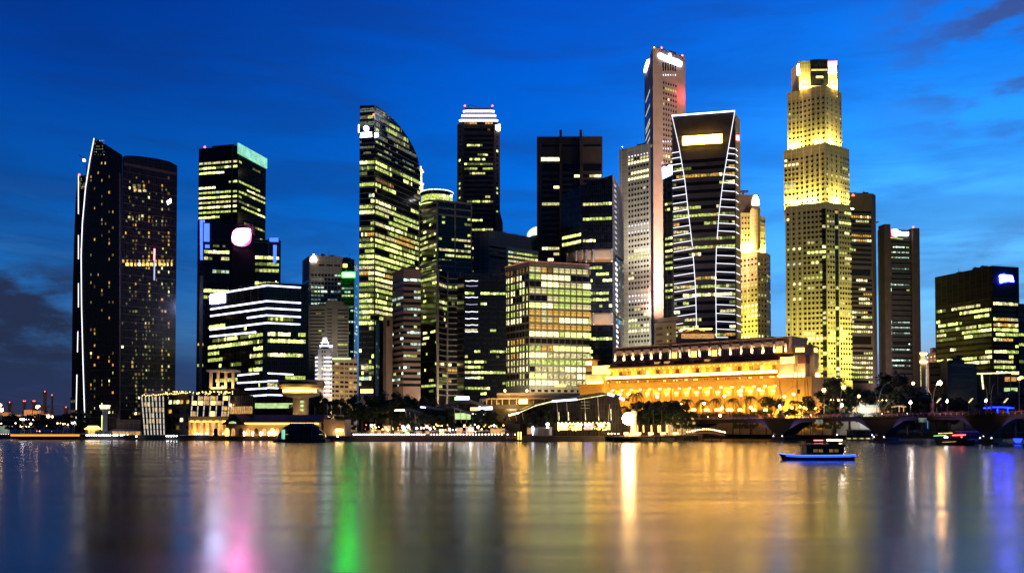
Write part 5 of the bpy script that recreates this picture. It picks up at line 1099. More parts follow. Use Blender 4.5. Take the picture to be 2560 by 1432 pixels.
for i in range(7):
    x0, x1 = 482+15.4*i, 478+15.4*i
    for ya, yb in ((989, 1000), (1001, 1012), (1014, 1025), (1027, 1040)):
        xa, xb = x0+(x1-x0)*(ya-989)/51, x0+(x1-x0)*(yb-989)/51
        strip(BR, f, [(xa, ya), (xb, yb)], 2.2, 'led_dim')
        if i < 6 and R.random() < (.75 if ya < 1013 else .3): strip(BR, f, [(xa+6.5, ya+1), (xb+6.5, yb)], 9, R.choice(('room_warm', 'gold_glow', 'lit_o2')), 'window', o=.15)
part(BR, 'arcade', lambda mb: (f.box(mb, 0, f.L, zof(BR, 1050), zof(BR, 1041), 0, 1.2, 'cream_stone'), f.box(mb, 0, f.L, 2.4, zof(BR, 1051), .1, .25, 'room_warm')))
for i, px in enumerate((491, 505, 522, 536, 552, 570)): part(BR, 'column', lambda mb: (f.box(mb, f.hit(px, 1)[0]-.55, f.hit(px, 1)[0]+.55, 2.4, zof(BR, 1051), .3, 1.2, 'gold_stone'), f.box(mb, f.hit(px, 1)[0]-.8, f.hit(px, 1)[0]+.8, zof(BR, 1054), zof(BR, 1051), .3, 1.4, 'gold_glow')))
along(f, 3, 3, 3, 10, .5, 1500)
BS = tower('hotel_wing', 'bronze screen fronted hotel wing right of the upright light lines', [(572, 990), (634, 988)], 0, 515, 'bronze_glass', 'building', back=1.03)
f = BS.faces[0]; part(BS, 'window_band', lambda mb: f.quad(mb, 1, f.L-1, zof(BS, 1034), zof(BS, 1016), .1, 'room_warm')); part(BS, 'lamp', lambda mb: mb.ball(f.P(3.4, zof(BS, 1012), 1), .6, 'lamp_warm'))
for x in lin(14, .02, .98): part(BS, 'mullion', lambda mb: f.box(mb, x*f.L-.06, x*f.L+.06, 5, BS.H, .12, .3, 'brown_stone'))
for px, k_ in ((440, 20), (500, 24), (560, 20)):
    t = T(); t.org = W(px, 985, 520); t.root = empty('roof_planting', t.org, {440: 'fairy lit shrubs on the roof edge of the dark hotel wing', 500: 'fairy lit shrubs on the roof over the upright light lines', 560: 'fairy lit shrubs on the bronze wing beside the canopy'}[px], 'planting')
    part(t, 'foliage', lambda mb: leafcloud(mb, tuple(W(px, 982, 520)), 7, 2, 1.3, 500, .4, 'leaf_dark', px))
    for i in range(k_): part(t, 'fairy_light', lambda mb: mb.ball(W(px+R.uniform(-28, 28), 981+R.uniform(-3.5, 4), 516), R.choice((.2, .3, .35)), 'fairy_light', 5))
# round lookout restaurant on its column
RT = T(); q = G(752, 530); RT.org = Vector((q.x, q.y, 2.4)); RT.root = empty('round_restaurant', RT.org, 'saucer shaped restaurant on a thick column glowing gold below its rim', 'building')
zz = lambda py: CAMZ+ele(752, py)*530
R1 = 58*530/F; m_ = (q.x, q.y, 0)
part(RT, 'column', lambda mb: [mb.lathe((q.x+dx, q.y, 0), [(r_, 2.4), (r_, zz(990))], 'cream_stone', 14) for dx, r_ in ((-2.2, 2.6), (2.4, 2.2))])
for y in (1004, 1014, 1024): part(RT, 'window', lambda mb: mb.box((q.x+1.2, q.y-2.6, zz(y)), (1.8, .6, 1.5), 'room_green'))
part(RT, 'deck', lambda mb: mb.lathe(m_, [(R1*.30, zz(995)), (R1*.80, zz(988)), (R1*.80, zz(983)), (R1*.74, zz(981)), (.1, zz(981))], 'cream_stone', 36))
part(RT, 'wall', lambda mb: mb.lathe(m_, [(R1*.66, zz(981)), (R1*.66, zz(972))], 'room_warm', 36))
RS_ = part(RT, 'saucer', lambda mb: mb.lathe(m_, [(R1*.70, zz(974)), (R1*.96, zz(969)), (R1, zz(962)), (R1*1.0, zz(956)), (R1*.96, zz(951)), (.1, zz(949))], 'cream_stone', 40))
part(RT, 'window_band', parent=RS_, fill=lambda mb: mb.lathe(m_, [(R1*1.006, zz(962)), (R1*1.006, zz(955))], 'bronze_glass', 40))
for i in range(13):
    a = rad(200+i*140/12); part(RT, 'rim_lamp', parent=RS_, fill=lambda mb: mb.ball((q.x+R1*.72*math.cos(a), q.y+R1*.72*math.sin(a), zz(977)), .55 if i % 3 else .75, 'lamp_gold', 7))
area((q.x, q.y-R1*.9, zz(984)), (q.x, q.y-R1*.8, zz(960)), 1500, (1, .6, .15), 20, 2); area((q.x, q.y-14, 8), (q.x, q.y, 14), 1500, (1, .6, .25), 10, 3)
# pier hall with long red roof
PH = T(); p0 = Face(G(560, 500), G(800, 492)); PH.faces = [p0]; PH.Y = 492; PH.px = 800; PH.org = p0.P(p0.L/2, 2.4); PH.root = empty('pier_hall', PH.org, 'long low arched pier hall under a dark red pitched roof with lit gable', 'building')
zr, ze, zw = p0.hit(700, 1036)[1], p0.hit(700, 1056)[1], p0.hit(700, 1061)[1]
aL = p0.hit(614, 1)[0]; aR = p0.hit(812, 1)[0]
part(PH, 'roof', lambda mb: mb.hexa([p0.P(aL, ze, 1.2), p0.P(aR, ze, 1.2), p0.P(aR, ze, -13), p0.P(aL, ze, -13), p0.P(aL-4, zr, -5.5), p0.P(aR-1, zr, -5.5), p0.P(aR-1, zr, -6.5), p0.P(aL-4, zr, -6.5)], 'red_roof'))
part(PH, 'wall', lambda mb: p0.box(mb, aL-10, aR-1, 2.4, ze, -12, -.4, 'cream_stone'))
def gab(mb):
    pts = [p0.hit(*p) for p in ((558, 1061), (617, 1061), (590, 1034))]
    mb.slab([p0.P(a, z, 2.2) for a, z in (pts if True else pts)], [p0.P(a, z, -1) for a, z in pts], 'grey_dark')
ga_ = part(PH, 'gable', gab); part(PH, 'fan_window', parent=ga_, fill=lambda mb: mb.poly([p0.P(*p0.hit(576+11*(1+math.cos(math.pi-i*math.pi/10))*.9, 1058-5.5*math.sin(i*math.pi/10)), 2.3) for i in range(11)], 'room_green'))
part(PH, 'eave_light', lambda mb: p0.box(mb, p0.hit(616, 1)[0], aR-2, ze-.9, ze-.1, 1.0, 1.25, 'gold_glow'), 'gold light line under the eaves')
arch = [p0.hit(x, 1)[0] for x in (536, 548, 561, 576, 591, 610, 628, 648, 668, 688, 700, 790, 803, 826)]
for i, a in enumerate(arch):
    k = ('room_warm', 'bronze_glass', 'room_warm', 'gold_glow', 'room_warm', 'bronze_glass')[i % 6]
    part(PH, 'archway', lambda mb: mb.poly([p0.P(a-1.2, 2.6, -.3 if a > aL-10 else -.3), p0.P(a+1.2, 2.6, -.3)]+[p0.P(a+1.2*math.cos(t), 5.6+1.3*math.sin(t), -.3) for t in (0, .5, 1, 1.57, 2.1, 2.6, 3.14)], k))
for px in (620, 641, 661, 681, 695): part(PH, 'lamp', lambda mb: (mb.ball(p0.P(p0.hit(px, 1)[0], 4.4, .6), .62, 'lamp_pink'), mb.ball(p0.P(p0.hit(px, 1)[0], 3.1, .6), .5, 'lamp_pink')))
along(p0, 4, 3, 4, 7, -.4, 1300, a0=aL, a1=aR)
part(PH, 'end_wing', lambda mb: p0.box(mb, p0.hit(815, 1)[0], p0.hit(868, 1)[0], 2.4, p0.hit(840, 1048)[1], -10, 0, 'cream_stone')); 
for y in rows(1052, 4.5, 7): part(PH, 'louvre', lambda mb: p0.box(mb, p0.hit(846, 1)[0], p0.hit(868, 1)[0], p0.hit(850, y+1.2)[1], p0.hit(850, y-1.2)[1], 0, .3, 'gold_stone'))
part(PH, 'window', lambda mb: p0.box(mb, p0.hit(845, 1)[0], p0.hit(863, 1)[0], p0.hit(850, 1080)[1], p0.hit(850, 1072)[1], .05, .2, 'lamp_warm')); part(PH, 'canopy', lambda mb: p0.box(mb, p0.hit(822, 1)[0], p0.hit(856, 1)[0], p0.hit(840, 1039)[1], p0.hit(840, 1037)[1], -6, 2, 'cream_stone'))
area(p0.P(p0.hit(855, 1)[0], 3.2, 3), p0.P(p0.hit(855, 1)[0], 8, 0), 700, (1, .6, .25), 6, 1)
def flagpole(px, y0, y1, flag, label):
    t = T(); t.org = W(px, y0, 495); t.root = empty('flagpole', t.org, label, 'flagpole'); part(t, 'pole', lambda mb: mb.tube([W(px, y0, 495), W(px, y1, 495)], .12, 'white_paint', 6))
    if flag: part(t, 'flag', lambda mb: mb.slab([W(px+.4, y1+2, 495), W(px+5, y1+8, 495.5), W(px+4, y1+14, 495.2), W(px+.6, y1+12, 495)], [W(px+.4, y1+2, 495.1), W(px+5, y1+8, 495.6), W(px+4, y1+14, 495.3), W(px+.6, y1+12, 495.1)], 'canvas'))
flagpole(787, 1036, 1017, 0, 'bare white flagpole on the red pier roof'); flagpole(818, 1036, 1009, 1, 'flagpole with hanging pale flag on the red pier roof'); flagpole(852, 1036, 1015, 0, 'thin bare flagpole right of the flag')
# floating glass dome house
GD = T(); q = G(755, 462); GD.org = Vector((q.x, q.y, 0)); GD.root = empty('floating_dome', GD.org, 'black rounded glass pavilion afloat before the pier hall with one cyan lit pane', 'pavilion')
def dome(mb):
    xs = [-12.4, -11.6, -9.5, -6, 6, 9.5, 11.6, 12.4]; hs = [.15, .42, .75, 1, 1, .75, .42, .15]; rings = []
    for x, h in zip(xs, hs):
        rings.append([Vector((q.x+x, q.y-5*math.cos(t)*(.55+.45*h), 1.2+8.6*h*math.sin(t)**.8)) for t in [math.pi*i/10 for i in range(11)]])
    for A_, B_ in zip(rings, rings[1:]):
        for i in range(10): mb.poly([A_[i], B_[i], B_[i+1], A_[i+1]], 'black_glass')
    mb.poly(rings[0], 'black_glass'); mb.poly(rings[-1][::-1], 'black_glass')
gs_ = part(GD, 'glass_shell', dome); part(GD, 'pontoon', lambda mb: mb.box((q.x, q.y, .5), (27, 12, 1.4), 'black_metal'))
part(GD, 'lit_pane', parent=gs_, fill=lambda mb: mb.box((q.x-8.2, q.y-4.75, 4), (1.1, .4, 5), 'crown_cyan')); part(GD, 'lit_pane', parent=gs_, fill=lambda mb: mb.box((q.x-9.2, q.y-4.4, 4), (.4, .4, 4.6), 'crown_cyan'))
for px in (710, 716, 801, 803): part(GD, 'rim_light', lambda mb: mb.box(W(px, 1085, 456), (1.4, .2, .2), 'lit_w2'))
for x in (-6, -2, 2, 6): part(GD, 'rib', parent=gs_, fill=lambda mb: mb.tube([Vector((q.x+x, q.y-5.05*math.cos(t), 1.2+8.65*math.sin(t)**.8)) for t in [math.pi*i/10 for i in range(11)]], .1, 'black_metal', 4))

area((*G(1645, 500), 4), (*G(1645, 518), 16), 2600, (1, .85, .45), 26, 2); area((*G(2090, 500), 17), (*G(2090, 512), 28), 900, (1, .75, .4), 16, 2); area((*G(940, 530), 4), (*G(940, 552), 16), 2200, (1, .8, .4), 60, 2)  # unseen lamps added to light the dark trees from below
# ================================================================ curved terrace building and wave roofed pavilions
CU = T(); CU.Y = 540; CU.org = Vector((*G(1330, 545), 2.4)); CU.root = empty('terrace_building', CU.org, 'curved two storey terrace building with amber lit fascia and slim columns', 'building')
cpx = [1200, 1207, 1217, 1229, 1242, 1256, 1273, 1291, 1334, 1361, 1400, 1450]; cY = [552, 546, 541, 537, 534, 532, 530, 529, 528, 528, 528, 528]
def ribbon(mb, pyt, pyb, o, k, i0=0, i1=None, tilt=0):
    P = list(zip(cpx, cY))[i0:i1]
    for (a, y), (b, x) in zip(P, P[1:]):
        z1, z0 = CAMZ+ele(1330, pyt)*528, CAMZ+ele(1330, pyb)*528
        A_, B_ = G(a, y-o), G(b, x-o); C_, D_ = G(a, y+14), G(b, x+14)
        mb.hexa([(A_.x, A_.y, z0), (B_.x, B_.y, z0), (D_.x, D_.y, z0), (C_.x, C_.y, z0), (A_.x, A_.y, z1), (B_.x, B_.y, z1), (D_.x, D_.y, z1), (C_.x, C_.y, z1)], k)
part(CU, 'wall', lambda mb: ribbon(mb, 1011, 1060, 0, 'bronze_glass')); part(CU, 'parapet', lambda mb: ribbon(mb, 1021, 1010.5, .6, 'grey_dark'))
part(CU, 'roof_slab', lambda mb: ribbon(mb, 993.5, 997, 1.6, 'cream_stone')); part(CU, 'upper_wall', lambda mb: ribbon(mb, 997, 1010, -3, 'bronze_glass')); part(CU, 'roof_storey', lambda mb: ribbon(mb, 981.5, 993.5, -1, 'cream_stone', 4))
for a, y in zip(cpx[:10], cY): part(CU, 'column', lambda mb: mb.tube([W(a, 1011, y-1), W(a, 997, y-1)], .22, 'gold_stone', 6))
part(CU, 'window', lambda mb: mb.box(W(1309, 1003, 529), (4.5, .3, 2.4), 'lamp_gold')); part(CU, 'window', lambda mb: mb.box(W(1299, 1004, 529), (1, .3, 2), 'lamp_gold'))
for px in (1262, 1317): part(CU, 'roof_lamp', lambda mb: mb.ball(W(px, 976, 526), .7, 'lamp_warm', 7))
q = G(1330, 516); area((q.x, q.y, 20), (q.x, 530, 27), 11000, (1, .62, .2), 60, 1); q = G(1250, 522); area((q.x, q.y, 18), (q.x, 534, 24), 2200, (1, .62, .2), 16, 1)
q = G(1330, 536)
area((q.x, q.y, 21.5), (q.x, q.y+4, 24), 2500, (1, .6, .2), 60, .6)
# left wave roofs
def waveroof(name, label, pts, Y, thick, m='dark_roof', depth=16):
    t = T(); c = sum((W(a, b, Y) for a, b in pts), Vector())/len(pts); t.org = Vector((c.x, Y, 2.4)); t.Y = Y; t.root = empty(name, t.org, label, 'pavilion')
    def rf(mb):
        P = [W(a, b, Y) for a, b in pts]
        for A_, B_ in zip(P, P[1:]):
            d = Vector((0, depth, 1.2)); u = Vector((0, 0, thick))
            mb.hexa([A_-u, B_-u, B_-u+d, A_-u+d, A_, B_, B_+d, A_+d], m)
    part(t, 'roof', rf); return t
W1 = waveroof('wave_pavilion', 'small open pavilion with upswept roof and white light bar left of the others', [(984, 1025), (1000, 1024), (1020, 1025), (1040, 1030), (1052, 1036)], 503, .5)
def bar(t, P, r, k='led_white', Y=None): return part(t, 'light_bar', lambda mb: mb.tube([W(a, b, (Y or t.Y)-.6) for a, b in P], r, k, 6))
bar(W1, [(987, 1025.5), (1011, 1025)], .38, 'lamp_warm'); 
for px, y0, y1 in ((1014, 1027, 1050), (1024, 1029, 1058), (1037, 1033, 1058)): part(W1, 'mast_column', lambda mb: mb.tube([W(px, y0, 501), W(px+3, y1, 501)], .22, 'white_paint', 6))
W2 = waveroof('wave_pavilion', 'middle wave roofed pavilion with short bright light bar over dark trees', [(1048, 1016), (1062, 1017), (1085, 1022), (1110, 1024), (1128, 1019)], 506, .6)
bar(W2, [(1051, 1017), (1064, 1018)], .4); part(W2, 'glass_wall', lambda mb: mb.box(W(1090, 1040, 514), (14, .3, 9), 'black_glass'))
W3 = waveroof('wave_pavilion', 'large swooping roofed pavilion with green lit interior and white lettering', [(1110, 1015), (1125, 1010), (1150, 1003), (1175, 1003), (1200, 1010), (1215, 1016)], 508, .8, depth=18)
part(W3, 'canopy', lambda mb: [mb.hexa([W(a, b+2, 505), W(c, d+2, 505), W(c, d-3, 524), W(a, b-3, 524), W(a, b, 505), W(c, d, 505), W(c, d-5, 524), W(a, b-5, 524)], 'dark_roof') for (a, b), (c, d) in zip([(1112, 1013), (1137, 1022), (1160, 1030), (1180, 1035)], [(1137, 1022), (1160, 1030), (1180, 1035), (1215, 1037)])])
bar(W3, [(1180, 1034.5), (1210, 1036)], .42); part(W3, 'glass_wall', lambda mb: mb.box(W(1157, 1040, 512), (9, .3, 3.6), 'room_green'))
for px, y0 in ((1136, 1021), (1151, 1025), (1165, 1031), (1181, 1036)): part(W3, 'mast_column', lambda mb: mb.tube([W(px, y0, 504), W(px+2, 1057, 504)], .2, 'white_paint', 6))
part(W3, 'sign', lambda mb: mb.slab([W(a, b, 503) for a, b in ((1196, 1024), (1196, 1017), (1199, 1015), (1203, 1017), (1231, 1016), (1231, 1023))], [W(a, b, 503.6) for a, b in ((1196, 1024), (1196, 1017), (1199, 1015), (1203, 1017), (1231, 1016), (1231, 1023))], 'sign_white'), 'glowing white lettering on the terrace')
part(W3, 'drum_lamp', lambda mb: mb.box(W(1186, 1022, 505), (4.5, 1.5, 1.6), 'gold_glow'))
ST = T(); ST.org = W(1155, 1010, 560); ST.root = empty('roof_sign', ST.org, 'white roof sign with a green square at its left end', 'sign'); 
part(ST, 'letters', lambda mb: mb.box(W(1157, 994.5, 558), (8.0, .5, 1.9), 'sign_white')); part(ST, 'emblem', lambda mb: mb.box(W(1139, 996, 558), (1.1, .5, 1.9), 'lamp_green')); part(ST, 'frame', lambda mb: mb.box(W(1155, 1003, 559), (12, .4, 3), 'black_metal'))
# the long glass pavilion with arching roof
WP = waveroof('glass_pavilion', 'long black glass pavilion under an arching roof with white edge lights', [(1262, 1042), (1280, 1036), (1297, 1028), (1320, 1018), (1345, 1010), (1380, 1003), (1420, 996), (1470, 987), (1510, 982), (1535, 984), (1555, 990), (1572, 998)], 498, 1.0, 'dark_roof', 26)
def gw(mb):
    up = [(1300, 1030), (1345, 1013), (1400, 1002), (1470, 990), (1520, 986), (1545, 990), (1558, 1040), (1562, 1075)]
    pts = [W(a, b, 503) for a, b in [(1300, 1090)]+up+[(1562, 1090)]]
    mb.slab(pts, [p+Vector((0, 16, 0)) for p in pts], 'matte_glass')
part(WP, 'glass_wall', gw)
bar(WP, [(1272, 1037.5), (1298, 1031)], .4, 'lamp_warm'); bar(WP, [(1380, 1002.5), (1442, 998)], .55); bar(WP, [(1300, 1030), (1340, 1013), (1380, 1003)], .22, 'lit_w3'); bar(WP, [(1442, 999), (1518, 986)], .14, 'lit_w3')
for a, b in (((1519, 984), (1535, 988)), ((1549, 993), (1561, 999))): part(WP, 'light_panel', lambda mb: mb.tube([W(*a, 497), W(*b, 497)], .75, 'led_white', 7))
for px, y0 in ((1272, 1041), (1288, 1035), (1305, 1030), (1392, 1005), (1416, 1000), (1461, 997), (1494, 990), (1524, 1010)): part(WP, 'mast_column', lambda mb: mb.tube([W(px, y0, 496.5), W(px+4 if px < 1500 else px-3, 1052, 496.5)], .16, 'white_paint', 6))
for px, y0, y1 in ((1395, 1030, 1050), (1419, 1030, 1050), (1461, 1032, 1050), (1494, 1040, 1050), (1525, 1022, 1050)): part(WP, 'light_line', lambda mb: mb.tube([W(px+2, y0, 495.5), W(px+3, y1, 495.5)], .16, 'lit_w3', 5))
for y in (1004, 1012, 1020): part(WP, 'transom', lambda mb: mb.box(W(1463, y, 502.5), (5, .2, .12), 'lit_w2'))
def shop(px0, px1, y0, y1, Y, k, name='shopfront'): return part(WP, name, lambda mb: mb.poly([W(px0, y1, Y), W(px1, y1, Y), W(px1, y0, Y), W(px0, y0, Y)], k))
part(WP, 'awning', lambda mb: [mb.box(W((a+b)/2, 1054, 500), ((b-a)*500/F, 4, .4), 'grey_dark') for a, b in ((1392, 1530),)])
for a, b, k in ((1394, 1420, 'gold_glow'), (1421, 1428, 'room_warm'), (1429, 1454, 'gold_glow'), (1460, 1486, 'room_warm'), (1495, 1512, 'lamp_gold'), (1513, 1526, 'room_green')): shop(a, b, 1057, 1074, 501, k)
for a, b in ((1402, 1421), (1460, 1480)): part(WP, 'sign', lambda mb: mb.box(W((a+b)/2, 1059.5, 499), ((b-a)*.22, .3, .7), 'sign_blue' if a > 1450 else 'led_white'))
for i in range(14): part(WP, 'lamp', lambda mb: mb.ball(W(1396+i*9.6, 1056+R.uniform(-1, 1.5), 498.5), R.choice((.22, .32, .4)), R.choice(('lamp_warm', 'lamp_white', 'lamp_gold')), 6))
part(WP, 'sign_wall', lambda mb: mb.box(W(1355, 1077, 494), (11, 3, 4.6), 'grey_panel')); 
# ================================================================ promenade: quay wall, globe lamps, parasols, lights
def quay(m):
    P = [G(212, 526), G(360, 518), G(870, 482), G(1300, 480), G(1512, 480)]
    for a, b in zip(P, P[1:]):
        m.prism([a, b, b+Vector((0, 5)), a+Vector((0, 5))], -1, 2.75, 'quay_stone', 'promenade_paving')
mb = MB(); quay(mb); tag(mb.build('quay_wall'), 'low dark stone quay wall along the waterfront', 'wall', kind='thing'); 
def lampposts(pxs, Y, py, k, r, label, group=None, name='quay_lamp'):
    me = {}
    for px in pxs:
        y = Y(px) if callable(Y) else Y; p = W(px, py(px) if callable(py) else py, y)
        if k not in me:
            mb = MB(); mb.ball((0, 0, 0), r, k, 7); me[k] = mb.mesh('globe'); mb = MB(); mb.tube([(0, 0, -1.4), (0, 0, -r*.8)], .07, 'black_metal', 5); me['p'] = mb.mesh('post')
        e = empty(name, p-Vector((0, 0, 1.4)), label, 'lamp', group)
        for n_, m_ in (('globe', me[k]), ('post', me['p'])): o = bpy.data.objects.new(n_, m_); col.objects.link(o); o.parent = e; o.location = (0, 0, 1.4)
pos = []; x = 884
while x < 1064: pos.append(x); x += 5.4+(x-884)*.006
x = 1078
while x < 1262: pos.append(x); x += 7.1+(x-1078)*.007
lampposts(pos+[1269, 1288, 1296], 479.4, 1085.3, 'lamp_pink', .38, 'round pinkish globe lamp in the bright row along the middle quay', 'globe lamps on the middle quay')
lampposts([216, 220, 224, 228, 233, 237, 241, 246, 250, 255, 259, 263, 267, 271, 276, 284, 288, 293, 302, 307, 311, 319], 521, 1087.3, 'lamp_white', .3, 'tiny white lamp in the row below the pointed sail tower', 'small lamps on the left quay')
lampposts([417, 421, 428, 435, 442, 450, 457, 464, 471, 477], 512, 1089, 'lamp_white', .4, 'small white lamp in the row below the glass hotel fronts', 'small lamps below the hotel')
lampposts([341], 516, 1090, 'lamp_white', .42, 'single white lamp below the slanted light lines')
lampposts([487, 491, 496, 501, 505, 515, 519, 527, 531, 535, 538, 558, 568, 589, 603, 622, 641, 652, 662], 506, lambda x: 1084 if x < 645 else 1090, 'lamp_white', .27, 'tiny white lamp on the quay before the red roofed pier hall', 'tiny lamps before the pier hall')
lampposts([844], 478, 1090, 'lamp_white', .4, 'white lamp on the landing stage right of the pier hall')
def parasol_proto():
    e = empty('parasol', (0, 0, -500), 'x', 'parasol'); mb = MB(); mb.tube([(0, 0, 0), (0, 0, 2.6)], .06, 'steel', 5); mb.build('pole', e)
    mb = MB(); mb.lathe((0, 0, 0), [(1.9, 2.2), (1.85, 2.3), (.9, 2.75), (.05, 3.1)], 'canvas', 8); mb.build('shade', e); return e
PA = parasol_proto()
for i, px in enumerate((925, 941, 958, 973, 991, 1008, 1025, 1043, 1052, 1079, 1090, 1115, 1135, 1160, 1199, 1216, 1262, 1350)):
    l = (*G(px, 488+R.uniform(0, 6)), 2.75); lb = 'pale parasol over the waterfront tables behind the globe lamps'; gr = 'parasols on the promenade'
    if i == 0: PA.location = l; PA['label'] = lb; PA['group'] = gr
    else: copytree(PA, l, R.uniform(0, 1), R.uniform(.85, 1.15), lb, gr)
def booth(px0, px1, Y, y0, k, label):
    t = T(); f = Face(G(px0, Y), G(px1, Y)); t.org = f.P(f.L/2, 2.75); t.root = empty('food_stall', t.org, label, 'stall', 'lit stalls along the promenade'); z1 = CAMZ+ele(px0, y0+9)*Y
    part(t, 'counter', lambda mb: f.box(mb, 0, f.L, 2.75, 3.7, -1, 0, 'brown_dark')); part(t, 'back_panel', lambda mb: f.box(mb, 0, f.L, 2.75, z1, -2.4, -2.2, k)); part(t, 'roof', lambda mb: f.box(mb, -.3, f.L+.3, z1, z1+.25, -2.6, .4, 'canvas'))
for a, b, y0, k, lb in ((924, 935, 1060, 'room_warm', 'orange lit stall under the dark trees at the left of the promenade'), (941, 952, 1066, 'room_warm', 'dim amber stall beside two orange parasols'), (958, 975, 1055, 'room_warm', 'orange glowing stall left of the bright white lamps'), (985, 1000, 1068, 'room_warm', 'gold lit stall left of the two white lamps'), (1012, 1022, 1064, 'room_green', 'green lit stall below the small upswept roof'), (1040, 1052, 1068, 'room_warm', 'amber stall near the gap in the globe lamps'), (1063, 1073, 1068, 'room_warm', 'yellow stall just right of the gap in the globe lamps'), (1098, 1110, 1064, 'room_green', 'yellow green stall before the middle wave roof'), (1140, 1156, 1060, 'room_warm', 'orange panelled stall under the swooping roof'), (1164, 1184, 1058, 'room_warm', 'wide orange stall at the white sign end'), (1226, 1262, 1062, 'room_warm', 'terracotta lit stall between small round trees'), (1318, 1330, 1060, 'room_warm', 'little amber kiosk left of the grey sign wall')): booth(a, b, 492, y0, k, lb)
WM = T(); WM.org = Vector((*G(1342, 479), 2.7)); WM.root = empty('landing_kiosk', WM.org, 'grey landing kiosk with bright white figure shaped light on the quay', 'kiosk'); part(WM, 'body', lambda mb: mb.box(W(1352, 1079, 480), (9, 3, 4.2), 'grey_panel')); part(WM, 'light_panel', lambda mb: mb.lathe(tuple(W(1332, 1087, 477.6)), [(.2, 0), (.5, 2), (.85, 3.4), (.5, 4.6), (.1, 4.9)], 'led_white', 8)); part(WM, 'roof', lambda mb: mb.box(W(1352, 1067.5, 480), (10, 4, .3), 'grey_dark'))
# landing stage of warm lit posts
LS = T(); LS.org = Vector((*G(1286, 477), 0)); LS.root = empty('landing_stage', LS.org, 'small timber landing stage with warm lit posts below the globe lamps', 'jetty'); part(LS, 'deck', lambda mb: mb.box(W(1285, 1094, 476), (9, 4, .4), 'gold_stone'))
for px in (1266, 1274, 1281, 1289, 1296, 1302): part(LS, 'post', lambda mb: mb.tube([W(px, 1098, 475), W(px, 1079, 475)], .3 if px > 1290 else .14, 'gold_glow' if px > 1294 else 'gold_stone', 6))
# little coloured lamps among the tables
mes = {}
for kk, rr_ in (('lamp_warm', .3), ('lamp_white', .34), ('lamp_gold', .3), ('lamp_green', .3), ('lamp_red', .3), ('lit_o3', .4)):
    mb = MB(); mb.ball((0, 0, 0), rr_, kk, 6); mb.tube([(0, 0, -1.2), (0, 0, -rr_)], .05, 'black_metal', 4); mes[kk] = mb.mesh('table_lamp')
def tl(px, py, Y, kk, lb, gr, s=1):
    o = bpy.data.objects.new('table_lamp', mes[kk]); col.objects.link(o); o.location = W(px, py, Y); o.scale = (s,)*3; tag(o, lb, 'lamp', gr)
CN = {'lamp_warm': 'warm', 'lamp_white': 'white', 'lamp_gold': 'golden', 'lamp_green': 'green', 'lamp_red': 'red', 'lit_o3': 'dim orange'}
for i in range(90):
    px = R.uniform(905, 1262); kk = R.choice(('lamp_warm', 'lamp_gold', 'lamp_gold', 'lit_o3', 'lit_o3', 'lit_o3', 'lamp_white', 'lamp_green', 'lamp_red'))
    tl(px, R.uniform(1060, 1078), 489, kk, 'small %s lamp among the waterfront tables of the middle promenade' % CN[kk], 'table lamps on the middle promenade', R.choice((.5, .6, .8, 1)))
for px, py, s in ((1007, 1066, 1.6), (1010, 1071, 1.9), (1021, 1066, 1.7), (1042, 1070, 1.3), (1067, 1066, 1.4), (1075, 1071, 1.2), (1124, 1073, 1.3), (1176, 1073, 2), (929, 1063, 1.6), (1195, 1067, 1.4), (1235, 1063, 1.2), (1369, 1060, 2), (1369, 1069, 1.8), (1367, 1079, 1.6)): tl(px, py, 487, 'lamp_white', 'larger bright white lamp rising over the waterfront tables', 'bright white lamps over the tables', s*1.3)
for i in range(26): kk = R.choice(('lamp_warm', 'lamp_gold', 'lit_o3')); tl(R.uniform(1392, 1530), R.uniform(1060, 1076), 496, kk, 'small %s lamp at the tables before the arching glass pavilion' % CN[kk], 'table lamps before the glass pavilion', R.choice((.6, .8, 1)))
# ================================================================ lion statue, its deck and lamps
MD = T(); MD.org = Vector((*G(1620, 470), 0)); MD.root = empty('viewing_deck', MD.org, 'broad dark viewing deck on piles in front of the glowing statue', 'deck')
dk = [G(1520, 480), G(1560, 462), G(1745, 480), G(1745, 500), G(1520, 500)]
part(MD, 'platform', lambda mb: mb.prism(dk, 2.0, 2.9, 'quay_stone', 'promenade_paving'))
for px, Y in ((1534, 474), (1553, 466), (1580, 465), (1640, 470), (1651, 471), (1690, 475), (1725, 478)): part(MD, 'pile', lambda mb: mb.tube([(*G(px, Y+.8), -1), (*G(px, Y+.8), 2)], .55, 'quay_stone', 8))
lampposts([1521, 1529, 1537, 1546], 473, 1083.3, 'lamp_warm', .33, 'short hooded lamp at the left edge of the statue deck', 'lamps at the left edge of the statue deck')
DP = None
for px in (1566, 1596, 1627, 1657, 1689):
    e = empty('drum_lamp', (*G(px, 466+(px-1566)*.06), 2.9), 'squat drum lamp glowing gold on the edge of the statue deck', 'lamp', 'drum lamps on the statue deck')
    mb = MB(); mb.lathe((0, 0, 0), [(1.25, 0), (1.25, 1.2), (.1, 1.2)], 'gold_stone', 14); mb.build('base', e); mb = MB(); mb.lathe((0, 0, 0), [(1.28, .9), (1.34, 1.9), (.1, 2.0)], 'lantern', 14); mb.build('shade', e)
for px in (1594, 1609, 1629, 1646, 1651, 1668): 
    o = MB(W(px, 1079, 478)); o.tube([W(px, 1080, 478), W(px-.6, 1063, 478)], .28, 'gold_glow', 6); tag(o.build('light_pole'), 'slim orange light column standing on the statue deck', 'lamp', 'light columns on the statue deck')
MR = T(); q = G(1584, 470); MR.org = Vector((q.x, q.y, 2.9)); MR.root = empty('lion_statue', MR.org, 'glowing white lion headed statue facing the bay beside a dazzling flood lamp', 'statue')
mat('statue_white', (.30, .27, .22), .8)
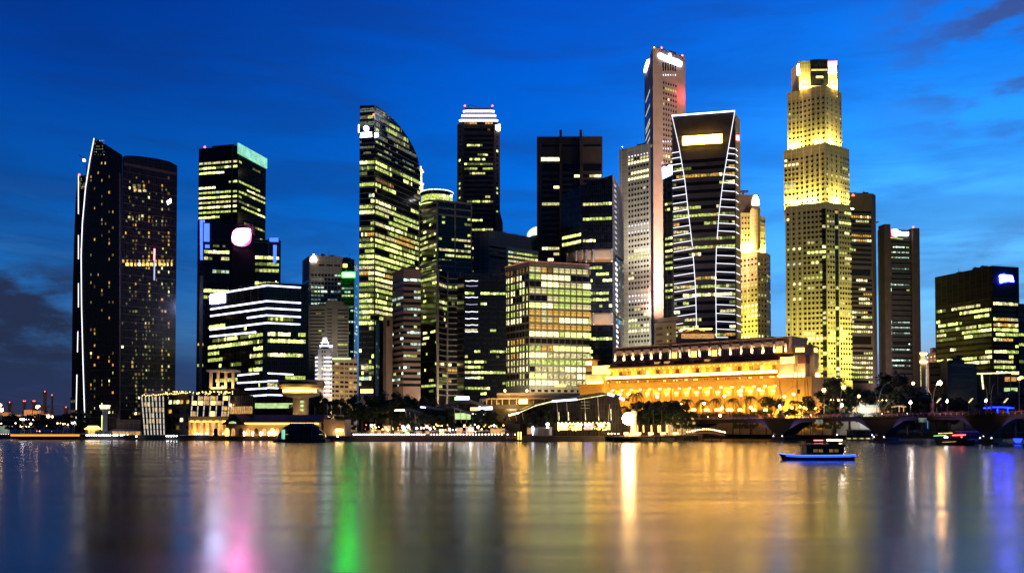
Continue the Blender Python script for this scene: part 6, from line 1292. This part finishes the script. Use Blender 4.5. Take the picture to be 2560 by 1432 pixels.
def body(mb):
    z = lambda y: CAMZ+ele(1584, y)*470
    prof = [(1086, 2.0, 0, 0), (1080, 2.1, 0, 0), (1072, 1.9, 0, .2), (1062, 1.7, 0, .3), (1050, 1.6, 0, .3), (1040, 1.7, 0, .2), (1032, 1.9, 0, -.1), (1027, 1.6, 0, -.2), (1024, .8, 0, -.1), (1023, .1, 0, 0)]
    n = 14; rings = []
    for y, r, dx, dy in prof:
        i = len(mb.v); rings.append(i)
        for a in range(n):
            t = 2*math.pi*a/n; k = 1+.12*math.cos(3*t); mb.v.append(tuple(Vector((q.x+dx+r*k*math.cos(t), q.y+dy+r*math.sin(t)*1.1, z(y)))-mb.o))
    for i, j in zip(rings, rings[1:]):
        for a in range(n): b = (a+1) % n; mb.f.append((i+a, i+b, j+b, j+a)); mb.m.append(mb.mi('statue_white'))
part(MR, 'body', body)
part(MR, 'muzzle', lambda mb: (mb.ball(W(1579, 1037, 468), .85, 'statue_white', 8), mb.ball(W(1580, 1033, 468.4), 1.0, 'statue_white', 8)))
part(MR, 'tail', lambda mb: mb.tube([W(1588, 1085, 471), W(1592, 1078, 471), W(1592, 1068, 471.5), W(1588, 1060, 471)], .7, 'statue_white', 8, .4))
part(MR, 'plinth', lambda mb: mb.lathe((q.x, q.y, 2.9), [(3.2, 0), (3, 1), (2.4, 1.4), (.1, 1.4)], 'cream_stone', 16))
area((q.x-1, q.y-7, 5), (q.x, q.y, 9), 260, (1, .75, .42), 2.5, 2)
FL = T(); FL.org = W(1571, 1060, 462); FL.root = empty('flood_lamp', FL.org, 'dazzling round flood lamp on a pole beside the lion statue', 'lamp')
mat('flood_face', emit=(1., .58, .24), es=110.)
part(FL, 'lens', lambda mb: mb.ball(W(1571, 1046, 462), 3.2, 'flood_face', 10)); part(FL, 'pole', lambda mb: mb.tube([W(1571, 1056, 463), W(1571, 1087, 463)], .2, 'black_metal', 6))
# low footbridge with lamp posts right of the deck
FB_ = T(); FB_.org = Vector((*G(1770, 486), 0)); FB_.root = empty('footbridge', FB_.org, 'low humped footbridge lined with little white lamps right of the statue deck', 'bridge')
fb = [(1700, 1086), (1725, 1084), (1745, 1080), (1760, 1078), (1775, 1078.5), (1790, 1081), (1812, 1086)]
part(FB_, 'deck', lambda mb: [mb.hexa([W(a, b+5, 478), W(c, d+5, 478), W(c, d+5, 484), W(a, b+5, 484), W(a, b, 478), W(c, d, 478), W(c, d, 484), W(a, b, 484)], 'brown_stone') for (a, b), (c, d) in zip(fb, fb[1:])])
for px in (1712, 1735, 1757, 1779, 1802): part(FB_, 'pile', lambda mb: mb.tube([(*G(px, 480), -1), (*G(px, 480), 2.4)], .35, 'quay_stone', 6))
def fby(x):
    for (a, b), (c, d) in zip(fb, fb[1:]):
        if a <= x <= c: return b+(d-b)*(x-a)/(c-a)-6
    return 1080
lampposts([1718, 1725, 1731, 1738, 1744, 1750, 1756, 1760, 1766, 1771, 1776, 1781, 1786, 1791, 1796, 1800, 1804, 1808, 1812], 477.6, fby, 'lamp_warm', .3, 'little white lamp on the rail of the low footbridge', 'lamps on the low footbridge')
# beyond the bridge: lit canopy, kiosk, lamps
kiosk('river_canopy', 1793, 1858, 600, 1068, 1080, 'canvas', 'lit_w2', 'pale curved riverside canopy seen through the first bridge span', depth=10)
kiosk('river_kiosk', 1856, 1892, 598, 1070, 1082, 'gold_stone', 'lantern', 'bright gold riverside kiosk seen through the first bridge span', depth=8); kiosk('river_kiosk', 1895, 1915, 602, 1073, 1082, 'gold_stone', 'room_warm', 'smaller dim gold kiosk right of the bright one under the bridge', depth=8)
lampposts([1793, 1814, 1823, 1844, 1850, 1862, 1869, 1890, 1900, 1915, 1922, 1936], 590, lambda x: 1070+(x*7 % 9), 'lamp_white', .55, 'bright white lamp on the far river bank under the first bridge span', 'lamps on the river bank')
area((G(1830, 590).x, 590, 4), (G(1830, 600).x, 602, 9), 1600, (1, .9, .65), 14, 1)
EW = T(); ef = Face(G(1752, 585), G(2700, 560)); EW.org = ef.P(0, 0); EW.root = empty('embankment_wall', EW.org, 'dark stone embankment wall of the far river bank under the bridge', 'wall'); part(EW, 'wall', lambda mb: ef.box(mb, 0, ef.L, -1, 3.4, -2, 0, 'quay_stone')); part(EW, 'hedge', lambda mb: [leafcloud(mb, tuple(ef.P(ef.L*(i+.5)/40, 4.4, -1)), ef.L/70, 1, 1.6, 120, .4, 'leaf_dark', i+700) for i in range(3, 40) if not 3 <= i <= 7])
# ================================================================ road bridge
BRI = T(); bf = Face(G(1740, 505), G(2640, 398)); BRI.faces = [bf]; BRI.org = bf.P(bf.L/2, 0); BRI.root = empty('road_bridge', BRI.org, 'long low road bridge with shallow arches, purple lit piers and pink flower railing', 'bridge')
s = lambda px: bf.hit(px, 1060)[0]
LN = bf.L; nz = 60
zt_ = lambda a: bf.hit(0, 0)[1]*0+(13.0+2.7*(a/LN)) 
PIER = [1700, 1948, 2200, 2466, 2745]; SP = [s(p) for p in PIER]; SP[0] = -8
def under(a):
    for p, q_ in zip(SP, SP[1:]):
        if p <= a <= q_:
            m = (a-p)/(q_-p); h = zt_(a)-3.4
            e = min(m, 1-m)*(q_-p); top = h-.6*abs(m-.5)*2
            return min(top, 2.2+(e/11.)**.8*(top-2.2)) if e < 11 else top
    return zt_(a)-3.4
def girder(mb):
    A_ = [LN*i/150 for i in range(151)]
    for a, b in zip(A_, A_[1:]):
        mb.hexa([bf.P(a, under(a), 0), bf.P(b, under(b), 0), bf.P(b, under(b)+.5, -24), bf.P(a, under(a)+.5, -24), bf.P(a, zt_(a)-2.2, 0), bf.P(b, zt_(b)-2.2, 0), bf.P(b, zt_(b)-2.2, -24), bf.P(a, zt_(a)-2.2, -24)], 'bridge_concrete')
part(BRI, 'girder', girder)
part(BRI, 'deck', lambda mb: mb.hexa([bf.P(-8, zt_(0)-2.2, 1.2), bf.P(LN, zt_(LN)-2.2, 1.2), bf.P(LN, zt_(LN)-2.2, -25), bf.P(-8, zt_(0)-2.2, -25), bf.P(-8, zt_(0)-1.5, 1.2), bf.P(LN, zt_(LN)-1.5, 1.2), bf.P(LN, zt_(LN)-1.5, -25), bf.P(-8, zt_(0)-1.5, -25)], 'bridge_concrete'))
part(BRI, 'planter', lambda mb: [leafcloud(mb, tuple(bf.P(LN*(i+.5)/30, zt_(LN*(i+.5)/30)-.1, .4)), LN/50, .5, .6, 130, .25, 'flowers', i+50) for i in range(30)], 'pink flowering planter along the rail')
part(BRI, 'handrail', lambda mb: (mb.tube([bf.P(0, zt_(0)-.35, 1.1), bf.P(LN, zt_(LN)-.35, 1.1)], .07, 'steel', 5), mb.tube([bf.P(0, zt_(0)-.9, 1.1), bf.P(LN, zt_(LN)-.9, 1.1)], .05, 'steel', 5)))
for i in range(72): a = LN*(i+.5)/72; part(BRI, 'rail_post', lambda mb: mb.box(bf.P(a, zt_(a)-.95, 1.1), (.14, .14, 1.2), 'cream_stone'))
pi_ = {}
for p in SP[1:]: pi_[p] = part(BRI, 'pier', lambda mb: (bf.box(mb, p-3.2, p+3.2, -1, 2.4, -24, 1.0, 'bridge_concrete'), bf.box(mb, p-5, p+5, -1, .7, -25, 2.2, 'quay_stone')))
for p in SP[1:]:
    for d in (-1, 1):
        part(BRI, 'pier_lamp', parent=pi_[p], fill=lambda mb: mb.ball(bf.P(p+d*2.4, 2.9, 2.2), .33, 'led_white', 6)); spot(bf.P(p+d*2.2, 1.6, 3.2), bf.P(p+d*11, 9, -.3), 30000, (.42, .26, 1), 40, .8, .2)
    for d in (26, 44): part(BRI, 'pier_lamp', lambda mb: mb.ball(bf.P(p+d, 3.6, -14), .34, 'led_white', 6))
for px in (2049, 2307): part(BRI, 'sign', lambda mb: bf.box(mb, s(px)-1.8, s(px)+1.8, zt_(s(px))-4.6, zt_(s(px))-2.5, .2, .5, 'lit_c1'), 'small pale green navigation board')
along(bf, 6, 14, 4, 14.5, .5, 1600, c=(1, .5, .35));  # unseen lamps added off the rail to brighten the flowers
lampposts([1770, 1800, 1968, 2005, 2027, 2205, 2268], lambda x: 505-(x-1740)*.118+1, lambda x: 1042-(x-1740)*.017, 'lamp_warm', .25, 'tiny lamp on the rail of the road bridge', 'tiny lamps on the bridge rail', 'rail_lamp')
# street lamps on the bridge
def streetlamp(px, y0, y1, dx, Y, k, r, label, banner=False, lamp=True):
    t = T(); t.org = W(px, y0, Y); t.root = empty('street_lamp', t.org, label, 'street lamp'); h = y0-y1
    pl_ = part(t, 'pole', lambda mb: mb.tube([W(px, y0, Y), W(px-dx*.06, y0-h*.45, Y), W(px+dx*.12, y0-h*.72, Y), W(px+dx*.45, y0-h*.92, Y), W(px+dx, y1, Y)], .22, 'steel', 6, .1))
    part(t, 'lamp', lambda mb: mb.ball(W(px+dx, y1, Y-.3), r, k, 8))
    if banner: part(t, 'banner', parent=pl_, fill=lambda mb: mb.box(W(px+dx*.08, y0-h*.25, Y-.4), (.6, .1, 4), 'flowers'))
for a in ((2334, 1031, 957, 15, 470, 'lamp_star', 1.1, 'street lamp with big starry orange light on the bridge', True), (2330, 1031, 968, -22, 470, 'black_metal', .12, 'curved unlit street lamp leaning left beside the starry one', True), (2101, 1036, 968, 8, 500, 'lamp_gold', 1.0, 'orange street lamp against the spreading dark tree', True), (2142, 1036, 990, 5, 505, 'lamp_gold', .7, 'orange street lamp left of the white walled restaurant', False), (1958, 1038, 963, 42, 505, 'black_metal', .12, 'tall unlit street lamp arching over the right hotel pavilion', False), (1955, 1038, 962, -12, 505, 'black_metal', .12, 'tall unlit street lamp arching left before the hotel', False), (2192, 1034, 975, -9, 490, 'black_metal', .14, 'curved lamp post before the white walled restaurant', False), (2199, 1034, 955, 26, 490, 'black_metal', .12, 'tall curved lamp post before the tall dark tree', False), (2468, 1028, 965, -6, 445, 'black_metal', .12, 'curved lamp post left of the blue lit canopy', True), (2478, 1028, 958, 10, 445, 'black_metal', .12, 'curved lamp post leaning right above the blue lit canopy', True), (2283, 1032, 958, 0, 560, 'lamp_warm', .9, 'orange lamp left of the starry street lamp', False), (2548, 1026, 946, 0, 480, 'lamp_gold', .7, 'orange lamp before the right edge glass block', False), (1745, 1045, 970, 40, 520, 'black_metal', .1, 'unlit lamp post arching over the palms', False), (2060, 1036, 975, 0, 505, 'lamp_warm', 1.1, 'white hot lamp globe in front of the spreading tree', False)): streetlamp(*(a[:4]+(((505-(a[0]-1740)*.118)+7) if a[0] not in (1745, 2283, 2060) else a[4],)+a[5:]))
for px, py, Y, lb in ((2276, 1006, 470, 'white starry lamp cluster left of the bridge street lamps'), (2105, 1013, 490, 'white starry lamp below the spreading dark tree'), (2368, 1003, 462, 'white lamp cluster right of the starry orange lamp'), (2465, 1002, 448, 'white lamp before the right hand trees'), (1949, 1016, 505, 'white lamp before the gold hotel pavilion')):
    Y = 505-(px-1740)*.118+7
    t = T(); t.org = W(px, 1032, Y); t.root = empty('pole_lamp', t.org, lb, 'lamp'); part(t, 'pole', lambda mb: mb.tube([W(px, 1032, Y), W(px, py, Y)], .12, 'steel', 6)); part(t, 'globe', lambda mb: (mb.ball(W(px, py, Y-.3), .6, 'lamp_starw' if px in (2276, 2105) else 'lamp_white', 7), mb.ball(W(px+.5, py-4, Y), .25, 'lamp_white', 6)))
for px, Y, lb in ((2344, 468, 'four armed white lamp cluster beside the starry street lamp'), (2424, 452, 'four armed lamp bracket post right of the pole lamps'), (2512, 440, 'lamp bracket post by the blue lit canopy')):
    Y = 505-(px-1740)*.118+7
    t = T(); t.org = W(px, 1029, Y); t.root = empty('bracket_lamp', t.org, lb, 'lamp'); part(t, 'pole', lambda mb: mb.tube([W(px-2, 1029, Y), W(px-2, 1002, Y), W(px+2, 997, Y), W(px+8, 996, Y)], .13, 'steel', 6))
    for i in range(4): part(t, 'lamp', lambda mb: mb.box(W(px-1+i*2.6, 1005-i*3, Y-.2), (.7, .2, .3), 'lit_w3'))
# hotel street lamps and globes
GH = [(1643, 992), (1811, 990), (1853, 975), (1852, 987), (1897, 973), (1961, 991), (1984, 985), (1760, 1008), (1805, 1020), (1877, 1018), (1703, 1010), (1735, 1038), (1800, 1038)]
for px, py in GH:
    t = T(); t.org = W(px, 1045, 530); t.root = empty('globe_lamp', t.org, 'white hot globe lamp on a thin post before the gold colonnade', 'lamp', 'globe lamps before the colonnade'); part(t, 'globe', lambda mb: mb.ball(W(px, py, 530), .8, 'lamp_warm', 8)); part(t, 'post', lambda mb: mb.tube([W(px, py+2, 530), W(px, 1045, 530)], .08, 'black_metal', 5))
for px, w_ in ((1708, 14), (1734, 10), (1767, 11), (1795, 14), (1824, 15), (1850, 9), (1885, 9), (1914, 8)):
    o = MB(W(px, 1030, 526)); o.box(W(px, 1024, 526), (w_*.24, 1, 1.2), 'lamp_gold'); o.box(W(px, 1034, 526), (.3, .3, 3.5), 'black_metal'); tag(o.build('lantern_box'), 'wide glowing lantern box in the row at the foot of the colonnade', 'lamp', 'lantern boxes at the foot of the colonnade')
kiosk('entrance_canopy', 1664, 1742, 520, 1032, 1052, 'gold_stone', 'room_warm', 'gold lit entrance canopy with wide roof between the palms', depth=8)
for px, py in ((2010, 1019), (2016, 1021), (2038, 1020), (1979, 1018), (2000, 1016)): tl(px, py, 525, 'lamp_gold', 'small golden garden lamp at the right corner of the hotel', 'garden lamps at the hotel corner', 2.2)
# white walled restaurant, orange shelter, blue canopy
WR = tower('waterside_restaurant', 'low curved white walled restaurant flood lit behind the bridge rail', [(2060, 1005), (2100, 1004), (2150, 1003), (2200, 1003), (2232, 1006)], 2, 530, 'white_paint', 'building', base=2.4)
part(WR, 'window_band', lambda mb: [f.quad(mb, 0, f.L, zof(WR, 1030), zof(WR, 1019), .1, 'room_warm') for f in WR.faces[1:]]); part(WR, 'roof_terrace', lambda mb: [f.box(mb, 0, f.L, WR.H, WR.H+.3, -6, .5, 'cream_stone') for f in WR.faces]); part(WR, 'pergola', lambda mb: [f.box(mb, 0, f.L, WR.H+2.4, WR.H+2.7, -4, 0, 'gold_stone') for f in WR.faces[:2]])
for i in range(16): part(WR, 'terrace_lamp', lambda mb: mb.ball(W(2066+i*10, 1000.5+R.uniform(-1, 1), 526), R.choice((.25, .35, .5)), 'lamp_warm', 6))
for px, p in ((2135, 1300), (2175, 3000)): area((*G(px, 516), 16), (*G(px, 530), 19), p, (.95, 1, .85), 12, 1)
def shelter(name, px0, px1, Y, y0, y1, k, label):
    t = T(); t.org = W((px0+px1)/2, y1, Y); t.root = empty(name, t.org, label, 'shelter'); n = 8
    def rf(mb):
        P = [W(px0+(px1-px0)*i/n, y0+(y1-y0)*.25*(1-math.sin(math.pi*i/n)), Y) for i in range(n+1)]
        for a, b in zip(P, P[1:]): mb.hexa([a-Vector((0, 0, .4)), b-Vector((0, 0, .4)), b+Vector((0, 5, -.4)), a+Vector((0, 5, -.4)), a, b, b+Vector((0, 5, 0)), a+Vector((0, 5, 0))], k)
    part(t, 'roof', rf)
    for q in (.35, .75): part(t, 'post', lambda mb: mb.tube([W(px0+(px1-px0)*q, y1+5, Y), W(px0+(px1-px0)*q, y0+2, Y)], .25, k, 6))
shelter('bus_shelter', 2238, 2266, 465, 1013, 1024, 'room_warm', 'orange lit curved shelter on the bridge left of the white lamps'); shelter('lit_canopy', 2472, 2535, 440, 1016, 1026, 'blue_hot', 'long blue lit canopy on the right end of the bridge')
RS = T(); RS.org = W(2353, 1030, 468); RS.root = empty('traffic_sign', RS.org, 'small red traffic sign on the bridge between lamp posts', 'sign'); part(RS, 'post', lambda mb: mb.tube([W(2353, 1030, 468), W(2353, 1012, 468)], .06, 'steel', 5)); part(RS, 'panel', lambda mb: mb.lathe(tuple(W(2353, 1016, 467.8)), [(.05, 0), (.6, .8), (.5, 1.5), (.05, 2)], 'flowers', 4))
# ================================================================ boats
def boat(name, label, pxa, pxb, pyw, Y, h0, h1, cab, hull='boat_dark'):
    t = T(); a, b = G(pxa, Y), G(pxb, Y); Lb = abs(b.x-a.x); t.f = Face(a, b); t.org = Vector(((a.x+b.x)/2, Y, 0)); t.L = Lb; t.root = empty(name, t.org, label, 'boat'); t.Y = Y; wd = Lb*.13
    st = [(0, .02, h0*1.35), (.08, .45, h0*1.15), (.25, .9, h0), (.6, 1, h0), (.88, .9, h0*1.05), (1, .6, h0*1.15)]; t.st = st; t.wd = wd
    def hf(mb):
        R_ = []
        for s_, w_, z in st:
            x = a.x+s_*Lb; R_.append([Vector((x+(.05*Lb if s_ == 0 else 0), Y-wd*w_*.55, -.2)), Vector((x, Y-wd*w_, z)), Vector((x, Y+wd*w_, z)), Vector((x+(.05*Lb if s_ == 0 else 0), Y+wd*w_*.55, -.2))])
        for P_0, P_1 in zip(R_, R_[1:]):
            for i in range(3): mb.poly([P_0[i], P_1[i], P_1[i+1], P_0[i+1]], hull)
        mb.poly(R_[-1], hull)
    t.hull = part(t, 'hull', hf)
    if cab: 
        c0, c1, ch = cab
        part(t, 'cabin', lambda mb: mb.prism([(a.x+c0*Lb, Y-wd*.8), (a.x+c1*Lb, Y-wd*.8), (a.x+c1*Lb, Y+wd*.8), (a.x+c0*Lb, Y+wd*.8)], h0*.9, h0+ch*.85, 'black_glass')); part(t, 'roof', lambda mb: mb.prism([(a.x+(c0-.02)*Lb, Y-wd), (a.x+(c1+.02)*Lb, Y-wd), (a.x+(c1+.02)*Lb, Y+wd), (a.x+(c0-.02)*Lb, Y+wd)], h0+ch*.85, h0+ch, hull))
    return t
BB = boat('river_boat', 'dark river boat with a glowing blue light strip along its hull', 1946, 2132, 1150, 240, 1.25, 0, (.34, .84, 2.9))
def gun(mb, dz, k, r, s0=0, s1=1):
    a = BB.f.A
    P = [Vector((a.x+s_*BB.L, 240-BB.wd*w_-.12, z+dz)) for s_, w_, z in BB.st if s0 <= s_ <= s1]; mb.tube(P, r, k, 6)
mat('boat_led', emit=(.012, .05, 1.0), es=3.2); mat('boat_led2', emit=(.12, .30, 1.0), es=1.8)
part(BB, 'light_strip', parent=BB.hull, fill=lambda mb: gun(mb, .05, 'boat_led2', .10)); part(BB, 'light_strip', parent=BB.hull, fill=lambda mb: gun(mb, -.30, 'boat_led', .22, .05, 1))
part(BB, 'railing', lambda mb: (mb.tube([(BB.f.A.x+s_*BB.L, 240-BB.wd*.95, 2.1) for s_ in (.12, .3)], .05, 'boat_dark', 4), mb.tube([(BB.f.A.x+s_*BB.L, 240-BB.wd*.95, 2.1) for s_ in (.85, .98)], .05, 'boat_dark', 4)))
part(BB, 'cabin_window', lambda mb: [mb.box((BB.f.A.x+s_*BB.L, 240-BB.wd*.81, 2.5), (1.1, .06, .8), 'lit_o1' if i % 3 else 'dark_window') for i, s_ in enumerate((.39, .46, .53, .60, .67, .74, .81))])
part(BB, 'wheelhouse', lambda mb: mb.box((BB.f.A.x+.73*BB.L, 240, 4.5), (2.6, 1.8, 1.0), 'boat_dark')); part(BB, 'post', lambda mb: [mb.tube([(BB.f.A.x+s_*BB.L, 238.5, 1.2), (BB.f.A.x+s_*BB.L, 238.5, 3.7)], .09, 'boat_dark', 5) for s_ in (.27, .3)])
B3 = boat('river_boat', 'dark boat with red and orange lights near the right bridge pier', 2336, 2432, 1108, 400, 2.0, 0, (.25, .8, 3.2))
part(B3, 'light_strip', lambda mb: mb.tube([W(2346, 1083, 397), W(2381, 1081.5, 397)], .16, 'lit_o3', 5)); part(B3, 'light_strip', lambda mb: mb.tube([W(2381, 1087.5, 397), W(2414, 1086.5, 397)], .2, 'lamp_red', 5)); part(B3, 'light_strip', lambda mb: mb.tube([W(2334, 1089, 397), W(2366, 1087.5, 397)], .08, 'lamp_green', 5)); part(B3, 'lamp', lambda mb: mb.ball(W(2404, 1091.5, 396), .38, 'lamp_red', 6)); part(B3, 'lamp', lambda mb: mb.box(W(2365, 1092.5, 396), (1.4, .3, .5), 'lamp_white')); part(B3, 'light_strip', lambda mb: mb.tube([W(2356, 1105, 392.5), W(2390, 1103, 392.5)], .12, 'lit_o2', 5))
B4 = boat('barge', 'flat dark barge with a white light bar before the first bridge pier', 2012, 2100, 1104, 452, 1.3, 0, None); part(B4, 'light_bar', lambda mb: mb.box(W(2086, 1099.5, 447), (7.5, .4, .6), 'lamp_warm')); part(B4, 'light_bar', lambda mb: mb.box(W(2046, 1100, 447), (4.5, .3, .3), 'sign_red'))
B5 = boat('moored_boat', 'brown canopied boat moored under the second bridge span', 2112, 2190, 1096, 500, 1.6, 0, (.1, .95, 4.6), 'brown_stone'); part(B5, 'light_strip', lambda mb: [mb.box(W(2122+i*16, 1095.5, 488), (2.0, .3, .5), 'lit_w2') for i in range(5)])
B6 = boat('moored_boat', 'brown canopied boat moored under the third bridge span', 2385, 2462, 1096, 470, 1.4, 0, (.1, .95, 4.2), 'brown_stone'); B7 = boat('trail_boat', 'long low ferry before the left shore shaped from a boat light trail', 38, 212, 1099, 528, 1.2, 0, (.02, .98, 2.2), 'brown_dark')
part(B7, 'light_trail', lambda mb: B7.f.box(mb, .5, B7.L-.3, 2.0, 3.2, B7.wd*1.02, B7.wd*1.02+.2, 'amber_rim'), 'long amber light trail built as a band')  # light trail of a moving boat built as a glowing band
BL = T(); BL.org = Vector((*G(2545, 415), 0)); BL.root = empty('light_buoy', BL.org, 'blue lit cup shaped buoy at the right edge under the bridge', 'buoy'); part(BL, 'shade', lambda mb: mb.lathe((*G(2544, 415), .6), [(1.1, 0), (2.0, 2.0), (.1, 2.0)], 'boat_led', 10)); part(BL, 'float', lambda mb: mb.lathe((*G(2544, 415), -.3), [(1.8, 0), (1.8, .8), (.1, .9)], 'black_metal', 10))
# ================================================================ far port on the left
def gcrane(px, y0, y1, w_, label, two=False, Y=1500):
    t = T(); t.org = W(px, y0, Y); t.root = empty('port_crane', t.org, label, 'crane', 'cranes of the far port')
    def leg(d): return lambda mb: mb.tube([W(px+d*w_, y0, Y), W(px+d*w_*.35, y1+(y0-y1)*.45, Y)], 1.0, 'crane_steel', 5)
    part(t, 'leg', leg(-1)); part(t, 'leg', leg(1)); part(t, 'mast', lambda mb: (mb.box(W(px, (y1+y0)/2-4, Y), (w_*.55, 4, (y0-y1)*.55), 'crane_steel'), mb.tube([W(px-w_, (y0+y1)/2+4, Y), W(px+w_*1.4, (y0+y1)/2+4, Y)], 1.1, 'crane_steel', 5)))
    part(t, 'boom', lambda mb: mb.box(W(px, y1+2, Y), (w_*1.0, 3, 4), 'crane_steel')); part(t, 'beacon', lambda mb: [mb.ball(W(px+d, y1-1, Y-3), .9, 'lamp_red', 6) for d in ((-2, 2) if two else (0,))])
for a in ((24, 1045, 1006, 7, 'port crane with one red light, far left'), (61, 1045, 1003, 5, 'port crane with a pair of red lights left of the light mast', True), (85, 1045, 1003, 8, 'port crane with two red lights right behind the light mast', True), (112, 1045, 979, 7, 'tallest port crane with a square head'), (130, 1042, 988, 3, 'slim tall port mast crane right of the tallest'), (165, 1048, 1018, 8, 'wide legged port crane nearest the sail towers')): gcrane(*a)
for a, b, y, Y, lb in ((-60, 210, 1046, 1300, 'long dark wooded ridge in front of the far port'),):
    t = T(); t.org = Vector((*G(80, Y), 0)); t.root = empty('wooded_bank', t.org, lb, 'wood'); t.root['kind'] = 'stuff'
    part(t, 'foliage', lambda mb: [leafcloud(mb, tuple(W(a+(b-a)*i/24, y+4, Y+R.uniform(-30, 30))), 16, 10, R.uniform(6, 10), 130, 3, 'leaf_dark', i+300) for i in range(25)])
HZ = T(); HZ.org = Vector((*G(60, 1400), 0)); HZ.root = empty('container_yard', HZ.org, 'orange glowing container stacks below the port cranes', 'container yard')
for i, (a, b, y0) in enumerate(((2, 24, 1030), (64, 84, 1024), (86, 106, 1026), (28, 56, 1036), (108, 124, 1034), (-30, 0, 1032))): part(HZ, 'container_stack', lambda mb: mb.box(W((a+b)/2, (y0+1050)/2, 1400), ((b-a)*.62, 10, (1050-y0)*.62), 'brown_stone'))
area((*G(60, 1330), 30), (*G(60, 1400), 20), 90000, (1, .5, .18), 120, 10); area((*G(0, 1330), 30), (*G(0, 1400), 20), 60000, (1, .5, .18), 60, 10)
def mastlamp(px, py, r, k, Y, label, gr=None, yb=1050):
    t = T(); t.org = W(px, yb, Y); t.root = empty('flood_mast', t.org, label, 'light mast', gr); part(t, 'lamp', lambda mb: mb.ball(W(px, py, Y), r*.85, k, 7)); part(t, 'mast', lambda mb: mb.tube([W(px, yb, Y+.5), W(px, py+1, Y+.5)], r*.16, 'steel', 5))
for px, py, r, lb in ((4, 1024, 2.9, 'lower of two orange flood lights at the left frame edge'), (1, 1012, 2.2, 'upper of two orange flood lights at the left frame edge'), (93, 1017, 2.3, 'orange flood light on the tall lit mast before the port cranes'), (98, 1015, 1.3, 'small companion light of the tall lit mast'), (121, 1040, 2.4, 'orange flood light at the end of the wooded ridge'), (131, 1041, 1.6, 'white flood light right of the wooded ridge lamp')): mastlamp(px, py, r, 'lamp_warm', 1200, lb)
for px, py, r, k in ((52, 1047, .9, 'lamp_white'), (57, 1048, 1., 'lamp_white'), (60, 1047, .8, 'lamp_white'), (66, 1048, .6, 'lamp_white'), (72, 1048.5, .75, 'lamp_white'), (77, 1049, .75, 'lamp_white'), (83, 1050, .8, 'lamp_white'), (39, 1057, .9, 'lamp_pink'), (52, 1065, 1.2, 'lamp_warm'), (77, 1059, 1.3, 'lamp_warm'), (58, 1066, .6, 'lamp_warm'), (66, 1066, .6, 'lamp_warm'), (72, 1066, .5, 'lamp_warm'), (90, 1066, .6, 'lamp_white'), (116, 1063, .5, 'lamp_warm'), (30, 1065, .6, 'lamp_warm'), (144, 1058, .9, 'lamp_warm'), (151, 1058, .9, 'lamp_warm'), (158, 1059, .9, 'lamp_warm'), (163, 1059, .8, 'lamp_warm'), (170, 1060, 1.2, 'lamp_warm'), (181, 1058, 1.5, 'lamp_white'), (186, 1056, 1.0, 'lamp_white'), (3, 1058, .6, 'lamp_warm'), (92, 1077, .5, 'lamp_red'), (99, 1077, .5, 'lamp_pink'), (129, 1077, .4, 'lamp_red')):
    mastlamp(px, py, r*.7, k, 620, 'glaring %s lamp on a post on the low left shore' % {'lamp_white': 'white', 'lamp_warm': 'orange', 'lamp_pink': 'pink', 'lamp_red': 'red'}[k], 'lamp posts on the left shore', 1085)
tower('shore_shed', 'pale lit shed on the low shore at the left frame edge', [(-20, 1063), (24, 1063)], 0, 600, 'white_paint', 'building'); area((*G(5, 590), 6), (*G(5, 600), 7), 500, (.8, 1, .8), 8, 1)
for i, px in enumerate((20, 42, 75, 108, 128, 146, 192, 204)): tree(2, px, 580, 1.1 if i < 6 else 1.7, 'dark rounded tree on the low left shore', 'trees on the low left shore')
lampposts([3+6*i for i in range(20)], 556, 1084.5, 'lamp_pink', .16, 'tiny pinkish lamp in the dotted row on the low left shore', 'dotted lamps on the low left shore')
# ================================================================ unseen fill lamps added to lift the tower walls, standing in for city glow
CITY = (1, .74, .50)
def street(px, Y, z, tpx, tY, tz, p, c=CITY, sx=18, sy=6): area((*G(px, Y), z), (*G(tpx, tY), tz), p, c, sx, sy, 120)
street(1590, 815, 40, 1595, 860, 150, 70000, (1, .90, .62)); street(1665, 850, 110, 1672, 900, 220, 420000, (1, .62, .48)); street(1590, 830, 150, 1600, 860, 220, 50000, (1, .88, .66))
street(1420, 800, 40, 1420, 860, 130, 20000, (1, .72, .62)); street(1265, 745, 60, 1265, 790, 110, 30000, (.95, .95, .8)); street(1015, 690, 12, 1015, 730, 60, 9000); street(1100, 725, 15, 1100, 770, 80, 14000)
street(1370, 655, 12, 1370, 700, 60, 34000, (1, .80, .46), 30); street(1760, 720, 30, 1760, 770, 110, 16000, (1, .66, .5)); street(2240, 830, 30, 2245, 880, 110, 15000, (1, .72, .62)); street(2155, 800, 60, 2155, 850, 120, 12000, (1, .66, .5))
street(810, 755, 60, 810, 800, 110, 28000, (1, .85, .62)); street(815, 750, 20, 815, 790, 60, 12000, (1, .8, .6)); street(1195, 800, 110, 1195, 850, 190, 15000, (1, .66, .5)); street(2400, 650, 12, 2405, 690, 30, 1500); street(850, 650, 12, 850, 690, 30, 11000, (1, .74, .45))
street(1548, 700, 110, 1548, 790, 150, 26000, (.85, .8, 1), 8)
